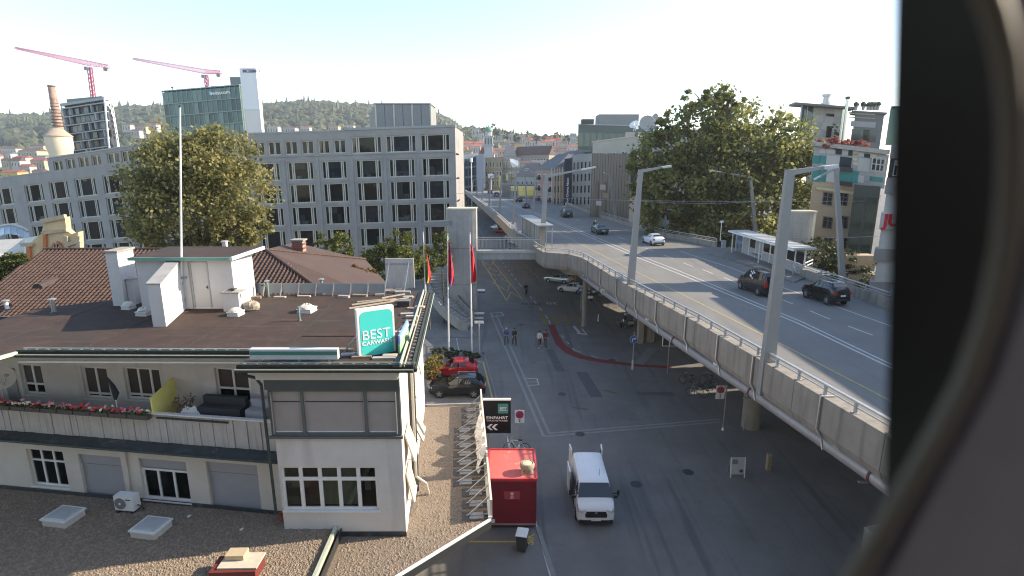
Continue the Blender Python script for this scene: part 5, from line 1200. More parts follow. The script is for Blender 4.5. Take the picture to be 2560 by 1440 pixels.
for side in (63.12,65.25):
    for i in range(nb):
        x = tXb+.08+i*.16
        if b0 is None:
            q = MB(); q.box((0,0,.65),(.03,.03,1.3)); b0 = q.o('baluster', grey_p, FBR); 
            for v in b0.data.vertices: v.co += BASE[FBR.name]
            b0.location = Vector((x,side,8.35))-BASE[FBR.name]
        else: part(b0, FBR, 'baluster', (x,side,8.35))
    q = MB(); q.box(((tXb+3.3)/2,side,9.66),(3.3-tXb,.06,.06)); q.o('rail', grey_p, FBR)
q = MB(); a = D(1196,618,63.0); 
# curved stair beside the tower
ST = root('curved_stair','curved concrete stair with side wall winding down from the lift tower','stairs',(-9,58,0))
cx_, cy_, R0, R1 = -3.6, 66.5, 4.3, 6.6; nst = 30
sc0 = math.radians(118); sc1 = math.radians(258)
for k in range(nst):
    t0, t1 = k/nst, (k+1)/nst; a0, a1_ = X2(sc0,sc1,t0), X2(sc0,sc1,t1); z = X2(8.0,.25,t0)
    f = lambda a,R,z_: (cx_+R*math.cos(a)*1.0,cy_+R*math.sin(a)*1.25,z_)
    q = MB(); q.hexa([f(a0,R0,z-.35),f(a0,R1,z-.35),f(a1_,R1,z-.35),f(a1_,R0,z-.35),f(a0,R0,z),f(a0,R1,z),f(a1_,R1,z),f(a1_,R0,z)]); q.o('step', concrete, ST)
for R,nm,hh in ((R0-.12,'inner_wall',1.1),(R1+.12,'outer_wall',.55)):
    q = MB()
    for k in range(nst):
        a0, a1_ = X2(sc0,sc1,k/nst), X2(sc0,sc1,(k+1)/nst); z0_, z1_ = X2(8,.25,k/nst), X2(8,.25,(k+1)/nst)
        q.hexa([f(a0,R-.1,z0_-.7),f(a0,R+.1,z0_-.7),f(a1_,R+.1,z1_-.7),f(a1_,R-.1,z1_-.7),f(a0,R-.1,z0_+hh),f(a0,R+.1,z0_+hh),f(a1_,R+.1,z1_+hh),f(a1_,R-.1,z1_+hh)])
    q.o(nm, concrete, ST)
q = MB()
for k in range(0,nst*3):
    a = X2(sc0,sc1,k/(nst*3)); z = X2(8,.25,k/(nst*3)); p = f(a,R1+.12,z+.5); q.beam(p,(p[0],p[1],p[2]+.75),.025,.025)
q.o('baluster_row', grey_p, ST, kind='stuff')
q = MB(); q.tube([f(X2(sc0,sc1,k/nst),R1+.12,X2(8,.25,k/nst)+1.25) for k in range(nst+1)],.035,6); q.o('handrail', dark_m, ST)
q = MB(); q.tube([f(X2(sc0,sc1,k/nst),R0-.12,X2(8,.25,k/nst)+1.15) for k in range(nst+1)],.05,6); q.o('handrail', dark_m, ST)
# ================================================================ VEHICLES
tyre_m = solid('tyre',(.02,.02,.02),.85); rim_m = solid('rim',(.42,.43,.45),.35,.7); chrome = solid('chrome',(.55,.56,.58),.2,.9)
lamp_r = solid('tail_lamp',(.40,.02,.02),.25); lamp_w = solid('head_lamp',(.55,.57,.6),.12); plate_m = solid('number_plate',(.7,.7,.68),.5)
PROF = {
 # y (front +), half width, z bottom, z belt, z roof, half roof width
 'hatch': (4.0,[(2.0,.55,.34,.58,.62,.45),(1.93,.74,.24,.66,.70,.62),(1.6,.83,.20,.76,.80,.70),(1.0,.86,.20,.86,.90,.70),(.82,.87,.20,.90,.96,.66),(.1,.88,.20,.92,1.40,.60),(-.4,.88,.20,.93,1.46,.60),(-1.2,.88,.20,.95,1.42,.58),(-1.72,.85,.22,.98,1.16,.60),(-1.9,.80,.30,.94,1.0,.66),(-2.0,.70,.38,.70,.74,.60)],.60,(1.28,-1.28),.31),
 'suv': (4.5,[(2.25,.60,.40,.76,.80,.50),(2.16,.80,.28,.88,.92,.68),(1.8,.90,.26,.98,1.02,.76),(1.05,.92,.26,1.06,1.10,.76),(.9,.93,.26,1.08,1.14,.72),(.15,.93,.26,1.10,1.60,.65),(-.4,.93,.26,1.11,1.67,.66),(-1.5,.93,.26,1.14,1.62,.63),(-1.95,.91,.28,1.16,1.36,.66),(-2.15,.86,.36,1.10,1.16,.72),(-2.25,.76,.44,.85,.89,.66)],.66,(1.38,-1.38),.36),
 'sedan': (4.6,[(2.3,.58,.34,.60,.64,.48),(2.2,.78,.24,.70,.74,.66),(1.8,.86,.20,.80,.83,.74),(1.05,.88,.20,.88,.91,.74),(.85,.89,.20,.90,.95,.70),(.15,.89,.20,.92,1.36,.60),(-.5,.89,.20,.93,1.42,.60),(-1.05,.89,.20,.94,1.36,.58),(-1.55,.88,.20,.95,1.02,.66),(-2.1,.85,.26,.93,.96,.70),(-2.3,.72,.34,.74,.78,.62)],.60,(1.38,-1.35),.31),
 'wagon': (4.6,[(2.3,.58,.34,.60,.64,.48),(2.2,.78,.24,.70,.74,.66),(1.8,.86,.20,.80,.83,.74),(1.05,.88,.20,.88,.91,.74),(.85,.89,.20,.90,.95,.70),(.15,.89,.20,.92,1.38,.60),(-.5,.89,.20,.93,1.45,.60),(-1.7,.89,.20,.95,1.42,.58),(-2.05,.87,.22,.97,1.20,.60),(-2.22,.83,.30,.95,1.0,.68),(-2.3,.74,.36,.74,.78,.62)],.60,(1.38,-1.35),.31),
 'minivan': (4.6,[(2.3,.60,.36,.70,.74,.50),(2.2,.80,.26,.82,.86,.68),(1.85,.90,.22,.95,.99,.76),(1.35,.93,.22,1.06,1.12,.76),(.7,.94,.22,1.08,1.72,.70),(0,.94,.22,1.10,1.86,.72),(-1.2,.94,.22,1.12,1.87,.72),(-2.0,.93,.22,1.13,1.84,.72),(-2.2,.92,.24,1.14,1.62,.74),(-2.27,.90,.30,1.12,1.18,.80),(-2.32,.84,.36,.8,.84,.78)],.66,(1.45,-1.4),.33),
 'van': (5.1,[(2.55,.66,.36,.84,.88,.60),(2.48,.88,.26,.98,1.02,.78),(2.34,.95,.24,1.10,1.14,.84),(2.08,.97,.24,1.22,1.27,.85),(1.98,.98,.24,1.25,1.36,.84),(1.18,.98,.24,1.28,1.90,.79),(.85,.98,.24,1.28,1.97,.78),(-1.2,.98,.24,1.28,1.98,.78),(-2.35,.98,.24,1.28,1.97,.78),(-2.5,.98,.26,1.28,1.95,.78),(-2.55,.97,.30,1.26,1.9,.78)],.72,(1.62,-1.55),.34),
}
def lerp_st(st, y):
    for a,b in zip(st[:-1],st[1:]):
        if a[0] >= y >= b[0]:
            t = (a[0]-y)/(a[0]-b[0]); return [X2(p,q,t) for p,q in zip(a,b)]
    return list(st[-1])
def car(kind, paint, lab, group, cat='car', name='parked_car', side_glass=True, dark_trim=False, roofbars=None, rack=False):
    L, st, gb, axles, rw_ = PROF[kind]
    r = proto(name, lab, cat, group); q = MB(); NB = 7
    def ring(s):
        y,w,zb,zl,zr,hr = s
        h = [(w*.86,zb),(w*.985,zb+.10),(w,X2(zb,zl,.55)),(w*.955,zl),(X2(w*.955,hr,.5),X2(zl,zr,.5)),(hr,zr-.05*min(1,(zr-zl)/.3)),(hr*.72,zr)]
        return [(x,y,z) for x,z in h]+[(0,y,zr+.012)]+[(-x,y,z) for x,z in reversed(h)]
    st2 = []
    for a,b in zip(st[:-1],st[1:]): st2 += [a, [X2(p,q_,.5) for p,q_ in zip(a,b)]]
    st2.append(st[-1]); R_ = [ring(s) for s in st2]; n = len(R_[0])
    for rg in R_: q.v += rg
    for i in range(len(R_)-1):
        for k in range(n-1): a = i*n+k; q.f.append((a,a+1,a+1+n,a+n))
        q.f.append((i*n+n-1,i*n,i*n+n,i*n+2*n-1))
    q.f.append(tuple(range(n))); e = (len(R_)-1)*n; q.f.append(tuple(e+n-1-k for k in range(n)))
    body = q.o('body', paint, r, smooth=True)
    def spt(y, h, sd, off=.012):      # point on the greenhouse side: h 0 belt, 1 roof edge
        s = lerp_st(st,y); w = s[1]*.955; x = X2(w,s[5],h); z = X2(s[3],s[4]-.05*min(1,(s[4]-s[3])/.3),h); return (sd*(x+off),y,z+off*.3)
    # cabin extent
    cab = [s for s in st if s[4]-s[3] > .3]; yf, yb = cab[0][0], cab[-1][0]
    fi = st.index(cab[0]); bi = st.index(cab[-1]); yA = st[fi-1][0]; yZ = st[min(bi+1,len(st)-1)][0]
    def sidewin(y0,y1,nm='side_window'):
        for sd in (1,-1):
            q = MB(); k = 4
            for i in range(k):
                a, b = X2(y0,y1,i/k), X2(y0,y1,(i+1)/k)
                def hh(y): s = lerp_st(st,y); return min(.92,1) if s[4]-s[3]>.2 else .6
                pts = [spt(a,.10,sd),spt(b,.10,sd),spt(b,hh(b)-.02,sd),spt(a,hh(a)-.02,sd)]
                q.face(pts if sd<0 else pts[::-1])
            q.o(nm, g_car, r)
    if kind == 'van':
        sidewin(1.75,.85)
    else:
        m1 = X2(yf,yb,.42) if kind != 'minivan' else .1
        sidewin(X2(yA,yf,.35),m1+.05); sidewin(m1-.05,X2(m1,yb,.78)); 
        if kind in ('suv','wagon','minivan'): sidewin(X2(m1,yb,.84),X2(yb,yZ,.15))
    def cross(ya,yb_,nm,hi=.96,lo=.06):
        q = MB(); A = lerp_st(st,ya); B = lerp_st(st,yb_)
        def pt(s,y,t,fx): 
            return None
        wk_ = .95 if kind == 'van' else .86; wa, wb_ = A[1]*.955*wk_, B[5]*wk_
        p = lambda t,fx: Vector((fx*X2(wa,wb_,t), X2(ya,yb_,t), X2(A[4],B[4],t)))
        nrm_ = Vector((0,(B[4]-A[4])*(1 if ya>yb_ else -1),abs(ya-yb_))).normalized()*.016
        k = 4; bulge = .03
        for j in range(k):
            f0, f1 = X2(-1,1,j/k), X2(-1,1,(j+1)/k); d = nrm_
            pts = [p(lo,f0)+d,p(lo,f1)+d,p(hi,f1)+d,p(hi,f0)+d]; q.face(pts if ya>yb_ else pts[::-1])
        return q.o(nm, g_car, r)
    cross(yA,yf,'windscreen'); 
    if kind != 'van': cross(yZ,yb,'rear_window',.95,.12)
    # wheels
    wheel0 = None
    for ya in axles:
        for sd in (1,-1):
            s = lerp_st(st,ya); x = sd*(s[1]*.985-.10)
            q = MB(); q.lathe((sd*(s[1]*.992-.03),ya,rw_+.02),[(rw_+.075,0),(rw_+.075,.035)],18,axis=(sd,0,0)); q.o('wheel_arch', black_p, r)
            q = MB(); q.lathe((x-sd*.06,ya,rw_),[(rw_*.8,0),(rw_,.02),(rw_,.17),(rw_*.86,.20)],20,axis=(sd,0,0)); w = q.o('wheel', tyre_m, r, smooth=True)
            q = MB(); q.lathe((x+sd*.143,ya,rw_),[(rw_*.66,0),(rw_*.62,.012)],16,axis=(sd,0,0)); q.o('rim_back', solid('rim_dark',(.05,.05,.05),.6), w)
            q = MB()
            for k in range(5):
                a = 2*math.pi*k/5+.3; q.beam((x+sd*.16,ya,rw_),(x+sd*.16,ya+rw_*.62*math.cos(a),rw_+rw_*.62*math.sin(a)),.07,.02,up=(1,0,0))
            q.o('spokes', rim_m, w)
    yF, yR = st[0][0], st[-1][0]; s1 = st[1]; sN = st[-2]
    for sd in (1,-1):
        q = MB(); z = s1[3]-.06; c = Vector((sd*s1[1]*.80,X2(s1[0],st[2][0],.35),z)); q.box(c,(.30,.30,.15),rz=sd*.5); q.o('headlight', lamp_w, r)
        q = MB(); z = sN[3]-.12; q.box((sd*sN[1]*.86,sN[0]+.02,z),(.24,.24,.17 if kind!='minivan' else .4)); q.o('tail_light', lamp_r, r)
        q = MB(); s = lerp_st(st,X2(yA,yf,.3)); q.box((sd*(s[1]+.10),X2(yA,yf,.35),s[3]+.07),(.2,.12,.13)); q.o('wing_mirror', paint if kind!='van' else black_p, r)
        for yy in ((.0,-.9) if kind!='van' else (.8,)):
            s = lerp_st(st,yy); q = MB(); q.box((sd*(s[1]*.985),yy,s[3]-.10),(.03,.18,.03)); q.o('door_handle', chrome if kind!='van' else black_p, r)
    zp = sN[2]+.22 if kind in ('minivan','suv') else sN[3]-.22
    q = MB(); q.box((0,yR-.015,sN[3]-.30),(.5,.03,.12)); q.o('number_plate', plate_m, r)
    q = MB(); q.box((0,yF+.012,s1[2]+.20),(.5,.03,.11)); q.o('number_plate', plate_m, r)
    q = MB(); q.box((0,X2(yF,s1[0],.3),X2(s1[2],s1[3],.62)),(s1[1]*1.25,.16,.16)); q.o('grille', black_p, r)
    q = MB(); q.box((0,X2(yR,sN[0],.4),sN[2]+.10),(sN[1]*1.8,.16,.16)); q.o('rear_bumper', black_p, r)
    if roofbars:
        for sd in (1,-1):
            q = MB(); a, b = X2(yf,yb,.1), X2(yf,yb,.95); sA_, sB_ = lerp_st(st,a), lerp_st(st,b)
            q.tube([(sd*sA_[5]*.95,a,sA_[4]),(sd*sA_[5]*.95,a-.1,sA_[4]+.05),(sd*sB_[5]*.95,b+.1,sB_[4]+.05),(sd*sB_[5]*.95,b,sB_[4])],.022,6); q.o('roof_rail', roofbars, r)
    return r
def paint(nm, c, metal=.0): return mat('paint_'+nm, c, .16, .03, 1.0, metal=metal, spec=.7)
P_blk, P_wht, P_red, P_sil, P_grn, P_nav, P_dgr = paint('black',(.012,.013,.015)), paint('white',(.72,.73,.74)), paint('red',(.50,.018,.02)), paint('silver',(.42,.44,.46),.4), paint('green',(.03,.06,.05)), paint('navy',(.03,.04,.08)), paint('dgrey',(.05,.052,.056))
def at_px(r, x, y, z, x2, y2, front=True):
    """stand a car with its axis through two picture points; rotation turns +Y towards the second"""
    a = G(x,y,z); b = G(x2,y2,z); d = b-a; place(r,(a+b)/2, math.atan2(-d.x,d.y)); r.location.z = z; return r
# heading of the deck at a place
def deckrot(y): a = xat(LALL,y+6)-xat(LALL,y); return math.atan2(-a if a else 0, 6)
def on_deck(r, x, y, z=DZ+.008):
    c = G(x,y,z); dx = xat(RT if c.y>80 else LF if c.y>63 else LN, c.y+8)-xat(RT if c.y>80 else LF if c.y>63 else LN, c.y)
    if c.y < 63: dx = -.17*8
    place(r,(c.x,c.y,z),math.atan2(-dx,8)); return r
bd = 'cars driving along the bridge'
mv = on_deck(car('minivan',P_blk,'black van with round white rear emblem driving behind the nearest lamp post',bd,name='black_van',cat='van'),1893,730)
q = MB()
import math as _m
def emblem(r, y, z, sc=1.0):
    q = MB(); n = 20
    for k in range(n):
        a0, a1_ = 2*_m.pi*k/n, 2*_m.pi*(k+1)/n
        q.face([(.24*sc*_m.cos(a0),y,z+.2*sc*_m.sin(a0)),(.24*sc*_m.cos(a1_),y,z+.2*sc*_m.sin(a1_)),(.20*sc*_m.cos(a1_),y,z+.16*sc*_m.sin(a1_)),(.20*sc*_m.cos(a0),y,z+.16*sc*_m.sin(a0))])
    for dz,w in ((.0,.56),(.06,.3),(-.06,.3),(.11,.22),(-.11,.2)):
        q.face([(-w*sc/2,y-.003,z+dz*sc-.018*sc),(w*sc/2,y-.003,z+dz*sc-.018*sc),(w*sc/2,y-.003,z+dz*sc+.018*sc),(-w*sc/2,y-.003,z+dz*sc+.018*sc)])
    q.o('emblem', wt, r)
emblem(mv,-2.30,1.42,1.35)
q = MB(); pr5 = random.Random(6)
for k in range(16):
    y = pr5.uniform(-.55,.25); z = pr5.uniform(1.2,1.75); s_ = pr5.uniform(.03,.08); x = -(X2(.9,.72,(z-1.1)/.75)+.025); q.face([(x,y-s_,z-s_),(x,y-s_,z+s_),(x,y+s_,z+s_*.6),(x,y+s_,z-s_)])
q.o('window_print', wt, mv)
on_deck(car('suv',P_blk,'black sport utility car with chrome trim at the right of the deck',bd,name='moving_car',roofbars=chrome),2060,752).scale = (.80,.80,1.0)
mv.scale = (.84,.84,1.04)
on_deck(car('hatch',P_wht,'white hatchback driving away below the big tree',bd,name='moving_car'),1632,610)
on_deck(car('sedan',P_grn,'dark green saloon with red tail lights behind the motorcycle',bd,name='moving_car'),1498,583)
on_deck(car('suv',P_dgr,'dark grey car with pale roof rails ahead of the motorcycle',bd,name='moving_car',roofbars=chrome),1416,542)
on_deck(car('hatch',P_nav,'blue grey small car just past the near shelter',bd,name='moving_car'),1315,520)
on_deck(car('hatch',P_blk,'dark small car on the sunlit stripe of the deck',bd,name='moving_car'),1297,504)
on_deck(car('suv',P_blk,'dark car with pale side in the far shaded stretch',bd,name='moving_car'),1241,492)
on_deck(car('hatch',P_dgr,'dark car at the edge of the far lit stretch, left of the dark pair',bd,name='moving_car'),1225,484)
fcar = car('hatch',P_nav,'navy car in the tight cluster on the far sunlit deck',bd,name='moving_car'); on_deck(fcar,1185,474)
for x,y,lab in ((1175,468,'smallest dark car leading the far cluster'),(1192,466,'dark car at the right of the far cluster'),(1201,462,'last dark car of the far cluster near the crest')):
    on_deck(dup(fcar,(0,0,0),0,lab),x,y)
# parked on the forecourt
at_px(car('hatch',P_red,'bright red hatchback parked nose first by the yellow shrub','cars parked beside the house',roofbars=None),1180,935,.004,1096,937)
s_ = at_px(car('suv',P_blk,'black sport utility car parked side on behind the gravel roof','cars parked beside the house',roofbars=chrome),1204,984,.004,1085,984)
# below the bridge
ub = 'cars parked below the bridge'
at_px(car('wagon',P_sil,'silver blue estate car parked below the bridge',ub),1420,708,0,1372,703); 
at_px(car('hatch',P_wht,'white hatchback parked below the bridge beside the crossing sign',ub),1456,732,0,1402,727)
at_px(car('wagon',P_red,'dark red estate car far below the bridge',ub),1268,583,0,1238,582)
at_px(car('hatch',P_wht,'white car partly hidden by the dark red estate',ub),1250,574,0,1229,571)
at_px(car('minivan',P_nav,'dark blue van below the bridge behind the footbridge railing',ub,cat='van'),1288,606,0,1262,602)
at_px(car('wagon',paint('champagne',(.45,.42,.34)),'pale beige car behind the footbridge railing',ub),1312,628,0,1274,627)
at_px(car('hatch',P_wht,'white car roof showing above the beige car',ub),1304,612,0,1276,609)
# white delivery van in front: rear doors open, side door open
V_ = car('van',P_wht,'white delivery van with its rear doors and side door standing open',None,cat='van',name='delivery_van')
for sd in (1,-1):
    q = MB(); q.box((sd*.90,-2.98,1.22),(.07,.86,1.72),rz=sd*.06); d = q.o('rear_door', P_wht, V_); q = MB(); q.box((sd*.86,-2.98,1.62),(.02,.5,.5)); q.o('pane', g_car, d)
q = MB(); q.box((1.14,-1.05,1.0),(.06,1.35,1.5),rz=.02); d = q.o('sliding_door', P_wht, V_); q = MB(); q.box((1.105,-1.05,1.0),(.012,1.0,1.0)); q.o('door_lining', solid('lining',(.25,.24,.23),.8), d)
q = MB(); q.box((.985,.15,1.0),(.02,1.15,1.42)); q.o('door_opening', solid('van_inside',(.02,.02,.022),.9), V_)
q = MB(); q.box((0,2.545,.63),(1.05,.06,.09)); q.o('lower_grille', black_p, V_)
q = MB(); q.box((0,2.525,.85),(1.02,.07,.13)); q.o('grille', black_p, V_)
for sd in (1,-1):
    q = MB(); q.hexa([(sd*.52,2.56,.80),(sd*.94,2.40,.84),(sd*.90,2.2,.84),(sd*.5,2.4,.80),(sd*.55,2.53,.95),(sd*.95,2.24,1.16),(sd*.9,2.1,1.16),(sd*.52,2.4,.95)]); q.o('headlight', solid('headlight_clear',(.20,.21,.23),.12), V_)
    q = MB(); q.hexa([(sd*.515,2.565,.785),(sd*.95,2.41,.82),(sd*.93,2.39,.82),(sd*.515,2.54,.785),(sd*.515,2.565,.81),(sd*.95,2.41,.845),(sd*.93,2.39,.845),(sd*.515,2.54,.81)]); q.o('headlight_trim', black_p, V_)
q = MB(); q.box((0,2.575,.46),(.5,.02,.12)); q.o('number_plate', plate_m, V_)
q = MB(); q.box((0,2.47,.34),(1.7,.2,.18)); q.o('front_bumper', black_p, V_)
q = MB(); q.lathe((0,2.56,.86),[(.085,0),(.085,.02)],12,axis=(0,1,0)); q.o('badge', chrome, V_)
q = MB(); q.tube([(-.35,.55,1.97),(-.37,.3,2.25)],.01,4); q.o('aerial', black_p, V_)
for x in (-.62,-.31,0,.31,.62):
    q = MB(); q.beam((x,.3,1.985),(x,-2.3,1.99),.04,.012); q.o('roof_rib', P_wht, V_)
for sd in (1,-1):
    q = MB(); q.tube([(sd*.98,1.35,1.3),(sd*1.2,1.35,1.35)],.03,5); q.o('mirror_arm', black_p, V_)
    q = MB(); q.box((sd*1.26,1.36,1.38),(.12,.1,.3)); q.o('mirror_head', black_p, V_)
q = MB(); q.box((.35,1.25,1.60),(.2,.02,.06)); 
fr_ = G(1491,1312,.28); rr_ = G(1466,1200,.28); d = fr_-rr_; dd = d.normalized()
place(V_, (fr_.x-dd.x*2.2,fr_.y-dd.y*2.2,0), math.atan2(-dd.x,dd.y)); V_.scale = (1,.80,1)
# ================================================================ CONTAINER, SIGNS, STREET THINGS
cf = G(1340,1320,0); cl = G(1222,1316,0); cy0 = cf.y; CX0, CX1 = D(1218,1270,cy0).x, D(1341,1270,cy0).x
ctop = D(1280,1197,cy0).z; crear = None
CT = root('red_container','dark red container with white emblem and bright red roof','container',((CX0+CX1)/2,cy0+1,0))
cb = D(1280,1314,cy0).z; py_ = V(1322,1122,(0,cy0+0),(1,cy0)).y
gy_ = G(1322,1123,ctop).y
q = MB(); q.prism([(CX0,cy0),(CX1,cy0),(CX1,gy_),(CX0,gy_)], .12, ctop-.1); q.o('body', red_p, CT)
q = MB(); q.prism([(CX0+.06,cy0+.06),(CX1-.06,cy0+.06),(CX1-.06,gy_-.06),(CX0+.06,gy_-.06)], ctop-.099, ctop-.03); q.o('roof', red_roof, CT)
for a,b in (((CX0,cy0),(CX1,cy0)),((CX1,cy0),(CX1,gy_)),((CX1,gy_),(CX0,gy_)),((CX0,gy_),(CX0,cy0))):
    q = MB(); q.beam((a[0],a[1],ctop-.05),(b[0],b[1],ctop-.05),.10,.14); q.o('roof_rim', mat('rim_red',(.5,.05,.06),.5), CT)
for x in (CX0+.05,CX1-.05):
    q = MB(); q.box((x,cy0-.012,ctop/2),(.08,.03,ctop-.3)); q.o('corner_post', red_p, CT)
q = MB(); q.box(((CX0+CX1)/2,cy0-.01,X2(.1,ctop,.05)),(CX1-CX0,.05,.08)); q.o('skid', mat('skid_pale',(.3,.25,.24),.6), CT)
ex_ = D(1280,1238,cy0)
q = MB(); q.box((ex_.x,cy0-.012,ex_.z),(.78,.02,.44)); pl_ = q.o('emblem_plate', solid('plate_red',(.46,.06,.07),.5), CT)
q = MB(); cz = ex_.z+.05; yy = cy0-.027
q.lathe((ex_.x,yy,cz+.11),[(.03,0),(.03,.006)],10,axis=(0,-1,0))
for a,b,w in (((0,.08),(0,-.04),.05),((-.10,.09),(.10,.03),.025),((.10,.09),(-.10,.03),.025),((0,-.04),(.07,-.13),.03),((0,-.04),(-.05,-.13),.03)):
    q.beam((ex_.x+a[0],yy-.003,cz+a[1]),(ex_.x+b[0],yy-.003,cz+b[1]),w,.006,up=(0,1,0))
q.o('emblem', wt, pl_)
text('2001',.10,wt,CT,(ex_.x,cy0-.03,ex_.z-.15),(1,0,0),(0,0,1),depth=.002,bold=.02)
c = D(1232,1302,cy0); q = MB(); q.box((c.x,cy0-.012,c.z),(.22,.02,.2)); q.o('notice', white_p, CT)
q = MB(); q.tube([(CX0+.1,cy0-.05,.8*ctop*.62),(CX0+.1,cy0-.2,ctop*.66)],.03,5); q.o('hook', white_p, CT)
# roof extractor
c = G(1318,1180,ctop-.03); VN = root('roof_extractor','tan mushroom shaped roof extractor on the red container','extractor',c)
vm = mat('extractor_tan',(.36,.31,.23),.6,.08,3)
q = MB(); q.box(c+Vector((0,0,.03)),(.62,.55,.06)); q.o('base_plate', mat('plate_tan',(.5,.4,.3),.6), VN)
q = MB(); q.lathe(c+Vector((0,0,.06)),[(.2,0),(.2,.2)],14); q.box(c+Vector((0,-.2,.14)),(.3,.1,.14)); q.o('neck', vm, VN)
q = MB(); q.lathe(c+Vector((0,0,.24)),[(.24,0),(.37,.05),(.38,.2),(.32,.3),(.29,.3),(.29,.24)],20,caps=False); q.o('drum', vm, VN, smooth=True)
q = MB(); q.lathe(c+Vector((0,0,.4)),[(.29,0),(.24,.13),(.02,.17)],20); q.o('cap', mat('cap_tan',(.6,.52,.36),.6), VN, smooth=True)
# wheelie bin
c = G(1305,1374,0); r = root('wheelie_bin','dark wheelie bin with white lid in front of the container','bin',c,rz=-.2)
q = MB(); q.hexa([(-.2,-.22,.05),(.2,-.22,.05),(.2,.2,.05),(-.2,.2,.05),(-.26,-.28,.92),(.26,-.28,.92),(.26,.28,.92),(-.26,.28,.92)]); q.o('body', solid('bin_dark',(.05,.055,.06),.6), r)
q = MB(); q.hexa([(-.28,-.32,.93),(.28,-.32,.93),(.28,.3,.95),(-.28,.3,.95),(-.25,-.28,.97),(.25,-.28,.97),(.25,.28,1.01),(-.25,.28,1.01)]); q.o('lid', white_p, r)
for sx in (-.2,.2):
    q = MB(); q.lathe((sx,.24,.1),[(.1,-.03),(.1,.03)],10,axis=(1,0,0)); q.o('wheel', tyre_m, r)
q = MB(); q.beam((-.2,.32,.9),(.2,.32,.9),.04,.04); q.o('handle', black_p, r)
# EINFAHRT sign
ey_ = G(1205,1010,ZL).y-1.2; ea = D(1209,1083,ey_); eb = D(1277,1083,ey_); et = D(1243,998,ey_)
EN = root('entrance_sign','black sign reading EINFAHRT WASCHSTRASSE with a teal badge','sign',((ea.x+eb.x)/2,ey_,0))
el = Line((ea.x,ey_),(eb.x,ey_)); z0,z1 = ea.z, et.z; H_ = z1-z0; Wd = el.L
q = MB(); el.slab(q,0,Wd,z0,z1-.08,-.14,0); q.o('panel', solid('sign_black',(.012,.015,.019),.6,spec=.2), EN)
q = MB(); el.slab(q,-.01,Wd+.01,z1-.08,z1,-.16,.01); q.o('top_edge', white_p, EN)
face_part(rrect(el,Wd*.53,Wd*.91,z0+H_*.585,z0+H_*.87,.06,.006),'badge',teal_d,EN)
text('BEST',H_*.085,wt,EN,el.P(Wd*.72,z0+H_*.735,.012),(1,0,0),(0,0,1),depth=.003); text('CARWASH',H_*.045,wt,EN,el.P(Wd*.72,z0+H_*.675,.012),(1,0,0),(0,0,1),depth=.003)
text('EINFAHRT',H_*.115,wt,EN,el.P(Wd*.5,z0+H_*.455,.008),(1,0,0),(0,0,1),depth=.003,bold=.012,sx=1.12); text('WASCHSTRASSE',H_*.062,wt,EN,el.P(Wd*.5,z0+H_*.37,.008),(1,0,0),(0,0,1),depth=.003,sx=1.25)
q = MB()
for k in (0,1):
    u0 = Wd*(.12+.18*k)
    for s_ in (1,-1):
        a = el.P(u0,z0+H_*.185,.01); b = el.P(u0+Wd*.13,z0+H_*(.185+.09*s_),.01); a2 = el.P(u0+Wd*.10,z0+H_*.185,.01); b2 = el.P(u0+Wd*.23,z0+H_*(.185+.09*s_),.01)
        q.face([a,a2,b2,b] if s_>0 else [a,b,b2,a2])
q.o('chevron', wt, EN)
q = MB(); el.slab(q,Wd*.15,Wd*.22,0.0,z0,-.1,-.03); el.slab(q,Wd*.8,Wd*.87,0,z0,-.1,-.03); q.o('post', grey_p, EN)
# traffic signs
def disc(c, r_, mt, nm, par, d, th=.015):
    q = MB(); q.lathe(c,[(r_,0),(r_,th)],22,axis=d); return q.o(nm, mt, par)
sgn_r, sgn_b, sgn_w = solid('sign_red',(.55,.02,.03),.4), solid('sign_blue2',(.03,.13,.42),.4), solid('sign_white',(.75,.75,.73),.4)
def noparking(x,yb,y0,y1,w,lab,px_off=0):
    b = G(x,yb,0); yy = b.y; z0,z1 = D(x,y1,yy).z, D(x,y0,yy).z; cxx = D(x+px_off,(y0+y1)/2,yy).x
    r = root('no_parking_sign',lab,'traffic sign',b); q = MB(); q.tube([b,(b.x,b.y,z1)],.045,8); q.o('post', galv, r)
    q = MB(); q.box((cxx,yy-.07,(z0+z1)/2),(w,.03,z1-z0)); q.o('plate', sgn_w, r)
    rr = w*.42; c = Vector((cxx,yy-.09,z1-rr-.05)); dd_ = (0,-1,0)
    disc(c,rr,sgn_r,'disc',r,dd_); disc(c+Vector((0,-.016,0)),rr*.76,sgn_b,'disc',r,dd_,.01)
    q = MB(); q.beam(c+Vector((-rr*.55,-.03,rr*.55)),c+Vector((rr*.55,-.03,-rr*.55)),.09*w*1.6,.01,up=(0,1,0)); q.o('slash', sgn_r, r)
    q = MB(); q.beam(c+Vector((rr*.55,-.034,rr*.55)),c+Vector((-rr*.55,-.034,-rr*.55)),.09*w*1.6,.01,up=(0,1,0)); q.o('slash', sgn_r, r)
    zc_ = c.z-rr
    q = MB(); q.box((cxx,yy-.092,X2(z0,zc_,.5)),(.035,.012,(zc_-z0)*.6)); q.box((cxx,yy-.093,X2(z0,zc_,.72)),(.12,.012,.03)); q.box((cxx,yy-.093,X2(z0,zc_,.28)),(.12,.012,.03)); q.o('arrow', black_p, r)
    q = MB(); q.lathe(b,[(.09,0),(.06,.2)],8); q.o('collar', white_p, r)
noparking(1299,1118,1024,1056,.62,'no parking sign with double arrow beside the black entrance sign')
noparking(1807,1075,963,996,.60,'no parking sign with double arrow in the shade below the bridge',-7)
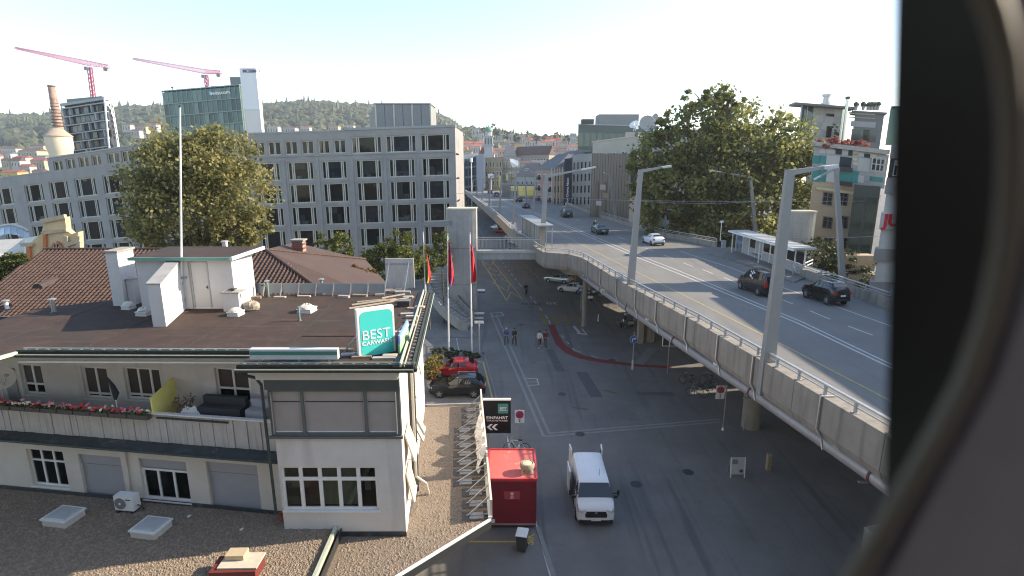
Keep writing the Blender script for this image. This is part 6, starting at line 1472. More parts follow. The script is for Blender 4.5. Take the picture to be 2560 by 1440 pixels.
# blue arrow sign
b = G(1581,924,0); yy = b.y; r = root('direction_sign','round blue sign with a white bent arrow on a post','traffic sign',b)
zt_ = D(1581,830,yy).z; q = MB(); q.tube([b,(b.x,b.y,zt_)],.05,8); q.o('post', galv, r)
c = D(1584,848,yy); c.y -= .08; disc(c,.36,sgn_w,'rim',r,(0,-1,0),.012); disc(c+Vector((0,-.013,0)),.335,sgn_b,'disc',r,(0,-1,0),.012)
q = MB(); y2 = c.y-.03
q.beam((c.x-.12,y2,c.z-.2),(c.x-.12,y2,c.z+.02),.08,.01,up=(0,1,0)); q.beam((c.x-.13,y2,c.z+.05),(c.x+.08,y2,c.z+.09),.08,.01,up=(0,1,0)); q.face([(c.x+.06,y2-.006,c.z+.2),(c.x+.06,y2-.006,c.z-.03),(c.x+.24,y2-.006,c.z+.09)]); q.o('arrow', sgn_w, r)
q = MB(); q.lathe(b,[(.1,0),(.1,.9),(.055,.95)],8); q.o('collar', mat('collar_banded',(.5,.48,.45),.6,.5,9), r)
# crossing sign
b = G(1452,774,0); yy = b.y; r = root('crossing_sign','blue crossing sign with white triangle on a post','traffic sign',b)
q = MB(); q.tube([b,(b.x,b.y,D(1452,718,yy).z)],.05,8); q.o('post', galv, r)
c = D(1451.5,725,yy); q = MB(); q.box((c.x,c.y-.08,c.z),(.62,.03,.75)); q.o('plate', sgn_b, r)
q = MB(); yv = c.y-.1; q.face([(c.x-.24,yv,c.z-.12),(c.x+.24,yv,c.z-.12),(c.x,yv,c.z+.3)]); q.o('triangle', sgn_w, r)
q = MB(); q.tube([(c.x,yv-.01,c.z+.02),(c.x,yv-.01,c.z-.08)],.03,5); q.o('walking_figure', black_p, r)
# white framed board below the bridge
b = G(1668,934,0); yy = b.y; r = root('framed_board','dark board in a white tubular frame on a post below the bridge','sign',b)
z0,z1 = D(1665,865,yy).z, D(1665,835,yy).z; xa,xb = D(1657,850,yy).x, D(1674,850,yy).x
q = MB(); q.tube([b,(b.x,b.y,z0)],.05,8); q.o('post', galv, r)
q = MB(); q.tube([(xa,yy,z1),(xa,yy,z0),(xb,yy,z0),(xb,yy,z1),(xa,yy,z1)],.05,8); q.o('frame', white_p, r)
q = MB(); q.box(((xa+xb)/2,yy+.03,(z0+z1)/2),(xb-xa,.02,z1-z0)); q.o('board', solid('board_dark',(.05,.06,.07),.4), r)
# A board, post, bollards
b = G(1842,1192,0); r = root('pavement_board','white advertising board standing under the bridge edge','advertising board',b)
q = MB(); q.box(b+Vector((0,0,.72)),(.84,.05,1.05),rx=-.08); q.o('poster', mat('poster_pale',(.50,.50,.49),.5,.05,2), r)
q = MB(); q.box(b+Vector((-.2,-.035,1.0)),(.3,.02,.26),rx=-.08); q.o('picture', solid('pic_grey',(.22,.21,.2),.5), r); q = MB(); q.box(b+Vector((.2,-.06,.42)),(.2,.02,.18),rx=-.08); q.o('picture', solid('pic_dark',(.08,.08,.09),.5), r)
for sx in (-.41,.41):
    q = MB(); q.beam(b+Vector((sx,-.09,0)),b+Vector((sx,0.04,1.27)),.05,.05); q.o('leg', white_p, r)
    q = MB(); q.beam(b+Vector((sx,.5,0)),b+Vector((sx,.05,1.25)),.04,.04); q.o('leg', galv, r)
b = G(1920,1174,0); r = root('timber_post','short timber clad bollard beside the advertising board','bollard',b)
q = MB(); q.box(b+Vector((0,0,.5)),(.24,.24,1.0)); q.o('post', mat('bollard_wood',(.30,.23,.15),.8,.3,8), r); q = MB(); q.box(b+Vector((0,0,1.02)),(.26,.26,.05)); q.o('cap', galv, r)
b = G(1495,806,0); r = root('guide_bollard','small white leaning guide post on the shaded road','bollard',b)
q = MB(); q.tube([b,b+Vector((0,0,.1))],.16,8); q.o('foot', black_p, r); q = MB(); q.tube([b+Vector((0,0,.1)),b+Vector((.03,.0,1.0))],[.08,.06],8); q.o('post', white_p, r)
b = G(2165,1395,0); r = root('concrete_block','tall pale concrete block partly hidden by the window frame','block',b)
q = MB(); q.box(b+Vector((.5,.3,.55)),(.9,.5,1.5),rz=.3); q.o('block', concrete, r)
q = MB(); q.box(b+Vector((.5,.3,1.32)),(.94,.54,.05),rz=.3); q.o('edge', pale_gr, r)
# ticket machine / parking things right of the tower foot
b = G(1199,880,0); r = root('signal_post','short white banded signal post near the flag poles','post',b)
q = MB(); q.tube([b,b+Vector((0,0,3.2))],.07,8); q.o('post', mat('collar_banded',(.5,.48,.45)), r); q = MB(); q.box(b+Vector((0,-.05,3.1)),(.9,.08,.25)); q.o('plate', white_p, r)
# ================================================================ FLAGS
def flag(x, yb, yt, zb, cols, lab, seed, fy0, fy1):
    b = G(x[0],yb,zb); t = D(x[1],yt,b.y); r = root('flag_pole',lab,'flag pole',b,'flag poles by the lift tower')
    q = MB(); q.tube([b,t],[.085,.05],8); q.o('pole', white_p, r, smooth=True)
    q = MB(); q.ball(t+Vector((0,0,.06)),.09,8,5); q.o('finial', galv, r)
    fr2 = random.Random(seed); z1 = D(x[1],fy0,b.y).z; z0 = D(x[1],fy1,b.y).z; nc = len(cols); nu, nv = 4, 22
    tt = lambda z: b.lerp(t,(z-b.z)/(t.z-b.z))
    ph = fr2.random()*6
    def P_(u,v):   # u across 0..1, v down 0..1
        z = X2(z1,z0,v); p = tt(z); w = .13+.68*v**.8*(1-.35*max(0,v-.85)/.15)
        return Vector((p.x+.06+u*w*.72, p.y-.06+.22*math.sin(u*9+ph+v*5)*(.3+v)+.03*math.sin(v*30), z-.25*u*(1-v)))
    for k,mt in enumerate(cols):
        q = MB(); 
        for j in range(nv+1):
            for i in range(nu+1): q.v.append(tuple(P_((k+i/nu)/nc,j/nv)))
        for j in range(nv):
            for i in range(nu): a = j*(nu+1)+i; q.f.append((a,a+1,a+nu+2,a+nu+1))
        q.o('cloth', mt, r, smooth=True)
    return r
f_red = mat('flag_red',(.62,.025,.035),.75,.08,3); f_yel = solid('flag_yellow',(.72,.48,.05),.75); f_grn = solid('flag_green',(.07,.28,.10),.75); f_blu = solid('flag_blue',(.10,.08,.30),.75)
flag((1122,1119),888,588,0,[f_red,f_blu,f_red],'pole with a limp red flag that has a blue band, left of the lift tower',3,600,712)
flag((1180,1175),882,585,0,[f_red],'pole with a limp all red flag in front of the lift tower',5,606,705)
flag((1065,1058),760,583,5,[f_grn,f_yel,f_red],'pole with a limp green, yellow and red flag at the roof corner',8,604,706)
# ================================================================ BICYCLES, SCOOTERS
def bicycle(loc, rz, lab, group=None, col=None, lean=.08):
    r = proto('bicycle', lab, 'bicycle', group); fm = col or black_p
    for y in (.52,-.52):
        q = MB(); n = 18; q.tube([(0,y+.33*math.cos(2*math.pi*k/n),.34+.33*math.sin(2*math.pi*k/n)) for k in range(n+1)],.022,5,caps=False); w = q.o('wheel', tyre_m, r)
        q = MB()
        for k in range(8): a = math.pi*k/4; q.tube([(0,y,.34),(0,y+.31*math.cos(a),.34+.31*math.sin(a))],.004,3)
        q.o('spokes', galv, w, kind='stuff')
    q = MB(); A,B,C_,D_ = (0,-.05,.30),(0,-.2,.82),(0,.38,.86),(0,-.52,.34)
    for a,b in ((A,B),(A,C_),(B,C_),(A,D_),(B,D_),(C_,(0,.52,.34))): q.tube([a,b],.02,6)
    q.o('frame', fm, r); q = MB(); q.box((0,-.22,.88),(.14,.24,.06)); q.o('saddle', black_p, r)
    q = MB(); q.tube([(0,.38,.86),(0,.36,.98)],.016,5); q.tube([(-.28,.3,1.0),(-.1,.38,.98),(.1,.38,.98),(.28,.3,1.0)],.016,5); q.o('handlebar', galv, r)
    q = MB(); q.box((.1,-.05,.30),(.02,.17,.03)); q.box((-.1,-.05,.30),(.02,.17,.03)); q.o('pedals', black_p, r)
    place(r, loc, rz); r.rotation_euler[1] = lean; return r
bp = 'bicycles parked below the bridge'
for x,y,rz,lab in ((1742,992,1.2,'bicycle with the pale large wheel nearest the no parking sign'),(1765,985,1.5,'bicycle standing close to the pier right of the pale wheel'),(1722,962,1.0,'bicycle farthest left in the dark group below the bridge'),(1772,962,.7,'bicycle at the back of the dark group below the bridge')):
    bicycle(G(x,y,0),rz,lab,bp,galv if '742' in str(x) else None)
bicycle(G(1292,1132,0),1.5,'bicycle leaning by the no parking post behind the red container',None,white_p)
bicycle(G(1550,826,0),1.9,'bicycle standing against the pier cabinet',None,black_p)
def scooter(loc, rz, lab, group, mt, top=True):
    r = proto('motor_scooter', lab, 'scooter', group)
    for y in (.55,-.55):
        q = MB(); q.lathe((-.06,y,.24),[(.14,0),(.24,.02),(.24,.10),(.14,.12)],14,axis=(1,0,0)); q.o('wheel', tyre_m, r)
    q = MB(); q.hexa([(-.16,-.75,.4),(.16,-.75,.4),(.14,-.05,.3),(-.14,-.05,.3),(-.15,-.8,.72),(.15,-.8,.72),(.15,-.1,.74),(-.15,-.1,.74)]); q.o('rear_body', mt, r)
    q = MB(); q.box((0,.1,.3),(.3,.5,.06)); q.o('footboard', black_p, r)
    q = MB(); q.hexa([(-.2,.36,.3),(.2,.36,.3),(.12,.5,.3),(-.12,.5,.3),(-.2,.30,.95),(.2,.30,.95),(.1,.42,.98),(-.1,.42,.98)]); q.o('leg_shield', mt, r)
    q = MB(); q.tube([(-.32,.26,1.05),(0,.34,1.03),(.32,.26,1.05)],.02,5); q.tube([(0,.34,1.03),(0,.55,.3)],.03,6); q.o('handlebar', black_p, r)
    q = MB(); q.box((0,-.42,.78),(.28,.72,.08)); q.o('saddle', black_p, r)
    if top: q = MB(); q.box((0,-.85,.98),(.36,.34,.3)); q.o('top_box', mt, r)
    q = MB(); q.lathe((0,.46,.92),[(.07,0),(.06,.04)],10,axis=(0,1,0)); q.o('headlight', lamp_w, r)
    place(r,loc,rz); r.rotation_euler[1] = .12; return r
sp = 'scooters parked under the bridge'
scooter(G(1468,752,0),1.3,'white scooter lowest in the group by the crossing sign',sp,white_p,False); scooter(G(1462,740,0),1.1,'dark scooter behind the crossing sign post',sp,P_dgr,True); scooter(G(1478,736,0),.9,'pale scooter beside the slim pier',sp,P_sil,False)
scooter(G(1567,818,0),1.5,'grey scooter with a top box beside the pier cabinet',None,P_sil,True)
# ================================================================ PEOPLE
skin_m = solid('skin',(.45,.27,.19),.6)
def person(loc, rz, lab, top, legs, hair, pose='walk', phase=1, group=None, name='person', sleeves=True, shoes=None, hat=None, skirt=False):
    r = proto(name, lab, 'person', group)
    V_ = []; Ed = []; Rd = []
    def n(p, rad, prev=None):
        V_.append(p); Rd.append(rad); i = len(V_)-1
        if prev is not None: Ed.append((prev,i))
        return i
    s = phase
    if pose == 'walk':
        pel = n((0,0,.96),.15); sp = n((0,.01,1.16),.135,pel); ch = n((0,.0,1.36),.155,sp)
        legs_ = [((sd*.095,0,.90),(sd*.10,.20*s*sd+.04,.50),(sd*.10,.27*s*sd-(.10 if s*sd<0 else 0),.08)) for sd in (1,-1)]
        arms = [((sd*.20,0,1.40),(sd*.25,-.14*s*sd,1.13),(sd*.24,-.14*s*sd+.12,.90)) for sd in (1,-1)]; hd = (0,.03,1.53)
    else:      # ride
        pel = n((0,-.18,.98),.15); sp = n((0,-.10,1.17),.135,pel); ch = n((0,.05,1.34),.155,sp)
        legs_ = [((sd*.10,-.14,.95),(sd*.12,.18+.08*sd,.72+.10*sd*s),(sd*.12,.02+.05*sd,.36+.10*sd*s)) for sd in (1,-1)]
        arms = [((sd*.20,.06,1.38),(sd*.26,.20,1.16),(sd*.25,.38,1.04)) for sd in (1,-1)]; hd = (0,.12,1.50)
    nk = n(tuple(Vector(hd)+Vector((0,-.015,-.02))),.055,ch); h1 = n((hd[0],hd[1],hd[2]+.08),.088,nk); h2 = n((hd[0],hd[1]+.005,hd[2]+.185),.085,h1)
    for hp,kn,an in legs_:
        a = n(hp,.095,pel); b = n(kn,.062,a); c = n(an,.045,b); n((an[0],an[1]+.15,an[2]-.045),.035,c)
    for sh,el,wr in arms:
        a = n(sh,.068,ch); b = n(el,.045,a); c = n(wr,.032,b); d = (Vector(wr)-Vector(el)).normalized(); hp = Vector(wr)+d*.09; p = n(tuple(hp),.034,c)
        for k in range(4): n(tuple(hp+d*(.075-.012*abs(k-1.4))+Vector((0,(k-1.5)*.02,0))+Vector((0,.02,-.01))),.0095,p)
        n(tuple(Vector(wr)+d*.06+Vector((0,.045,.0))),.011,p)
    me = bpy.data.meshes.new(name+'_skeleton'); me.from_pydata(V_,Ed,[]); ob = bpy.data.objects.new(name+'_skeleton',me); COL.objects.link(ob)
    sk = ob.modifiers.new('skin','SKIN'); 
    for i,rr in enumerate(Rd): me.skin_vertices[0].data[i].radius = (rr,rr*(.72 if i in (pel,sp,ch) else 1))
    me.skin_vertices[0].data[pel].use_root = True
    su = ob.modifiers.new('sub','SUBSURF'); su.levels = 1; su.render_levels = 1
    dg = bpy.context.evaluated_depsgraph_get(); m2 = bpy.data.meshes.new_from_object(ob.evaluated_get(dg)); bpy.data.objects.remove(ob)
    m2.name = 'body'; m2.materials.clear(); m2.materials.append(skin_m); m2.polygons.foreach_set('use_smooth',[True]*len(m2.polygons))
    b = bpy.data.objects.new('body',m2); COL.objects.link(b); b.parent = r; BASE[b.name] = Vector((0,0,0))
    nrm = [v.normal.copy() for v in m2.vertices]
    def cloth(nm, test, mt, off):
        q = MB(); mp = {}
        for f in m2.polygons:
            if all(test(m2.vertices[i].co) for i in f.vertices):
                fi = []
                for i in f.vertices:
                    if i not in mp: mp[i] = len(q.v); q.v.append(tuple(m2.vertices[i].co+nrm[i]*off))
                    fi.append(mp[i])
                q.f.append(tuple(fi))
        if q.f: q.o(nm, mt, r, smooth=True)
    hz = .93 if pose == 'walk' else .98
    cloth('shirt', lambda c: (hz-.02 < c.z < hd[2]-.03 and (abs(c.x)<.22 or sleeves or c.z>1.2)) and not (abs(c.x)>.19 and c.z<1.0 and pose=='walk'), top, .014)
    cloth('trousers', lambda c: c.z < hz+.02 and c.z > .10 and abs(c.x) < .21, legs, .012)
    cloth('shoe', lambda c: c.z < .13 if pose=='walk' else c.z < .42 and c.y>.0 and abs(c.x)<.2 and c.z<.36, shoes or black_p, .015)
    q = MB(); q.ball((hd[0],hd[1]-.018,hd[2]+.155),.105,10,6,(.95,1.05,.95)); q.v=[(v[0],v[1]-(.035 if v[2]<hd[2]+.14 else 0),v[2]) for v in q.v]; q.o('hair' if not hat else 'helmet', hair, r, smooth=True)
    q = MB()
    for sx in (-.032,.032): q.ball((sx,hd[1]+.083,hd[2]+.115),.011,6,4)
    q.o('eyes', black_p, r); q = MB(); q.hexa([(-.014,hd[1]+.075,hd[2]+.065),(.014,hd[1]+.075,hd[2]+.065),(.01,hd[1]+.115,hd[2]+.068),(-.01,hd[1]+.115,hd[2]+.068),(-.006,hd[1]+.075,hd[2]+.115),(.006,hd[1]+.075,hd[2]+.115),(.004,hd[1]+.09,hd[2]+.11),(-.004,hd[1]+.09,hd[2]+.11)]); q.o('nose', skin_m, r)
    place(r, loc, rz); return r
def fab(nm,c): return solid('cloth_'+nm,c,.85)
denim, blk_c, wht_c, grn_c, blu_c, burg, gry_c, dk_c = fab('denim',(.05,.07,.12)), fab('black',(.015,.015,.017)), fab('white',(.62,.6,.57)), fab('green',(.03,.05,.04)), fab('blue',(.05,.09,.25)), fab('burgundy',(.16,.03,.04)), fab('grey',(.09,.09,.10)), fab('charcoal',(.03,.03,.035))
hair_d, hair_w = fab('hair_dark',(.03,.02,.015)), fab('cap_white',(.6,.6,.58))
wk = 'people walking across the shaded street'
person(G(1266,860,.004),2.9,'person in white cap and blue jacket with dark trousers beside the stone strips',blu_c,denim,hair_w,phase=1,group=wk)
person(G(1286,861,.004),3.4,'person in dark clothes walking beside the one in the white cap',grn_c,dk_c,hair_d,phase=-1,group=wk)
person(G(1349,868,.004),3.2,'person in a white jacket and red brown trousers with white shoes',wht_c,burg,hair_d,phase=1,group=wk,shoes=wht_c)
person(G(1364,866,.004),3.0,'person in dark burgundy top walking beside the white jacket',burg,gry_c,hair_d,phase=-1,group=wk)
c = G(1315,737,.0); bicycle(c,3.05,'bicycle ridden along the dark road below the bridge',None,black_p,lean=0)
person(c,3.05,'person in black riding a bicycle along the dark road',blk_c,dk_c,hair_d,pose='ride',phase=1)
c = G(1558,822,0); person(c+Vector((.2,.3,0)),1.0,'person with a white helmet standing among the parked scooters',dk_c,gry_c,white_p,phase=1,hat=True)
c = G(1487,576,DZ+.01); mc = scooter(c,deckrot(c.y)+.05,'dark motorcycle driving along the bridge beside the green saloon',None,P_blk,False)
person(c+Vector((0,0,-.1)),deckrot(c.y)+.05,'person in black leathers and dark helmet riding the motorcycle',blk_c,dk_c,P_blk,pose='ride',hat=True)
# ================================================================ BIG CONCRETE OFFICE
class SLine(Line):
    """a facade whose storeys follow the falling street: heights drop along the wall"""
    def __init__(s,A,B,k,uref): super().__init__(A,B); s.k = k; s.ur = uref
    def P(s,u,z,d=0.0): p = s.A+s.t*u+s.n*d; return Vector((p.x,p.y,z+s.k*(u-s.ur)))
    def px(s,x,y):
        u,z = super().px(x,y); return u, z-s.k*(u-s.ur)
OB = root('concrete_office','long grey concrete office block with deep framed windows','building',(-25,86,0))
YR = 85.0
xr = lambda x,Y=YR: D(x,480,Y).x
RFc = SLine((xr(560),YR),(xr(1141),YR),.030,0); RFc.ur = RFc.L*.93
fr_m = mat('office_frame',(.47,.445,.375),.5,.06,1)
def prow(line,x,ys_): return [line.px(x,y)[1] for y in ys_]
rows = [(440,394),(498,450),(554,507),(612,565),(669,622)]
RZ = [tuple(prow(RFc,1090,r)) for r in rows]
colsR = [(1057,1125),(975,1040),(893,957),(808,871),(724,788),(640,704),(562,622)]
holes = []; W_R = []
for zb,zt in RZ:
    for a,b in colsR: u0,_ = RFc.px(a,480); u1,_ = RFc.px(b,480); h = (max(u0,.3),u1,zb,zt); holes.append(h); W_R.append((h,'t'))
tz = prow(RFc,1090,(378,335)); tz2 = prow(RFc,1090,(376,341))
for a,b in ((1055,1128),(970,1045),(885,960)): h = (RFc.px(a,480)[0],RFc.px(b,480)[0],tz[0],tz[1]); holes.append(h); W_R.append((h,'t'))
for a,b in ((842,872),(803,832),(762,793),(722,753),(680,712),(640,672),(603,631),(577,592)): h = (RFc.px(a,480)[0],RFc.px(b,480)[0],tz2[0],tz2[1]); holes.append(h); W_R.append((h,'d'))
ztop = RFc.px(1090,319)[1]
holed(RFc,0,RFc.L,-4,ztop,holes,.45).o('facade', concrete_g, OB)
for i in range(len(colsR)-1):
    ua = RFc.px(colsR[i+1][1],480)[0]+.35; ub_ = RFc.px(colsR[i][0],480)[0]-.35; q = MB(); RFc.slab(q,ua,ub_,-4,RZ[0][1]+.3,-.05,.12); q.o('pier', concrete_g, OB)
for zb,zt in RZ[:-1]:
    q = MB(); RFc.slab(q,0,RFc.L,zb-.42,zb-.36,-.03,.03); q.o('drip_edge', concrete_g, OB)
q = MB(); RFc.slab(q,0,RFc.L-.02,RZ[0][1]+.75,RZ[0][1]+.9,-.03,.10); q.o('string_course', concrete_g, OB)
q = MB(); RFc.slab(q,RFc.px(872,480)[0],RFc.L+.1,ztop,ztop+.35,-.9,.12); RFc.slab(q,0,RFc.px(871,480)[0],ztop-.12,ztop+.1,-.9,.08); q.o('coping', mat('coping_zinc',(.3,.3,.3),.5), OB)
q = MB(); RFc.slab(q,RFc.L-.05,RFc.L+.0,-4,ztop,-14,-.002); q.o('end_wall', concrete_g, OB)
def interior(line, zs, L, cols):
    q = MB(); line.slab(q,0,L,-3,zs[0],-5.2,-5.0)
    for z in zs[1:]: line.slab(q,0,L,z-.25,z,-5.0,-.46)
    for u in cols: line.slab(q,u-.06,u+.06,-3,zs[0],-5.0,-.8)
    return q
ir = random.Random(31)
zsR = [ztop-.4]+[z[0]-.35 for z in RZ]+[tz[0]-.35]
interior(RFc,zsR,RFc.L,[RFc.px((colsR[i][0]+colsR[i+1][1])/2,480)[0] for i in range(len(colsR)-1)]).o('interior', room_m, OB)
OG = [g_room,g_room,glass('room_glass2',(.6,.62,.6),.02,.5,(.02,.02,.02)),glass('room_glass3',(.7,.75,.78),.02,.6,(.03,.04,.05)),g_dark]
def furnish(line, h):
    u0,u1,z0,z1 = h; w = u1-u0
    if ir.random() < .42:
        q = MB(); f0 = ir.choice((0,.18,.5)); line.slab(q,u0+.15+w*f0,u0+.1+w*min(.98,f0+ir.choice((.2,.45,.8))),z1-(z1-z0)*ir.choice((.2,.4,.75,.95)),z1-.05,-.42,-.40); q.o('blind', ir.choice((mat('blind_grey',(.30,.29,.27),.8),mat('blind_light',(.50,.49,.45),.8),mat('blind_brown',(.16,.12,.10),.8))), OB)
    for k in range(ir.randint(2,5)):
        ww = ir.uniform(.3,1.3); a = ir.uniform(u0+.3,max(u0+.4,u1-ww-.2)); hh = ir.choice((.5,.75,.8,1.1,1.6)); d = ir.uniform(-1.6,-.55)
        q = MB(); line.slab(q,a,a+ww,z0-.1,z0-.1+hh,d-.5,d); q.o('cabinet', ir.choice((room_l,room_l,mat('office_grey',(.3,.3,.3),.7),mat('office_wood',(.25,.17,.1),.7))), OB)
for h,kd in W_R:
    window(OB,RFc,h,(.17,.24,.78,.85) if kd=='t' else (.47,.53),(),d=-.2,fw=.17,bar=.18,fm=fr_m,gm=ir.choice(OG),sill=False,depth=.1)
    if kd=='t': furnish(RFc,h)
for h,kd in W_R:
    if kd=='d' and ir.random()<.5: furnish(RFc,h)
def wsign(x,y,w,hgt,txt,size):
    u,z = RFc.px(x,y); q = MB(); RFc.slab(q,u-w/2,u+w/2,z-hgt/2,z+hgt/2,-.5,-.46); p = q.o('window_sign', solid('sign_pale',(.5,.52,.52),.6), OB)
    t_ = text(txt,size,black_p,OB,RFc.P(u,z,-.44),(1,0,0),(0,0,1),depth=.01,bold=.01)
wsign(1008,436,2.0,.9,'MLL',.85); wsign(1006,492,2.0,.8,'BDO',.72); wsign(1008,549,2.0,.7,'',.1)
for u_,dz in ((0,0),): pass
# windows lit through by red drapes
for x in (905,926,948):
    u,z = RFc.px(x,530); q = MB(); RFc.slab(q,u-.12,u+.12,z-1.6,z+1.4,-.7,-.66); q.o('drape', solid('drape_red',(.4,.04,.04),.8), OB)
u,z = RFc.px(846,487); q = MB(); RFc.slab(q,u-.45,u+.45,z-.6,z+.6,-.5,-.47); q.o('window_poster', teal_d, OB)
# roof with penthouse
q = MB(); a,b = RFc.P(0,0), RFc.P(RFc.L,0); q.hexa([(a.x,a.y,0),(b.x-.1,b.y+.1,0),(b.x-2.5,b.y+15,0),(a.x,a.y+15,0),tuple(RFc.P(0,ztop-.3)),tuple(RFc.P(RFc.L,ztop-.3,-.1)),(b.x-2.5,b.y+15,ztop-.3),(a.x,a.y+15,ztop-1.2)])
q.v = [(v[0],v[1]+5.3,v[2]-.3) for v in q.v]; q.o('core', concrete_g, OB)
PY = 90.0; pzt = D(1000,260,PY).z; PXl, PXr = D(940,300,PY).x, D(1076,300,PY).x
q = MB(); q.prism([(PXl,PY),(PXr,PY),(PXr,PY+7),(PXl-1.4,PY+7),(PXl-1.4,PY+1.5)], ztop-1.5, lambda p: pzt if p[0]>PXl-.1 else pzt-1.6); q.o('penthouse', mat('penthouse_zinc',(.24,.235,.225),.55,.06,.6), OB)
for i in range(6):
    q = MB(); a = X2(PXl,PXr,i/6)+.08; b = X2(PXl,PXr,(i+1)/6)-.02; q.box(((a+b)/2,PY-.06,(ztop-.8+pzt)/2),(b-a,.1,pzt-ztop+.5)); q.o('cladding_panel', mat('penthouse_panel',(.215,.22,.225),.5,.06,.6), OB)
for i in (0,2,4,6):
    q = MB(); x = X2(PXl,PXr,i/6)+.06; q.box((x,PY-.12,(ztop-.8+pzt)/2),(.22,.16,pzt-ztop+.6)); q.o('mullion', mat('mullion_pale',(.5,.48,.40),.5), OB)
q = MB(); q.box(((PXl+PXr)/2,PY+3,pzt+.06),(PXr-PXl+.3,6.4,.12)); q.o('roof_edge', MATS['coping_zinc'], OB)
# ---- left wing
YA, YBl = 108.0, RFc.A.y
LW_ = SLine((D(-120,480,YA).x,YA),(RFc.A.x,YBl),0,0)
u286,z286 = LW_.px(286,459); u85,z85 = LW_.px(85,482.5); LW_.k = (z286-z85)/(u286-u85); LW_.ur = u286
def lrow(x,ys_): return [LW_.px(x,y)[1] for y in ys_]
LRZ = [tuple(lrow(286,r)) for r in ((483,435),(538,492),(597,548),(655,606))]
colsL = [(505,552),(445,492),(385,434),(324,374),(261,311),(190,242),(125,172),(62,108),(-8,30),(-80,-30)]
holes = []; W_L = []
for zb,zt in LRZ:
    for a,b in colsL: h = (LW_.px(a,480)[0],LW_.px(b,480)[0],zb,zt); holes.append(h); W_L.append((h,'t'))
lt = LW_.px(286,421)[1]
for a,b,y0,y1 in ((133,156,433,395),(165,188,429,392),(197,222,426,388),(230,254,422,384),(270,300,416,379),(306,333,413,376),(345,372,408,371),(385,412,404,366),(425,452,400,362),(465,492,396,358),(505,530,392,354)):
    xm = (a+b)/2; h = (LW_.px(a,410)[0],LW_.px(b,410)[0],LW_.px(xm,y0)[1],LW_.px(xm,y1)[1]); W_L.append((h,'d'))
ref = [h for h,k_ in W_L if k_=='d']; zb_ = sum(h[2] for h in ref)/len(ref); zt_ = sum(h[3] for h in ref)/len(ref)
W_L = [(h if k_=='t' else (h[0],h[1],zb_,zt_),k_) for h,k_ in W_L]
uS = LW_.px(122,420)[0]; ltop = LW_.px(286,372)[1]; lmid = LW_.px(60,437)[1]
holed(LW_,0,LW_.L,-6,lmid,[h for h,k_ in W_L if k_=='t'],.45).o('facade', concrete_g, OB)
holed(LW_,uS,LW_.L,lmid,ltop,[h for h,k_ in W_L if k_=='d'],.4).o('facade', concrete_g, OB)
q = MB(); LW_.slab(q,uS-.1,LW_.L,ltop,ltop+.22,-.9,.1); LW_.slab(q,0,uS,lmid,lmid+.12,-.6,.06); q.o('coping', MATS['coping_zinc'], OB)
q = MB(); LW_.slab(q,uS-.03,uS,lmid,ltop,-10,-.003); q.o('end_wall', concrete_g, OB)
q = MB(); LW_.slab(q,0,LW_.L,-6,lmid-.2,-14,-5.4); LW_.slab(q,uS+.2,LW_.L,lmid-.2,ltop-.3,-12,-5.4); LW_.slab(q,0,uS,lmid-.3,lmid-.1,-5.4,-.5); LW_.slab(q,uS+.1,LW_.L,ltop-.3,ltop-.15,-5.4,-.4); q.o('core', concrete_g, OB)
interior(LW_,[lmid-.4]+[z[0]-.35 for z in LRZ],LW_.L,[LW_.px((colsL[i][0]+colsL[i+1][1])/2,480)[0] for i in range(len(colsL)-1)]).o('interior', room_m, OB)
for h,kd in W_L:
    window(OB,LW_,h,(.17,.24,.78,.85) if kd=='t' else (.47,.53),(),d=-.2,fw=.17,bar=.18,fm=fr_m,gm=ir.choice(OG),sill=False,depth=.1)
    if ir.random()<.6: furnish(LW_,h)
for x in (286,317):  # pale yellow panels stand for bright reflections in two windows
    h = [h for h,k_ in W_L if k_=='d' and abs((h[0]+h[1])/2-LW_.px(x,400)[0])<1.2]
    for hh in h[:1]: q = MB(); LW_.slab(q,hh[0]+.2,hh[1]-.9,hh[2]+.15,hh[3]-.15,-.34,-.31); q.o('reflection_panel', mat('reflection_yellow',(.75,.70,.52),.8), OB)
# ================================================================ TOWERS BEHIND
def ptop(x,y,Y): return D(x,y,Y)
# glass tower and white slab
YT = 150.0; gA, gB = D(415,300,YT), D(607,300,YT)
GTD = 5
GT = root('glass_tower','green glazed office tower with swisscom lettering','tower',((gA.x+gB.x)/2,YT,0))
gl = SLine((gA.x,YT),(gB.x,YT),0,0); z0 = 0; zl, zr2 = D(415,228,YT).z, D(606,212,YT).z; gl.k = (zr2-zl)/gl.L; gl.ur = 0
q = MB(); gl.slab(q,0,gl.L,-2,zl-.3,-GTD,-.35); q.o('core', mat('tower_core',(.06,.11,.10),.7), GT)
nf, nc = 10, 16; fh = 3.1
gg = [glass('tower_glass_%d'%i,(.35,.55,.5),.06,.22,c) for i,c in enumerate(((.065,.12,.12),(.10,.175,.17),(.16,.25,.24),(.05,.085,.085)))]
pr7 = random.Random(77)
for r_ in range(nf):
    zt_ = zl-.4-r_*fh
    for c_ in range(nc):
        wide = c_ < 5
        q = MB(); a,b = gl.L*c_/nc+.06, gl.L*(c_+1)/nc-.06; gl.slab(q,a,b,zt_-fh+.45,zt_,-.2,-.1); q.o('pane', gg[(pr7.randint(0,3) if r_%3 else pr7.choice((1,2)))], GT)
    q = MB(); gl.slab(q,0,gl.L,zt_-fh+.1,zt_-fh+.4,-.3,.02); q.o('spandrel', mat('spandrel_green',(.20,.27,.26),.5), GT)
for c_ in range(nc+1):
    q = MB(); u = gl.L*c_/nc; gl.slab(q,u-.05,u+.05,0,zl,-.1,.08); q.o('mullion', mat('mullion_green',(.22,.32,.30),.5), GT)
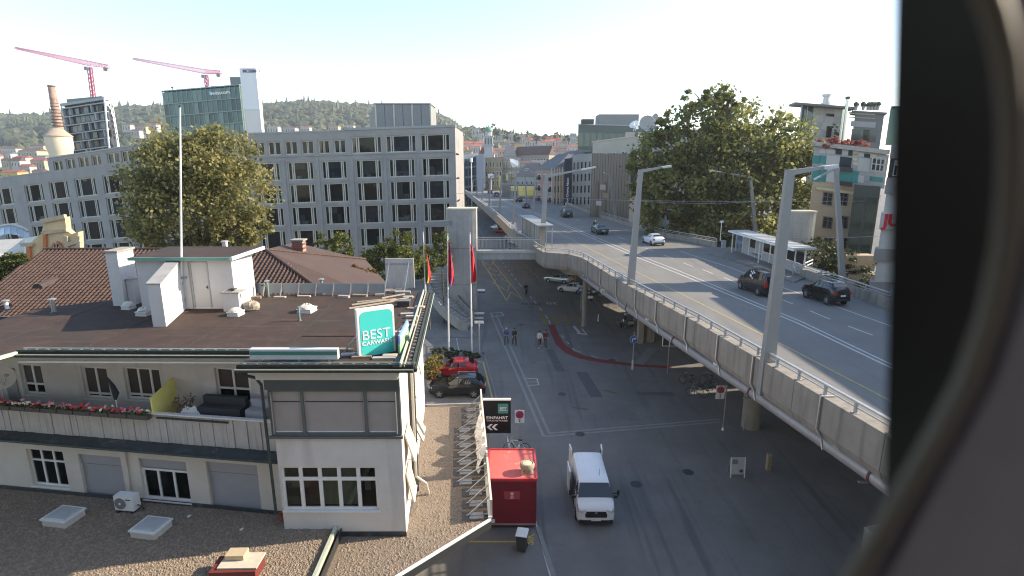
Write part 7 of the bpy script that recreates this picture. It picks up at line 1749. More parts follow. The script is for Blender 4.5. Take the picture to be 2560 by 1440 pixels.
q = MB(); gl.slab(q,-.2,gl.L+.1,zl-.1,zl+.12,-GTD,.15); q.o('roof_edge', MATS['mullion_green'], GT)
q = MB(); a,b = D(578,205,YT+3), D(606,205,YT+3); q.box(((a.x+b.x)/2,YT+5,(D(590,198,YT+3).z+zl)/2-1),(b.x-a.x,5,D(590,198,YT+3).z-zl+3)); a,b = D(525,215,YT+4), D(558,215,YT+4); q.box(((a.x+b.x)/2,YT+7,zl+.2),(b.x-a.x,5,3.4)); q.o('roof_plant', mat('plant_grey',(.16,.18,.18),.6), GT)
text('swisscom',1.35,wt,GT,gl.P(*gl.px(551,232),.2),gl.t+Vector((0,0,gl.k)),(0,0,1),depth=.02,bold=.01); 
q = MB(); u,z = gl.px(527,233); q.lathe(gl.P(u,z,.12),[(.5,0),(.5,.05)],10,axis=(0,-1,0)); q.o('logo', solid('logo_blue',(.2,.35,.5),.5), GT)
q = MB(); c = D(431,222,YT+1); q.tube([(c.x,c.y,zl),(c.x,c.y,zl+1.2)],.08,5); q.box((c.x,c.y,zl+1.1),(.5,.2,.3)); q.o('roof_camera', dark_m, GT)
wA, wB = D(608,250,YT-2), D(647,250,YT-2); wz = D(628,171,YT-2).z; mz = D(628,275,YT-2).z
WS = root('white_stair_tower','white windowless tower reading MOBIMO beside the green glass tower','tower',((wA.x+wB.x)/2,YT-2,0))
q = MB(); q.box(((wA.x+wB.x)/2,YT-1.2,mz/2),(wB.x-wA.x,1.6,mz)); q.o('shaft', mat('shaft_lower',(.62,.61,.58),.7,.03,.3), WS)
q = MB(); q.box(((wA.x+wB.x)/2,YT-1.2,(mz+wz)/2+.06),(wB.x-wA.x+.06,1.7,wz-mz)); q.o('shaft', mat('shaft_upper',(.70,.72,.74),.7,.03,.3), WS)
for x in (wA.x-.03,wB.x+.03):
    q = MB(); q.box((x,YT-2.08,wz/2),(.14,.1,wz)); q.o('edge_strip', white_p, WS)
text('MOBIMO',1.12,solid('letter_dark',(.12,.14,.18),.6),WS,D(628,178,YT-2.12),(1,0,0),(0,0,1),depth=.02,bold=.03,sx=.98)
# residential tower
YV = 175.0; a,b = D(160,300,YV), D(268,300,YV-3)
RT_ = root('apartment_tower','dark glazed apartment tower with white slanting end wall','tower',(a.x,YV,0))
vl = SLine((a.x,a.y),(b.x,b.y),0,0); za, zb2 = D(160,263,YV).z, D(268,247,YV-3).z; vl.k = (zb2-za)/vl.L; vl.ur = 0
q = MB(); e9 = D(289,300,YV+9); q.prism([(a.x,a.y+1.2),(b.x-.3,b.y+1.2),(e9.x-.4,e9.y),(e9.x-.4-(b.x-a.x),e9.y+3)],-2,za-.2); q.o('core', mat('tower_dark',(.035,.04,.05),.5), RT_)
for r_ in range(10):
    z = za-.9-r_*2.55
    q = MB(); vl.slab(q,-.1,vl.L*(1-.018*r_)+.1,z-.3,z,-1.2,.1); q.o('balcony_slab', mat('slab_pale',(.33,.35,.36),.7), RT_)
    cuts = sorted(pr7.uniform(.1,.9) for _ in range(3))
    for c_ in [0]+cuts:
        q = MB(); u = vl.L*c_; vl.slab(q,u,u+.28,z-2.3,z-.3,-1.0,.02); q.o('pier', MATS['slab_pale'], RT_)
    for k in range(9):
        u0, u1 = vl.L*(k/9)+.1, vl.L*((k+1)/9)-.05
        if pr7.random()<.75: q = MB(); vl.slab(q,u0,u1,z-2.25,z-.32,-.9,-.8); q.o('pane', pr7.choice((g_blue,g_dark,glass('tower_pane_lt',(.4,.5,.55),.05,.2,(.10,.13,.16)))), RT_)
c0 = D(268,362,YV-3); c1_ = D(289,300,YV+3); zz0 = D(289,250,YV+3).z
q = MB(); P0 = D(258,362,YV-3.2); q.v = []; 
pts = [(P0.x-.6,YV-3.2,0),(c1_.x-.2,YV+9,0),(c1_.x-.2,YV+9,zz0-.3),(b.x+.1,YV-3.2,zb2+.2)]
zz0 = D(289,250,YV+9).z; k0 = P0.x+.5; q.hexa([(k0-.5,YV-3.2,0),(k0,YV-3.4,0),(e9.x,e9.y,0),(e9.x-.5,e9.y,0),(b.x,YV-3.2,zb2+.3),(b.x+.5,YV-3.4,zb2+.3),(e9.x,e9.y,zz0),(e9.x-.5,e9.y,zz0)]); q.o('end_wall', mat('tower_white',(.74,.75,.77),.7,.03,.3), RT_)
for k in range(7):
    for x in (279,286):
        y = 263+k*13.5+ (3 if x==286 else 0); t9 = (x-270)/19; p = Vector((X2(b.x+.5,e9.x,t9),X2(b.y,e9.y,t9),D(x,y,X2(b.y,e9.y,t9)).z)); q = MB(); q.box(p,(.14,.7,.8),rz=.46); q.o('window', g_dark, RT_)
q = MB(); p0,p1_ = D(166,248,YV+2), D(254,240,YV+2); q.hexa([(p0.x,YV+2,za-1),(p1_.x,YV+2,za-1),(p1_.x,YV+6,za-1),(p0.x,YV+6,za-1),(p0.x,YV+2,p0.z),(p1_.x,YV+2,p1_.z),(p1_.x,YV+6,p1_.z),(p0.x,YV+6,p0.z)]); q.o('roof_plant', MATS['plant_grey'], RT_)
q = MB(); vl.slab(q,-.3,vl.L+.3,za-.3,za+.5,-2,.2); q.o('roof_edge', MATS['slab_pale'], RT_)
# factory chimney and water tank
YC = 128.0; cb_ = D(147,322,YC+4.5); ct = D(148.5,214,YC+4.5)
FC = root('factory_chimney','tall tapering brick factory chimney above a cream water tank','chimney',(cb_.x,YC,0))
q = MB(); n_ = 14; prof = [(X2(1.15,.70,k/n_),X2(cb_.z-6,ct.z,k/n_)) for k in range(n_+1)]; q.lathe((cb_.x,YC+4.5,0),prof,14); q.o('shaft', mat('chimney_brick',(.36,.25,.20),.85,.25,1.2,spots=[(1.0,.5,.6,(.22,.12,.09),.7)]), FC, smooth=True)
for k in range(8):
    q = MB(); z = X2(cb_.z,ct.z,.06+k*.075); q.lathe((cb_.x,YC+4.5,z),[(1.2-.05*k,0),(1.2-.05*k,.14)],14); q.o('band', mat('band_dark',(.10,.06,.05),.8), FC)
q = MB(); q.lathe((cb_.x,YC+4.5,ct.z-.3),[(.78,0),(.82,.3)],14); q.o('rim', MATS['band_dark'], FC)
tzb, tzt, tzr = D(147,370,YC).z, D(147,342,YC).z, D(147,320,YC).z; tr = (D(176,350,YC).x-D(118,350,YC).x)/2; tcx = D(147,350,YC).x
WT = root('water_tank','round cream water tank with conical roof at the chimney foot','water tank',(tcx,YC,tzb))
q = MB(); q.lathe((tcx,YC,0),[(tr*.8,tzb-6),(tr*.86,tzb-.8),(tr*.97,tzb),(tr*.97,tzt)],28); q.o('drum', tank_w, WT, smooth=True)
q = MB(); q.lathe((tcx,YC,0),[(tr*1.04,tzt),(tr*1.04,tzt+.15),(tr*.55,X2(tzt,tzr,.72)),(tr*.25,tzr)],28); q.o('roof', mat('tank_roof',(.36,.29,.22),.8), WT, smooth=True)
# cranes
crane_m = mat('crane_red',(.60,.10,.16),.5,.05,1)
def crane(lab, Y, mx, my0, my1, t0, t1, cabdx=-1):
    b = D(mx,my1,Y); t = D(mx+2,my0,Y); r = root('tower_crane',lab,'crane',(b.x,Y,0),'cranes behind the concrete block')
    s = 1.3; q = MB(); H0 = 0; nb_ = 34
    for sx in (-s/2,s/2):
        for sy in (-s/2,s/2): q.beam((b.x+sx,Y+sy,0),(t.x+sx,Y+sy,t.z),.26,.26)
    for k in range(nb_):
        z0_,z1_ = t.z*k/nb_, t.z*(k+1)/nb_; x0_ = X2(b.x,t.x,k/nb_)
        for sy in (-s/2,s/2): q.beam((x0_-s/2,Y+sy,z0_),(x0_+s/2,Y+sy,z1_),.16,.16); q.beam((x0_-s/2,Y+sy,z1_),(x0_+s/2,Y+sy,z1_),.16,.16)
        for sx in (-s/2,s/2): q.beam((x0_+sx,Y-s/2,z1_),(x0_+sx,Y+s/2,z0_),.16,.16)
    q.o('mast', mat('mast_red',(.40,.05,.10),.5), r)
    A = D(t0[0],t0[1],Y+34); B = D(t1[0],t1[1],Y-10); J = Vector((t.x,Y,t.z+.6)); n_ = 30
    # jib and counter jib: triangular lattice, tip lower chord to root
    def lattice(P0,P1,h0,h1,w,n_,nm):
        q = MB(); u = Vector((0,0,1)); sd = (P1-P0).cross(u).normalized()*w/2
        q.beam(P0+sd,P1+sd,.24,.24); q.beam(P0-sd,P1-sd,.24,.24); q.beam(P0+u*h0,P1+u*h1,.28,.28)
        for k in range(n_):
            a,b_ = P0.lerp(P1,k/n_), P0.lerp(P1,(k+1)/n_); m_ = P0.lerp(P1,(k+.5)/n_)+u*X2(h0,h1,(k+.5)/n_)
            for s_ in (1,-1): q.beam(a+sd*s_,m_,.15,.15); q.beam(m_,b_+sd*s_,.15,.15)
            q.beam(a+sd,b_-sd,.12,.12)
        q.o(nm, crane_m, r)
    lattice(J, A, 2.0, .9, 1.2, n_, 'jib'); lattice(J, B, 2.0, 1.2, 1.2, 7, 'counter_jib')
    q = MB(); q.box((J.x-.9,Y-1,J.z-1.3),(1.3,1.2,1.5)); q.o('cab', solid('cab_grey',(.25,.25,.27),.5), r)
    q = MB(); c = J.lerp(B,.85); q.box((c.x,c.y,c.z-.7),(1.6,1.2,1.4)); q.o('counterweight', solid('weight',(.3,.25,.25),.8), r)
crane('left red lattice tower crane with the longer jib', 260, 222, 168, 243, (38,122), (272,170))
crane('right red lattice tower crane above the green glass tower', 280, 513, 188, 222, (333,149), (552,184))
# ================================================================ FAR TOWN
def block(name, lab, cat, x0, x1, yt0, yt1, Y0, Y1, depth, wm, rows=0, cols=0, wy=(.3,.75), wx=.6, gm=None, zbase=0, roof=None, rh=0, roofm=None, group=None, frame=None, top=.06, bot=.05, fan=True):
    a = D(x0,HORIZON,Y0); b = D(x1,HORIZON,Y1); z0 = D(x0,yt0,Y0).z; z1 = D(x1,yt1,Y1).z
    r = root(name, lab, cat, ((a.x+b.x)/2,(Y0+Y1)/2,zbase), group); ln = SLine((a.x,Y0),(b.x,Y1),0,0); ln.k = (z1-z0)/ln.L
    q = MB(); P = ln.P; fan = fan and roof not in ('gable','hip'); bk = lambda u,z: Vector((P(u,z).x*(1+depth/Y0),P(u,z).y+depth,P(u,z).z)) if fan else P(u,z,-depth)
    q.hexa([P(0,zbase),P(ln.L,zbase),bk(ln.L,zbase),bk(0,zbase),P(0,z0),P(ln.L,z0),bk(ln.L,z0),bk(0,z0)]); q.o('wall', wm, r)
    if rows:
        H_ = z0-zbase; 
        for i in range(rows):
            zt = z0-H_*(top+(1-top-bot)*i/rows); zb = z0-H_*(top+(1-top-bot)*(i+1)/rows); h = zt-zb
            for j in range(cols):
                c = ln.L*(j+.5)/cols; w = ln.L/cols*wx; q = MB(); ln.slab(q,c-w/2,c+w/2,zb+h*(1-wy[1]),zt-h*wy[0]*.5,.0,.05); wn = q.o('window', frame or white_p, r)
                q = MB(); e = min(.12,w*.12); ln.slab(q,c-w/2+e,c+w/2-e,zb+h*(1-wy[1])+e,zt-h*wy[0]*.5-e,.052,.07); q.o('pane', gm or g_dark, wn)
    if roof == 'gable' or roof == 'hip':
        P = ln.P; e = .35; ins = (ln.L*.22 if roof=='hip' else 0)
        q = MB(); R0,R1 = P(ins-e if roof=='gable' else ins,z0+rh,-depth/2), P(ln.L-ins+(e if roof=='gable' else 0),z0+rh,-depth/2)
        A_,B_,C_,D_ = P(-e,z0-.1,e),P(ln.L+e,z0-.1,e),P(ln.L+e,z0-.1,-depth-e),P(-e,z0-.1,-depth-e)
        q.face([A_,B_,R1,R0]); q.face([C_,D_,R0,R1]); q.face([B_,C_,R1]); q.face([D_,A_,R0]); q.o('roof', roofm or tile_old, r)
    elif roof == 'flat':
        q = MB(); ln.slab(q,-.15,ln.L+.15,z0,z0+.25,-.6,.15); q.o('roof_edge', roofm or MATS['coping_zinc'], r)
    return r, ln, z0
beige = mat('beige_metal',(.17,.142,.112),.5,.07,.4); pinkw = mat('pink_render',(.36,.25,.21),.85,.1,.5); brownb = mat('brown_brick',(.22,.13,.085),.85,.15,.8); greyw = mat('grey_render',(.34,.335,.32),.85,.08,.4)
whitef = mat('far_white',(.42,.41,.37),.85,.05,.3); creamf = mat('far_cream',(.38,.33,.24),.85,.05,.3); ochre = mat('far_ochre',(.55,.36,.14),.85,.06,.3); tileR = mat('far_red_roof',(.24,.085,.065),.8,.15,.3); tileO = mat('far_orange_roof',(.42,.10,.065),.7,.1,.3); tileB = mat('far_brown_roof',(.10,.065,.06),.85,.15,.2); slateR = mat('far_slate_roof',(.11,.12,.13),.8,.15,.3)
# right of the deck
r, ln, z0 = block('metal_block','brown metal clad block with three small posters on its blind wall','building',1480,1578,383,384,112,104,22,beige)
P = ln.P
for i in range(14):
    q = MB(); u = ln.L*i/14; ln.slab(q,u-.04,u+.04,0,z0,.0,.05); q.o('seam', mat('seam_dark',(.14,.117,.092),.6), r)
for x,y,w,h,mt in ((1508,468,1.5,1.0,creamf),(1516,489,1.5,1.0,mat('poster_mid',(.25,.2,.13),.6)),(1498,508,1.5,.9,whitef)):
    u,z = ln.px(x,y); q = MB(); ln.slab(q,u-w/2,u+w/2,z-h/2,z+h/2,.06,.12); p = q.o('poster', mt, r)
for u in (.12,.33):
    q = MB(); ln.slab(q,ln.L*u,ln.L*u+.8,z0-13,z0-5.5,.02,.09); q.o('dark_slot', mat('slot',(.12,.09,.07),.5), r)
block('upper_block','pale beige upper storey with cut out windows above the brown metal block','building',1480,1592,356,341,125,117,20,mat('pale_beige',(.44,.40,.33),.8,.08,.4),1,5,(.5,.62),.35,gm=g_room,zbase=14,roof='flat',roofm=mat('edge_beige',(.5,.45,.37),.7))
block('white_house','pale house with tall paired windows beside the cinema banner','house',1431,1479,390,386,150,146,14,greyw,6,5,(.3,.8),.45,roof='flat',frame=greyw)
r, ln, z0 = block('cinema_banner_wall','dark upright banner wall reading blue Cinema Abaco','banner',1411,1429,397,395,146,146,1.2,mat('banner_dark',(.015,.018,.035),.6))
text('blue Cinema Abaco',.86,wt,r,ln.P(ln.L*.5,D(1420,478,146).z,.05),(0,0,1),(-1,0,0),depth=.01,bold=.01)
q = MB(); c = ln.P(ln.L*.5,D(1420,512,146).z,.03); q.lathe(c,[(.6,0),(.6,.03)],12,axis=(0,-1,0)); q.o('logo', wt, r)
r, ln, z0 = block('scaffold_house','brown house front wrapped in scaffolding left of the banner','house',1384,1411,424,422,152,150,12,mat('scaffold_net',(.30,.20,.115),.85,.12,.6),5,3,(.3,.7),.3,frame=brownb)
for i in range(6):
    q = MB(); ln.slab(q,0,ln.L,z0*i/6+.1,z0*i/6+.2,.9,1.0); q.o('scaffold_rail', wood_m, r)
for i in range(5):
    q = MB(); u = ln.L*i/4; ln.slab(q,u-.05,u+.05,0,z0+.5,.9,1.0); q.o('scaffold_pole', galv, r)
r, ln, z0 = block('balcony_house','brownish pink house with dark balconies at the far right of the deck','house',1342,1384,422,424,168,156,12,pinkw,5,3,(.3,.8),.4,roof='hip',rh=4.5,roofm=slateR)
for i in range(5):
    for j in (0,2):
        q = MB(); c = ln.L*(j+.5)/3; z = z0*(.1+.18*i); ln.slab(q,c-1,c+1,z,z+.9,.05,.9); q.o('balcony', dark_m, r)
r, ln, z0 = block('mansard_house','grey house with dark mansard roof behind the balcony house','house',1368,1412,402,398,182,176,16,mat('mansard',(.10,.11,.115),.7,.15,.4),1,6,(.4,.7),.4,zbase=8,roof='hip',rh=3,roofm=slateR)
r, ln, z0 = block('glass_office','dark green glass office with rooftop storey and satellite dishes','building',1443,1640,312,316,190,178,30,mat('office_green',(.045,.075,.07),.4,.1,.2),5,12,(.2,.9),.86,gm=gg[0],frame=gg[3],roof='flat',roofm=mat('edge_pale2',(.35,.38,.4),.5))
q = MB(); a = D(1497,300,190); b = D(1611,300,182); zt = D(1540,284,188).z; q.box(((a.x+b.x)/2,194,(z0+zt)/2),(b.x-a.x,8,zt-z0)); q.o('roof_storey', mat('roof_storey_grey',(.20,.205,.21),.6,.05,.3), r)
q = MB(); a = D(1453,305,190); b = D(1485,305,188); q.box(((a.x+b.x)/2,190,z0+.9),(b.x-a.x,4,1.6)); q.o('roof_box', dark_m, r)
def dish(x,y,Y,rad,ax,lab):
    c = D(x,y,Y); rr = root('satellite_dish',lab,'satellite dish',(c.x,Y,c.z-rad*1.2),'satellite dishes on the office roof'); ax = Vector(ax)
    q = MB(); q.lathe(c,[(.02,-.45*rad),(rad*.5,-.36*rad),(rad*.85,-.12*rad),(rad,.06*rad),(rad*.97,.08*rad),(rad*.8,-.08*rad),(rad*.5,-.28*rad),(.02,-.36*rad)],20,axis=ax,caps=False); q.o('reflector', white_p if rad<1.5 else mat('dish_grey',(.30,.31,.32),.6), rr, smooth=True)
    q = MB(); q.tube([c-ax.normalized()*.3*rad,(c.x,Y+.4,c.z-rad*1.3)],.15,6); q.tube([c-ax.normalized()*.3*rad,c+ax.normalized()*.7*rad],.06,5); q.o('mount', galv, rr)
dish(1585,311,150,1.3,(-.5,-.5,.6),'small white satellite dish tilted to the left'); dish(1590,316,149,.9,(.5,-.6,.5),'smallest dish in front of the tilted one'); dish(1618,308,150,2.1,(-.2,-1,.25),'large grey faced satellite dish'); dish(1636,302,154,2.0,(-1,-.3,.2),'edge on satellite dish beside the tree top')
block('dish_roof','low roof that carries the satellite dishes','building',1560,1650,330,330,148,146,12,greyw,zbase=10)
# middle distance left of the deck
r, ln, z0 = block('grey_glass_hall','grey glass office front at the far end of the deck','building',1143,1196,388,383,230,236,16,mat('grey_glass',(.17,.20,.24),.35,.1,.2),5,6,(.15,.9),.9,gm=g_blue,frame=mat('grey_glass',(.17,.20,.24)))
block('pale_panel_block','pale panelled block right of the grey glass front','building',1191,1209,388,388,226,226,10,mat('panel_blue',(.30,.33,.37),.6,.05,.2))
block('olive_block','olive grey flats with stacked windows below the church tower','building',1213,1256,394,394,240,236,14,mat('olive_render',(.25,.23,.15),.85),5,5,(.25,.7),.5)
block('grey_flats','grey flats with white balconies in the middle of the town','building',1256,1302,392,394,250,246,14,greyw,5,4,(.3,.8),.6,gm=whitef)
block('brown_terrace','long terrace with dark reddish roof across the middle of the town','building',1286,1372,388,386,300,290,7,mat('terrace_wall',(.30,.25,.21),.85),3,12,(.3,.75),.45,zbase=4,roof='gable',rh=4.5,roofm=tileB)
block('green_roof_house','grey house with dark slate roof left of the long terrace','building',1258,1290,391,391,295,295,12,greyw,2,4,(.3,.7),.4,zbase=4,roof='hip',rh=6,roofm=slateR)
block('white_apartments','low white apartment house with dark windows behind the yellow canopy','building',1290,1346,440,440,200,196,10,whitef,2,5,(.3,.7),.35,roof='hip',rh=4.5,roofm=mat('roof_greybrown',(.20,.165,.15),.85))
block('low_shed','brownish low shed roof below the white apartments','building',1255,1346,461,463,188,184,12,mat('shed',(.23,.19,.165),.85))
yel = mat('canopy_yellow',(.80,.66,.20),.6,.04,.5)
r = root('yellow_canopy','bright yellow canopy beside the far end of the deck','canopy',D(1310,490,176)); 
q = MB(); a,b = D(1277,475,178), D(1341,478,172); zc_ = D(1310,469,175).z; q.box(((a.x+b.x)/2,177,zc_-.4),(b.x-a.x,6,1.2)); q.o('roof', yel, r)
q = MB(); a2,b2 = D(1296,480,172), D(1341,482,171); q.box(((a2.x+b2.x)/2,172,zc_-1.7),(b2.x-a2.x,.3,1.4)); q.o('awning', yel, r)
for t in (.05,.5,.95):
    q = MB(); q.box((X2(a.x,b.x,t),174,zc_/2),(.3,.3,zc_)); q.o('column', galv, r)
block('kiosk','cream kiosk wall with dark doors under the yellow canopy','kiosk',1312,1342,487,492,178,174,4,creamf,1,4,(.1,.9),.45,gm=solid('door_red',(.12,.03,.03),.6))
for x,yb,yt,lab in ((1251,470,440,'upright yellow banner sign at the far right of the deck'),(1268,450,432,'small yellow banner sign behind the far lamp posts')):
    a = D(x,yb,200); b = D(x,yt,200); q = MB(); q.box((a.x,200,(a.z+b.z)/2),(1.1 if x<1260 else .7,.2,b.z-a.z)); q.tube([(a.x,200,0),(a.x,200,b.z)],.08,5); q.o('banner_sign', yel, None, lab, 'sign', 'yellow banner signs')
c = D(1227,440,215); q = MB(); a = D(1227,455,215); q.tube([(c.x,215,0),(c.x,215,c.z+1)],.2,6); q.box((c.x,215,c.z),(2.2,.3,1.6)); q.o('white_sign', white_p, None, 'white box sign on a mast left of the far deck', 'sign')
c = D(1288,408,230); q = MB(); q.hexa([D(1276,404,230),D(1290,412,230),D(1296,416,230),D(1280,418,230)]+[p+Vector((0,.6,.6)) for p in (D(1274,400,230),D(1285,402,230),D(1296,406,230),D(1280,408,230))]); q.o('tilted_roof', white_p, None, 'bright white tilted roof panel among the grey flats', 'roof panel')
q = MB(); a = D(1178,395,205); b = D(1178,440,205); q.tube([(a.x,205,0),a],.16,6); q.lathe(a,[(.55,-1.5),(.55,0)],10); q.o('mast', white_p, None, 'tall grey mast with a white drum top at the far left of the deck', 'mast')
# church
YK = 330.0; cA,cB = D(1211,360,YK), D(1232,360,YK); cw = cB.x-cA.x; cx_ = (cA.x+cB.x)/2
CHU = root('church_tower','pale church tower with green copper dome','church tower',(cx_,YK,0))
ks = mat('church_stone',(.42,.42,.42),.85,.06,.2); zt = D(1221,362,YK).z; zu = D(1221,340,YK).z; zd = D(1221,329,YK).z; zp = D(1221,317,YK).z
q = MB(); q.box((cx_,YK,zu/2),(cw,cw,zu)); q.o('shaft', ks, CHU)
for k in range(2): q = MB(); q.box((cx_,YK,X2(zt,zu,k)-.2),(cw+1,cw+1,.7)); q.o('cornice', ks, CHU)
for dx in (-.34,0,.34):
    q = MB(); q.box((cx_+cw*dx,YK-cw/2-.05,zu-3.6),(cw*.18,.2,4.4)); q.o('louvre', mat('belfry',(.13,.14,.15),.7), CHU)
q = MB(); q.lathe((cx_,YK,0),[(cw*.44,zu),(cw*.44,zd)],8); q.o('drum', ks, CHU)
q = MB(); q.lathe((cx_,YK,0),[(cw*.5,zd),(cw*.52,X2(zd,zp,.3)),(cw*.40,X2(zd,zp,.72)),(cw*.12,zp),(cw*.05,zp+.6),(.1,zp+2.2)],16); q.o('dome', mat('copper_green',(.12,.26,.17),.6,.12,.3), CHU, smooth=True)
block('church_nave','pale nave below the church tower','church',1199,1236,384,384,328,328,14,whitef,1,4,(.3,.7),.4,roof='hip',rh=5,roofm=tileR)
# hillside houses
hr = random.Random(15)
walls = [('white',whitef),('cream',creamf),('grey',greyw),('ochre',ochre)]; roofs = [('red',tileR),('orange',tileO),('brown',tileB),('slate',slateR)]
seen_l = {}
def house(x,y,w,h,Y,wi,ri,place_,kind='gable'):
    wn,wm = walls[wi]; rn,rm = roofs[ri]; tall = 'tall' if h > w*.8 else 'low' if h < w*.45 else 'small'
    zb = D(x,y,Y).z; lab_ = '%s %s house with %s roof %s' % (tall,wn,rn,place_); k_ = seen_l[lab_] = seen_l.get(lab_,0)+1
    if k_ > 1: lab_ = lab_.replace(' house',' house, '+['','second','third','fourth','fifth'][k_-1]+' such,')
    block('hill_house', lab_,'house',x-w/2,x+w/2,y-h,y-h,Y,Y,w/1350*Y*.8,wm,max(1,int(h/7)),max(2,int(w/6)),(.3,.7),.4,zbase=zb-6,roof=kind,rh=h/1350*Y*.55,roofm=rm,group='houses on the far hillside')
town = [(1152,352,14,8,520,1,1),(1170,366,26,8,500,0,1),(1200,366,28,8,500,0,1),(1160,374,20,7,470,3,1),(1190,372,24,7,480,0,1),(1190,330,16,6,640,0,3),(1204,340,12,7,600,0,2),(1250,342,22,5,640,0,3),(1276,344,20,6,620,2,3),(1306,352,14,9,560,0,3),(1318,358,10,10,540,1,0),(1264,368,20,7,470,2,2),(1252,382,34,8,440,1,0),(1284,378,18,8,450,0,0),(1296,366,16,6,490,3,2),(1330,360,14,8,560,0,1),(1344,352,16,6,600,2,2),(1356,364,18,8,520,0,0),(1372,360,20,7,540,1,1),(1390,358,22,8,560,0,1),(1404,366,18,7,520,2,2),(1420,356,18,10,560,0,3),(1432,352,14,12,540,2,3),(1350,376,22,7,440,1,2),(1376,376,26,7,430,0,0),(1404,378,28,8,430,1,2),(1430,376,26,9,420,0,0),(1330,378,20,7,430,3,2),(1166,384,28,6,400,1,2),(1236,388,16,7,390,0,0),(1440,392,40,8,330,0,2),(1398,392,34,8,340,1,2)]
town += [(1322,404,44,12,330,2,2),(1366,402,40,12,340,1,2),(1408,404,46,14,300,2,3),(1452,402,44,14,290,0,2),(1306,420,40,12,270,2,2),(1348,416,34,10,280,1,3),(1278,424,36,14,262,2,2),(1240,412,26,12,300,1,2),(1334,430,40,12,240,0,2),(1382,420,36,12,262,2,2),(1468,380,36,10,330,1,0),(1416,390,30,9,350,0,2),(1300,398,26,9,370,1,2),(1262,402,26,10,360,0,0)]
for i,(x,y,w,h,Y,wi,ri) in enumerate(town):
    pl_ = 'left of the church tower' if x < 1208 else 'just right of the church tower' if x < 1262 else 'in the mid town' if x < 1340 else 'towards the glass office'
    pl_ += ', higher up' if y < 353 else ', low down' if y > 380 else ''
    house(x,y,w,h,Y,wi,ri,pl_)
# red crane in the town
q = MB(); c0 = D(1392,352,430); c1_ = D(1392,334,430); q.beam((c0.x,430,c0.z-8),(c1_.x,430,c1_.z),.9,.9); q.beam(D(1362,342,430),D(1402,350,430),.8,.8); q.o('small_crane', mat('far_crane',(.62,.16,.12),.6), None, 'small red crane standing among the far red roofs', 'crane')
left = [(30,380,34,9,560,0,2),(75,386,46,9,520,1,2),(100,374,34,10,560,1,2),(20,392,24,8,480,0,3),(52,402,30,8,430,2,0),(95,412,34,11,400,1,0),(40,418,22,16,380,0,2),(14,408,18,8,430,1,2),(60,426,26,10,370,2,0),(90,436,26,8,330,2,2),(20,440,40,10,300,3,0),(-30,400,40,10,470,0,0),(-60,430,40,12,380,1,2),(105,396,26,5,440,0,3),(8,374,20,6,600,3,2)]
for x,y,w,h,Y,wi,ri in left: house(x,y,w,h,Y,wi,ri,'left of the tank'+(', higher up' if y<388 else ', just above the concrete block' if y>416 else ''))
for x,y,w,h,Y,wi,ri in [(330,318,20,6,700,0,2),(365,322,26,6,690,1,2),(395,318,20,7,700,0,0),(350,332,20,6,640,2,2),(690,322,26,5,620,0,3),(730,324,30,5,600,2,2),(770,322,22,4,620,0,0),(840,320,24,5,640,1,2),(880,318,20,5,660,0,2)]:
    house(x,y,w,h,Y,wi,ri,('left of the glass tower' if x<410 else 'right of the white tower')+', above the office roof')
# ================================================================ RIGHT HAND BUILDINGS
YB2 = 66.0
r, ln, z0 = block('teal_panel_house','house with teal and pale panels above yellow walls right of the big tree','building',2036,2210,366,386,YB2,YB2-2,5,mat('yellow_render',(.46,.34,.225),.85,.06,.6))
def pan(x0_,x1_,y0_,y1_,mt,nm,d=.06,name=None):
    u0,z1_ = ln.px(x0_,y0_); u1,z2_ = ln.px(x1_,y1_); q = MB(); ln.slab(q,u0,u1,z2_,z1_,.0,d); return q.o(nm,mt,r)
pp = mat('panel_pale',(.46,.44,.42),.6,.05,.5); py = mat('panel_straw',(.55,.5,.34),.6); pg_ = mat('panel_grey',(.30,.30,.31),.6)
pan(2036,2210,366,472,mat('frame_grey',(.34,.34,.33),.6),'panel_frame',.03)
for x0_,x1_,y0_,y1_,mt in ((2032,2048,388,410,teal_d),(2048,2064,388,410,teal_d),(2049,2064,414,455,teal_d),(2033,2047,414,455,teal_d),(2066,2096,388,458,pp),(2098,2126,427,455,teal_d),(2131,2143,427,458,teal_d),(2132,2143,383,392,py),(2132,2143,394,402,py),(2132,2143,404,414,py),(2146,2172,394,430,pp),(2174,2206,440,456,teal_d),(2146,2158,438,458,pp),(2160,2176,438,456,pg_),(2050,2062,370,384,pp),(2065,2086,370,386,pp),(2105,2120,374,388,pp),(2131,2143,376,390,py),(2145,2160,380,392,pp),(2175,2190,384,396,py)): pan(x0_,x1_,y0_,y1_,mt,'panel',.09)
for x0_,x1_,y0_,y1_ in ((2100,2126,391,422),(2090,2103,373,387),(2121,2130,375,390),(2160,2174,384,395),(2182,2205,397,427)): pan(x0_,x1_,y0_,y1_,g_blue,'pane',.1)
q = MB(); u0,za_ = ln.px(2100,416); u1,_ = ln.px(2128,416); ln.slab(q,u0,u1,za_-.5,za_,.1,.6); u0,za_ = ln.px(2098,452); u1,_ = ln.px(2128,452); ln.slab(q,u0,u1,za_-.5,za_,.1,.6); q.o('balcony', dark_m, r)
q = MB(); u0,z1_ = ln.px(2178,392); u1,z2_ = ln.px(2205,430)
for t in (0,.33,.66,1): ln.slab(q,X2(u0,u1,t)-.05,X2(u0,u1,t)+.05,z2_,z1_,.5,.6)
for t in (0,.5,1): ln.slab(q,u0,u1,X2(z2_,z1_,t)-.05,X2(z2_,z1_,t)+.05,.5,.6)
q.o('balcony_cage', pp, r)
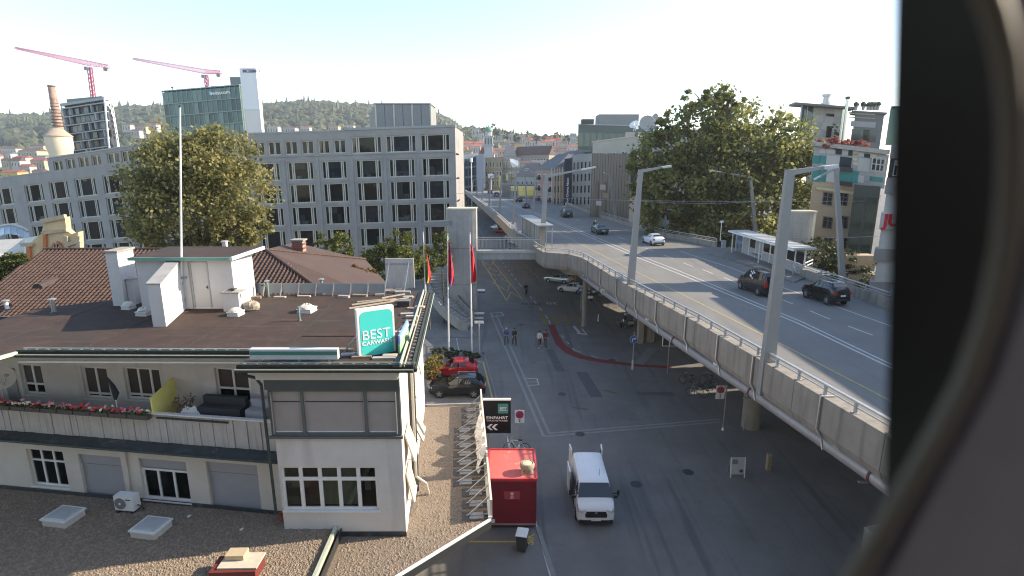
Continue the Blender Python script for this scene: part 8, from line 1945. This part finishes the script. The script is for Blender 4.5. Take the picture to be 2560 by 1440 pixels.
for x0_,x1_,y0_,y1_ in ((2058,2083,479,512),(2098,2122,480,513),(2058,2083,540,570),(2100,2122,538,570),(2060,2083,592,622),(2100,2120,592,622)):
    h = (ln.px(x0_,y0_)[0],ln.px(x1_,y0_)[0],ln.px(x0_,y1_)[1],ln.px(x0_,y0_)[1]); window(r,ln,h,(.5,),(.65,),d=.08,fw=.1,fm=mat('sash_dark',(.12,.11,.11),.5),gm=g_dark,depth=.08,sillm=cream_w)
q = MB(); u0,zz = ln.px(2040,470); ln.slab(q,u0,ln.L,zz-.15,zz+.15,.05,.25); q.o('string_course', mat('course',(.55,.46,.3),.8), r)
q = MB(); ln.slab(q,-.3,ln.L+.2,z0,z0+.5,-1.2,.5); q.o('planter_edge', mat('planter_grey2',(.36,.34,.3),.8), r)
TH_ln, TH_z0 = ln, z0
# dark glazed stair house
block('dark_glass_house','dark green glazed front beside the yellow house','building',2143,2209,462,466,62.5,62,2,mat('dk_frame',(.03,.05,.05),.4),3,2,(.05,.97),.9,gm=glass('dk_green',(.3,.4,.35),.05,.15,(.02,.045,.04)),frame=mat('dk_frame',(.03,.05,.05)))
# concrete penthouse block behind
YP = 98.0
r, ln, z0 = block('penthouse_block','grey concrete penthouse with overhanging roof above the teal panels','building',2018,2092,268,274,YP,YP-1,14,mat('pent_concrete',(.34,.33,.31),.85,.1,.6),zbase=8)
for i in range(5):
    for j in range(3):
        q = MB(); ln.slab(q,ln.L*j/3+.02+.3*(i%2)*(j>0),ln.L*(j+1)/3-.02,z0-6*(i+1)/5+.02,z0-6*i/5-.02,.0,.03+.01*((i+j)%3)); q.o('cladding_panel', mat('pent_panel_%d'%((i*2+j)%3),((.36,.35,.33),(.31,.305,.295),(.39,.375,.35))[(i*2+j)%3],.8,.06,.6), r)
for x,y,w,h in ((2075,288,1.3,.45),(2072,330,.85,1.9)):
    u,z = ln.px(x,y); q = MB(); ln.slab(q,u-w/2,u+w/2,z-h/2,z+h/2,.05,.1); q.o('window', g_dark, r)
q = MB(); a = D(1988,265,YP-1); q.hexa([ln.P(-2.3,z0-5.6,1.2),ln.P(0,z0-5.6,.0),ln.P(0,z0-5.6,-.6),ln.P(-2.3,z0-5.6,.6),ln.P(-2.3,z0,1.2),ln.P(0,z0,.0),ln.P(0,z0,-.6),ln.P(-2.3,z0,.6)]); q.o('glazed_corner', g_blue, r)
for u in (-2.3,-1.2,0): q = MB(); ln.slab(q,u-.07,u+.07,z0-5.6,z0,1.15*(-u/2.3),1.25*(-u/2.3)+.08); q.o('mullion', grey_p, r)
q = MB(); ln.slab(q,-3.6,ln.L+1.4,z0,z0+.36,-2,1.8); q.o('roof_slab', mat('roof_slab_dark',(.13,.13,.13),.7), r)
q = MB(); ln.slab(q,-2.6,ln.L+.4,z0-6.1,z0-5.75,-1,1.4); q.o('terrace_edge', concrete, r)
q = MB(); c = D(2066,252,YP+3); q.lathe((c.x,YP+3,z0+.3),[(.8,0),(.8,.8),(.55,.85),(.55,1.8),(.8,1.85),(.8,2.2)],12); q.o('cowl', galv, r)
r2, ln2, z02 = block('glazed_penthouse','dark glazed penthouse with roof garden right of the steel flue','building',2120,2192,282,286,YP-2,YP-4,12,mat('pent_dark',(.13,.14,.15),.6,.1,.5),zbase=8)
for (x0_,x1_,y0_,y1_,mt,nm) in ((2122,2188,280,288,pp,'band'),(2122,2188,291,298,mat('band_stone',(.3,.27,.2),.8),'band'),(2128,2188,302,320,pg_,'panel'),(2130,2147,322,352,g_blue,'pane'),(2149,2156,322,352,g_green,'pane'),(2158,2172,324,354,g_room,'pane'),(2174,2188,326,356,g_blue,'pane')):
    u0,z1_ = ln2.px(x0_,y0_); u1,z2_ = ln2.px(x1_,y1_); q = MB(); ln2.slab(q,u0,u1,z2_,z1_,.0,.1 if nm!='pane' else .05); q.o(nm, mt, r2)
q = MB(); ln2.slab(q,-.5,ln2.L+.3,z02,z02+.3,-6,.6); q.o('roof_slab', MATS['roof_slab_dark'], r2)
for i,x in enumerate((2130,2148,2160,2168,2176,2184)):
    c = D(x,276,YP-2); rr = root('roof_planter','clipped dark shrub in a tall tub on the glazed penthouse roof, '+['nearest the flue','second from the flue','third from the flue','fourth from the flue','fifth from the flue','farthest from the flue'][i],'plant',(c.x,YP-3,z02+.3),'tub shrubs on the penthouse roof'); q = MB(); q.lathe((c.x,YP-3,z02+.3),[(.22,0),(.3,.8)],8); q.o('tub', mat('tub_zinc',(.3,.3,.29),.6), rr)
    q = MB(); b5 = random.Random(i); q.ball((c.x,YP-3,z02+1.2),.42,9,6); q.v=[(v[0]+b5.uniform(-.12,.12),v[1]+b5.uniform(-.12,.12),v[2]+b5.uniform(-.12,.12)) for v in q.v]; q.o('foliage', solid('tub_leaf',(.03,.045,.025),.9), rr)
q = MB(); fz0,fz1 = D(2110,352,YP-4).z, D(2110,243,YP-4).z; c = D(2106,300,YP-4); c2_ = D(2116,300,YP-4)
FLU = root('steel_flue','tall shiny steel flue pipes rising in front of the penthouses','flue',(c.x,YP-4,fz0-6))
q.tube([(c.x,YP-4,fz0-6),(c.x,YP-4,X2(fz0,fz1,.72))],.22,10); q.tube([(c2_.x-.1,YP-4,fz0-6),(c2_.x-.25,YP-4,X2(fz0,fz1,.7)),(c2_.x-.25,YP-4,fz1)],.26,10); q.o('pipe', solid('steel',(.5,.49,.45),.25,.85), FLU, smooth=True)
q = MB(); q.lathe((c2_.x-.25,YP-4,fz1),[(.36,-.3),(.36,.1)],10); q.o('cowl', dark_m, FLU)
# corner building at the right with the red letters
YJ = 49.0
jx = lambda x: D(x,480,YJ).x
JB = root('corner_building','stacked grey and white brick building with red letters at the right edge','building',(jx(2230),YJ,0))
jl = Line((jx(2207),YJ),(jx(2207)+15,YJ-1))
jq = lambda y: D(2215,y,YJ).z
wbk = mat('white_brick',(.50,.51,.50),.8,.08,1.2); jg = mat('band_grey',(.27,.26,.26),.8,.06,.8)
def jband(y0_,y1_,x0_,mt,nm,d0=-10,d1=0):
    q = MB(); u0 = jx(x0_)-jl.A.x; A0 = jl.P(u0,0,d1); B0 = jl.P(jl.L,0,d1); q.prism([(A0.x,A0.y),(B0.x,B0.y),(B0.x+1,B0.y+1.6),(A0.x*(A0.y+1.6)/A0.y+.05,A0.y+1.6)],jq(y1_),jq(y0_)); return q.o(nm, mt, JB)
jband(270,362,2196,gg[1],'glass_storey'); jband(266,270,2194,dark_m,'roof_edge',-10,.2)
jband(362,396,2206,jg,'band',-10,.3); jband(396,444,2213,mat('dk_frame',(.03,.05,.05)),'window_storey'); jband(444,484,2206,jg,'band',-10,.3); jband(484,532,2216,wbk,'brick_storey'); jband(532,572,2205,mat('band_white',(.5,.5,.5),.7),'letter_band',-10,.35); jband(572,622,2216,wbk,'brick_storey'); jband(622,652,2203,jg,'band',-10,.3); jband(652,704,2218,wbk,'brick_storey'); jband(704,860,2202,jg,'band',-10,.3)
for x0_,x1_ in ((2224,2233),(2236,2246),(2249,2262)):
    q = MB(); jl.slab(q,jx(x0_)-jl.A.x,jx(x1_)-jl.A.x,jq(440),jq(400),.0,.06); wn = q.o('window', white_p, JB); q = MB(); jl.slab(q,jx(x0_)-jl.A.x+.06,jx(x1_)-jl.A.x-.06,jq(438),jq(414),.062,.08); q.o('pane', g_dark, wn)
lt_ = text('JU',1.5,solid('letter_red',(.62,.02,.04),.4),JB,(jx(2232),YJ-.45,jq(551)),(1,-.07,0),(0,0,1),depth=.06,bold=.03)
c = D(2234,725,YJ-.4); q = MB(); q.box((c.x,c.y-.05,c.z),(.7,.08,1.0)); q.o('poster', mat('poster_blue2',(.35,.45,.6),.5,.4,2), JB)
q = MB(); c = D(2213,388,YJ); 
# unseen neighbours on the right side, sized to shade the deck and the square
block('street_house','plain grey corner house out of view to the right, on the side of the sun','building',0,0,0,0,1,1,1,greyw) if False else None
SB = root('grey_corner_house','long grey house standing right of the bridge behind the window frame','building',(46,26,0))
q = MB(); q.box((47,25.5,9.7),(22,39,19.4)); q.o('wall', greyw, SB)
for i in range(5):
    for k in range(12):
        q = MB(); q.box((35.97,9+k*3.1,2.5+i*3.7),(.1,1.4,1.9)); q.o('window', g_dark, SB)
q = MB(); q.box((47,25.5,19.5),(22.1,39.1,.2)); q.o('roof_edge', MATS['coping_zinc'], SB)
for nm,lab,x0_,x1_,y0_,y1_,h in (('unseen_shade_block','plain office block far right behind the big tree, on the side of the sun',29,41,92,124,24),('unseen_shade_block_far','second plain block far right along the bridge',30,54,146,172,22)):  # hidden blocks added only to cast shade on the far deck
    rr = root(nm,lab,'building',((x0_+x1_)/2,(y0_+y1_)/2,0)); q = MB(); q.box(((x0_+x1_)/2,(y0_+y1_)/2,h/2),(x1_-x0_,y1_-y0_,h)); q.o('wall', greyw, rr)
    for i in range(6):
        for k in range(9): q = MB(); q.box((x0_-.03,y0_+2+k*3.3,2.5+i*3.4),(.1,1.5,1.8)); q.o('window', g_dark, rr)
HB = root('camera_house','tall pale house that the camera looks out from','building',(-10,-6,0))
q = MB(); q.box((-12,-7,14),(56,12.8,28)); q.o('wall', greyw, HB)
for i in range(7):
    for k in range(16):
        if not (i == 4 and 7 < k < 11): q = MB(); q.box((-38+k*3.4,-.58,2.4+i*3.8),(1.6,.06,2.0)); q.o('window', g_dark, HB)
# garden below on the right
q = MB(); q.face([G(2020,700,2),G(2240,735,2),(60,55,2),(60,75,2),(38,72,2)]); 
gpt = sheet([(31.5,49),(60,49),(60,75),(31,75)],.3,'courtyard',soil,kind='structure')
# ================================================================ VEGETATION
import numpy as np
def leafcloud(seed, lumps, n, size, flat=.5):
    """lumps: (centre, radii) ellipsoids; small leaf faces gathered in clumps on and inside them"""
    g = np.random.default_rng(seed); cen = []; 
    vol = np.array([l[1][0]*l[1][1]*l[1][2] for l in lumps])**.7; cnt = (vol/vol.sum()*n).astype(int); V_ = []; 
    for (c,rad),k in zip(lumps,cnt):
        ncl = max(6,int(k/48)); d = g.normal(size=(ncl,3)); d /= np.linalg.norm(d,axis=1)[:,None]; rr = g.uniform(.45,1.0,ncl)**.45
        cc = np.array(c)+d*rr[:,None]*np.array(rad)
        idx = g.integers(0,ncl,k); cs = min(rad)*.16
        p = cc[idx]+g.normal(size=(k,3))*cs*np.array((1,1,.7)); V_.append(p)
    p = np.concatenate(V_); k = len(p); s = size*g.uniform(.6,1.35,k)
    nrm = g.normal(size=(k,3))+np.array((0,0,flat)); nrm /= np.linalg.norm(nrm,axis=1)[:,None]
    a = np.cross(nrm,g.normal(size=(k,3))); a /= np.linalg.norm(a,axis=1)[:,None]; b = np.cross(nrm,a)
    a *= s[:,None]; b *= s[:,None]*.7
    q = np.stack([p-a,p-b*1.0+nrm*s[:,None]*.15,p+a,p+b],1).reshape(-1,3); return q
def leafobj(name, q, mt, parent, label=None, kind=None, cat=None):
    off = BASE.get(parent.name) if parent else Vector((0,0,0)); me = bpy.data.meshes.new(name); n = len(q)//4
    me.vertices.add(len(q)); me.vertices.foreach_set('co',(q-np.array(off)).astype(np.float32).ravel()); me.loops.add(len(q)); me.loops.foreach_set('vertex_index',np.arange(len(q),dtype=np.int32))
    me.polygons.add(n); me.polygons.foreach_set('loop_start',np.arange(0,len(q),4,dtype=np.int32)); me.polygons.foreach_set('loop_total',np.full(n,4,dtype=np.int32)); me.update(); me.validate(); me.materials.append(mt)
    o = bpy.data.objects.new(name,me); COL.objects.link(o); o.parent = parent; tag(o,label,cat,None,kind); return o
bark = mat('bark',(.12,.095,.07),.95,.3,3,bump=.5)
def tree(name, lab, base, lumps, n, size, mt, seed, trunk_r=.3, group=None, cat='tree', flat=.5):
    tr = random.Random(seed+500)
    if n > 30000:
        ex = []
        for k in range(26):
            l = tr.choice(lumps); d = Vector((tr.gauss(0,1),tr.gauss(0,.6)-.3,tr.gauss(0,1)*.9+.15)).normalized(); s_ = tr.uniform(.14,.3)*min(l[1])+.5
            ex.append(((l[0][0]+d.x*l[1][0]*.84,l[0][1]+d.y*l[1][1]*.9,l[0][2]+d.z*l[1][2]*.84),(s_*1.3,s_*1.2,s_*.8)))
        lumps = list(lumps)+ex
    r = root(name, lab, cat, base, group); b = Vector(base); q = MB(); tr = random.Random(seed)
    cz_ = sum(l[0][2] for l in lumps)/len(lumps); top = Vector((sum(l[0][0] for l in lumps)/len(lumps),sum(l[0][1] for l in lumps)/len(lumps),cz_))
    q.tube([b,b.lerp(top,.45)+Vector((tr.uniform(-.2,.2),0,0)),top],[trunk_r,trunk_r*.7,trunk_r*.3],8)
    for l in lumps:
        c = Vector(l[0]); s = b.lerp(top,tr.uniform(.3,.7)); q.tube([s,s.lerp(c,.5)+Vector((0,0,l[1][2]*.15)),c,c+Vector((tr.uniform(-1,1)*l[1][0]*.5,tr.uniform(-1,1)*l[1][1]*.5,l[1][2]*.5))],[trunk_r*.4,trunk_r*.25,trunk_r*.12,trunk_r*.04],5)
    q.o('trunk', bark, r, smooth=True); leafobj('crown', leafcloud(seed,lumps,n,size,flat), mt, r); return r
def lump(x,y,w,h,Y,dz=1.0): c = D(x,y,Y); return ((c.x,c.y,c.z),(w/1350*Y/2*1.02,w/1350*Y/2*dz,h/1350*Y/2))
plane_m = leafmat('plane_leaf',(.13,.135,.045),(.37,.325,.125),(.42,.36,.16),.55,.5)
dark_l = leafmat('lime_leaf',(.08,.108,.034),(.29,.28,.09),(.42,.36,.15),.35,.5)
YLT = 58.0
tree('plane_tree','broad yellow green plane tree in front of the concrete office',D(500,640,YLT)-Vector((0,0,11)),
 [lump(470,420,200,190,YLT),lump(550,400,170,150,YLT),lump(400,450,150,170,YLT),lump(580,490,190,190,YLT),lump(470,520,240,190,YLT),lump(370,540,120,130,YLT),lump(600,570,150,110,YLT),lump(520,370,110,90,YLT),lump(400,390,90,80,YLT),lump(350,480,80,90,YLT),lump(640,560,80,80,YLT),lump(440,590,170,70,YLT),lump(560,600,150,60,YLT)],30000,.19,plane_m,11,.5)
YRT = 82.0
tree('lime_tree','huge dark green tree behind the bus shelter on the right',(D(1800,600,YRT).x,YRT,0),
 [lump(1790,300,170,150,YRT),lump(1720,350,180,160,YRT),lump(1650,400,150,150,YRT),lump(1870,340,200,150,YRT),lump(1960,370,170,160,YRT),lump(2010,440,150,170,YRT),lump(1940,300,60,60,YRT),lump(1830,420,260,200,YRT),lump(1960,450,180,180,YRT),lump(1700,470,220,180,YRT),lump(1840,530,280,170,YRT),lump(1680,540,160,110,YRT),lump(2010,540,140,170,YRT),lump(2050,580,90,110,YRT),lump(1620,440,90,120,YRT),lump(1780,260,90,60,YRT),lump(2010,400,70,90,YRT),lump(1740,590,220,60,YRT),lump(1930,600,220,90,YRT)],44000,.29,dark_l,12,.8)
shr_y = leafmat('shrub_yellow',(.055,.075,.015),(.16,.165,.03),(.26,.19,.035),.6); shr_g = leafmat('shrub_green',(.03,.05,.012),(.10,.115,.025),None,.6); shr_r = leafmat('shrub_red',(.13,.045,.03),(.30,.10,.06),(.16,.12,.04),.9); bush_y = leafmat('bush_straw',(.12,.11,.03),(.34,.27,.08),(.25,.24,.06),.9)
YS = 47.0
tree('garden_tree','pale green young tree at the left of the pair behind the tiled house',D(828,690,YS)-Vector((0,0,6)),[lump(815,620,50,80,YS),lump(855,625,55,90,YS),lump(835,660,95,60,YS)],5200,.11,shr_y,21,.1,'young trees behind the tiled house')
tree('garden_tree','yellowing young tree between the pair and the lift tower',D(970,690,YS)-Vector((0,0,6)),[lump(1000,605,60,60,YS),lump(950,640,80,70,YS),lump(1010,650,90,80,YS),lump(920,670,60,60,YS),lump(975,680,110,50,YS)],7200,.11,shr_y,22,.1,'young trees behind the tiled house')
tree('garden_tree','green bush at the foot of the curved stair',D(1070,680,YS+6)-Vector((0,0,6)),[lump(1065,650,60,70,YS+6),lump(1045,670,60,50,YS+6)],3200,.11,shr_g,23,.1,'young trees behind the tiled house')
tree('garden_tree','small leafy tree just left of the lift tower',D(1105,640,YS+14)-Vector((0,0,8)),[lump(1105,605,40,60,YS+14),lump(1100,640,50,50,YS+14)],2600,.13,shr_y,24,.1,'young trees behind the tiled house')
tree('garden_tree','smallest sprig of a tree beside the brick chimney',D(790,690,YS)-Vector((0,0,6)),[lump(786,625,26,40,YS),lump(790,660,34,40,YS)],1200,.10,shr_y,25,.06,'young trees behind the tiled house')
tree('red_bush','reddish flowering bush above the glass screen',D(905,706,36)-Vector((0,0,2)),[lump(905,690,70,40,36),lump(885,675,40,30,36)],2600,.08,leafmat('bush_red',(.10,.09,.03),(.35,.15,.06),(.12,.13,.03),1.4),26,.06,cat='bush')
tree('hedge_bush','pale green bush beside the factory hall at the left edge',D(20,690,40)-Vector((0,0,6)),[lump(10,665,80,60,40),lump(45,655,50,40,40),lump(-30,680,80,60,40)],4200,.12,shr_g,27,.1,cat='bush')
tree('yellow_shrub','straw yellow shrub in front of the red hatchback',G(1080,940,0),[lump(1082,918,44,54,43,.8),lump(1095,900,40,34,44,.8),lump(1076,938,30,24,42,.8)],3600,.09,bush_y,28,.05,cat='bush')
q = leafcloud(29,[((G(1150,893,0).x,G(1150,893,0).y,.25),(1.6,.9,.35)),((G(1185,890,0).x,G(1185,890,0).y,.2),(1.0,.8,.3)),((G(1110,888,0).x,G(1110,888,0).y,.3),(1.4,1.0,.4))],4200,.07); leafobj('weedy_strip', q, leafmat('weeds',(.05,.06,.02),(.15,.14,.05),(.2,.16,.07),1.2), None, kind='stuff')
c = G(1062,960,0); tree('low_plant','red tinged low plant by the wheel of the red hatchback',G(1078,950,0),[lump(1078,946,18,18,41.5)],400,.07,shr_r,30,.03,cat='plant')
# red creeper on the planter
rb_ = []
for i in range(9):
    t = i/8; p = D(X2(2062,2160,t),358+math.sin(i*2.1)*4+8*t,YB2-.2); rb_.append(((p.x,p.y,p.z),(1.1,.8,.55+.25*(i%3==1))))
tree('red_creeper','red autumn shrubs trailing over the planter above the teal panels',(D(2110,372,YB2).x,YB2,D(2110,372,YB2).z),rb_,5200,.10,leafmat('creeper',(.22,.05,.05),(.48,.16,.12),(.25,.2,.07),.9),31,.05,cat='plant')
tree('roof_shrub','thin yellowing shrub against the concrete penthouse',D(2085,350,YP-2),[lump(2085,325,16,50,YP-2),lump(2090,345,30,26,YP-2)],900,.10,shr_y,32,.04,cat='plant')
# garden trees right, below the yellow house
tree('courtyard_tree','dark bush at the foot of the yellow house',(D(2050,690,57).x,57,.3),[lump(2050,640,90,90,57),lump(2100,650,80,60,57),lump(2180,690,110,80,56),lump(2060,690,100,60,56)],7000,.13,leafmat('court_leaf',(.02,.035,.012),(.06,.075,.02),(.2,.17,.07),.6),33,.1,cat='bush')
tree('verge_tree','scrubby tree below the far end of the railing',(D(1156,560,150).x,150,0),[lump(1156,515,22,50,150),lump(1160,530,20,30,150)],1600,.25,shr_g,34,.15)
q = MB(); q.prism([(31,47.0),(32,47),(32.2,60),(31.2,60)],0,9.0); 
rampw = root('ramp_wall','curved concrete ramp wall beside the far platform','wall',(33,58,0)); q = MB()
rw0 = [D(2030,690,55),D(2050,670,57),D(2072,690,55.5),D(2080,712,54)]
for a,b in zip(rw0[:-1],rw0[1:]): q.hexa([(a.x,a.y,0),(b.x,b.y,0),(b.x+.1,b.y+.4,0),(a.x+.1,a.y+.4,0),(a.x,a.y,a.z),(b.x,b.y,b.z),(b.x+.1,b.y+.4,b.z),(a.x+.1,a.y+.4,a.z)])
q.o('wall', concrete, rampw)
for x,y,w,mt,nm,lab in ((2140,655,3.2,mat('timber_pale',(.42,.33,.22),.8),'garden_shed','small sunlit timber garden shed below the yellow house'),(2150,702,3.6,creamf,'garden_table','pale garden furniture in the courtyard')):
    c = D(x,y,56.5); q = MB(); q.box((c.x,56.5,max(.8,c.z)),(w,1.4,1.6)); rr = q.o(nm, mt, None, lab, 'shed' if 'shed' in nm else 'furniture')
# ---- wooded hill: thousands of crowns as one mass
def forest(name, HQ_, n, seed, rmin, rmax, mt, tmin=.0, tmax=1.0, xr_=None, power=.8):
    q_, nc_, rows_ = HQ_; g = random.Random(seed); vs = q_.v; out = []
    bl = []
    for k in range(6):
        bm = bmesh.new(); bmesh.ops.create_icosphere(bm, subdivisions=1, radius=1); bb = random.Random(k)
        for v in bm.verts: v.co *= bb.uniform(.72,1.2); v.co.z *= 1.15
        bl.append(([v.co.copy() for v in bm.verts],[tuple(v.index for v in f.verts) for f in bm.faces])); bm.free()
    cone = ([Vector((math.cos(a*math.pi/3)*.6,math.sin(a*math.pi/3)*.6,-1)) for a in range(6)]+[Vector((0,0,2.0))],[(a,(a+1)%6,6) for a in range(6)])
    VV = []; FF = []
    for i in range(n):
        t = tmin+(tmax-tmin)*g.random()**power; fc = g.random()*(nc_-1.001) if xr_ is None else g.uniform(*xr_); c = int(fc); fx = fc-c; fr_ = t*(rows_-1); r_ = min(rows_-2,int(fr_)); fy = fr_-r_
        P_ = [Vector(vs[(r_+a)*nc_+c+b]) for a in (0,1) for b in (0,1)]
        p = P_[0].lerp(P_[1],fx).lerp(P_[2].lerp(P_[3],fx),fy); s = g.uniform(rmin,rmax); co, fa = cone if g.random()<.07 else g.choice(bl)
        rot = Matrix.Rotation(g.random()*6.28,3,'Z'); n0 = len(VV); VV += [tuple(p+rot@v*s+Vector((0,0,s*.5))) for v in co]; FF += [tuple(n0+j for j in f) for f in fa]
    m = MB(); m.v = VV; m.f = FF; return m.o(name, mt, kind='stuff', origin=(0,0,0))
wood_l = leafmat('forest_leaf',(.04,.052,.024),(.09,.095,.045),None,.03,.1)
for_ = forest('forest', HQ, 5200, 3, 3.8, 11, wood_l, .42, 1.0)
forest('forest', HQ, 1900, 4, 3.2, 6.5, leafmat('forest_leaf2',(.045,.06,.022),(.10,.105,.04),None,.03,.1), .02, .42, power=1)
forest('forest', HQ2, 2600, 5, 3, 7.5, MATS['forest_leaf2'], .25, 1.0)
sky_t = [(1208,330,12,26),(1234,322,12,30),(1242,330,12,22),(1317,338,9,24),(1338,340,8,16),(1392,338,20,14),(1360,340,18,14),(1150,338,26,14),(1262,336,22,20),(1290,344,22,18),(1345,346,18,12),(1420,345,18,14)]
labs = ['dark conifer left of the church tower','tall dark conifer right of the church tower','second conifer right of the church tower','slim dark cypress on the skyline in the middle','small cypress on the skyline','round tree behind the small red crane','low round tree left of the small crane','broad tree at the left end of the town skyline','leafy tree on the skyline beyond the conifers','tree clump where the skyline dips','round tree beside the skyline cypress','tree on the skyline near the dark office']
for i,((x,y,w,h),lb) in enumerate(zip(sky_t,labs)):
    Y = 620 if y < 342 else 560; b = D(x,y+h*.5,Y); tree('skyline_tree', lb, (b.x,b.y,b.z), [lump(x,y,w*.8,h,Y),lump(x,y+h*.2,w,h*.6,Y)], 420, .9, wood_l, 60+i, .6, 'trees on the town skyline')
# thin morning haze
hz_m = bpy.data.materials.new('haze_air'); hz_m.use_nodes = True; hn = hz_m.node_tree; hn.nodes.remove(hn.nodes['Principled BSDF']); pv = hn.nodes.new('ShaderNodeVolumePrincipled')
pv.inputs['Color'].default_value = (.92,.95,1,1); pv.inputs['Density'].default_value = .0002; pv.inputs['Anisotropy'].default_value = .35; hn.links.new(pv.outputs[0], hn.nodes['Material Output'].inputs['Volume'])
q = MB(); q.box((0,700,95),(6400,2000,192.2)); q.o('haze', hz_m, kind='stuff')
# ================================================================ WINDOW FRAME BESIDE THE CAMERA
WF = root('window_frame','dark window frame close to the camera at the right edge','window frame',(.30,.30,17.7))
fm2 = mat('frame_black',(.009,.013,.0135),.6,.1,8)
yj = .30; xa_ = D(2250,0,yj).x; xb_ = D(2221,1440,yj).x
q = MB(); za_,zb_ = D(2236,-300,yj).z, D(2207,1800,yj).z; xt = xa_+(xa_-xb_)*.2; xbm = xb_-(xa_-xb_)*.25
q.hexa([(xbm,yj,zb_),(xbm+.35,yj-.02,zb_),(xbm+.35,yj+.06,zb_),(xbm+.05,yj+.05,zb_),(xt,yj,za_),(xt+.35,yj-.02,za_),(xt+.35,yj+.06,za_),(xt+.05,yj+.05,za_)]); q.o('jamb', fm2, WF)
rp_ = [(2440,-60),(2478,40),(2505,150),(2520,300),(2516,460),(2500,620),(2462,790),(2405,950),(2330,1090),(2260,1210),(2190,1330),(2120,1450),(2060,1540)]
yr2 = .20; q = MB(); q.tube([D(x+14,y,yr2) for x,y in rp_],.0042,10); q.o('sealing_ring', mat('ring_brown',(.085,.066,.045),.45,.1,20), WF, smooth=True)
q = MB(); pl2 = [(2500,-60),(2560,40),(2575,150),(2590,300),(2586,460),(2566,620),(2530,790),(2475,950),(2400,1090),(2330,1210),(2265,1330),(2200,1450),(2140,1540)]
pts = [D(x+16,y,yr2+.012) for x,y in pl2]; far_ = [D(x+900,y,yr2+.012) for x,y in pl2]
for i in range(len(pts)-1): q.face([pts[i+1],far_[i+1],far_[i],pts[i]])
n0 = len(q.v)
for i in range(len(pts)-1): e = Vector((0,.01,0)); q.face([pts[i]+e,far_[i]+e,far_[i+1]+e,pts[i+1]+e])
q.o('casing', mat('casing_reflection_grey',(.17,.15,.165),.6,.15,12), WF)  # lavender grey of this plate stands in for a blurred reflection
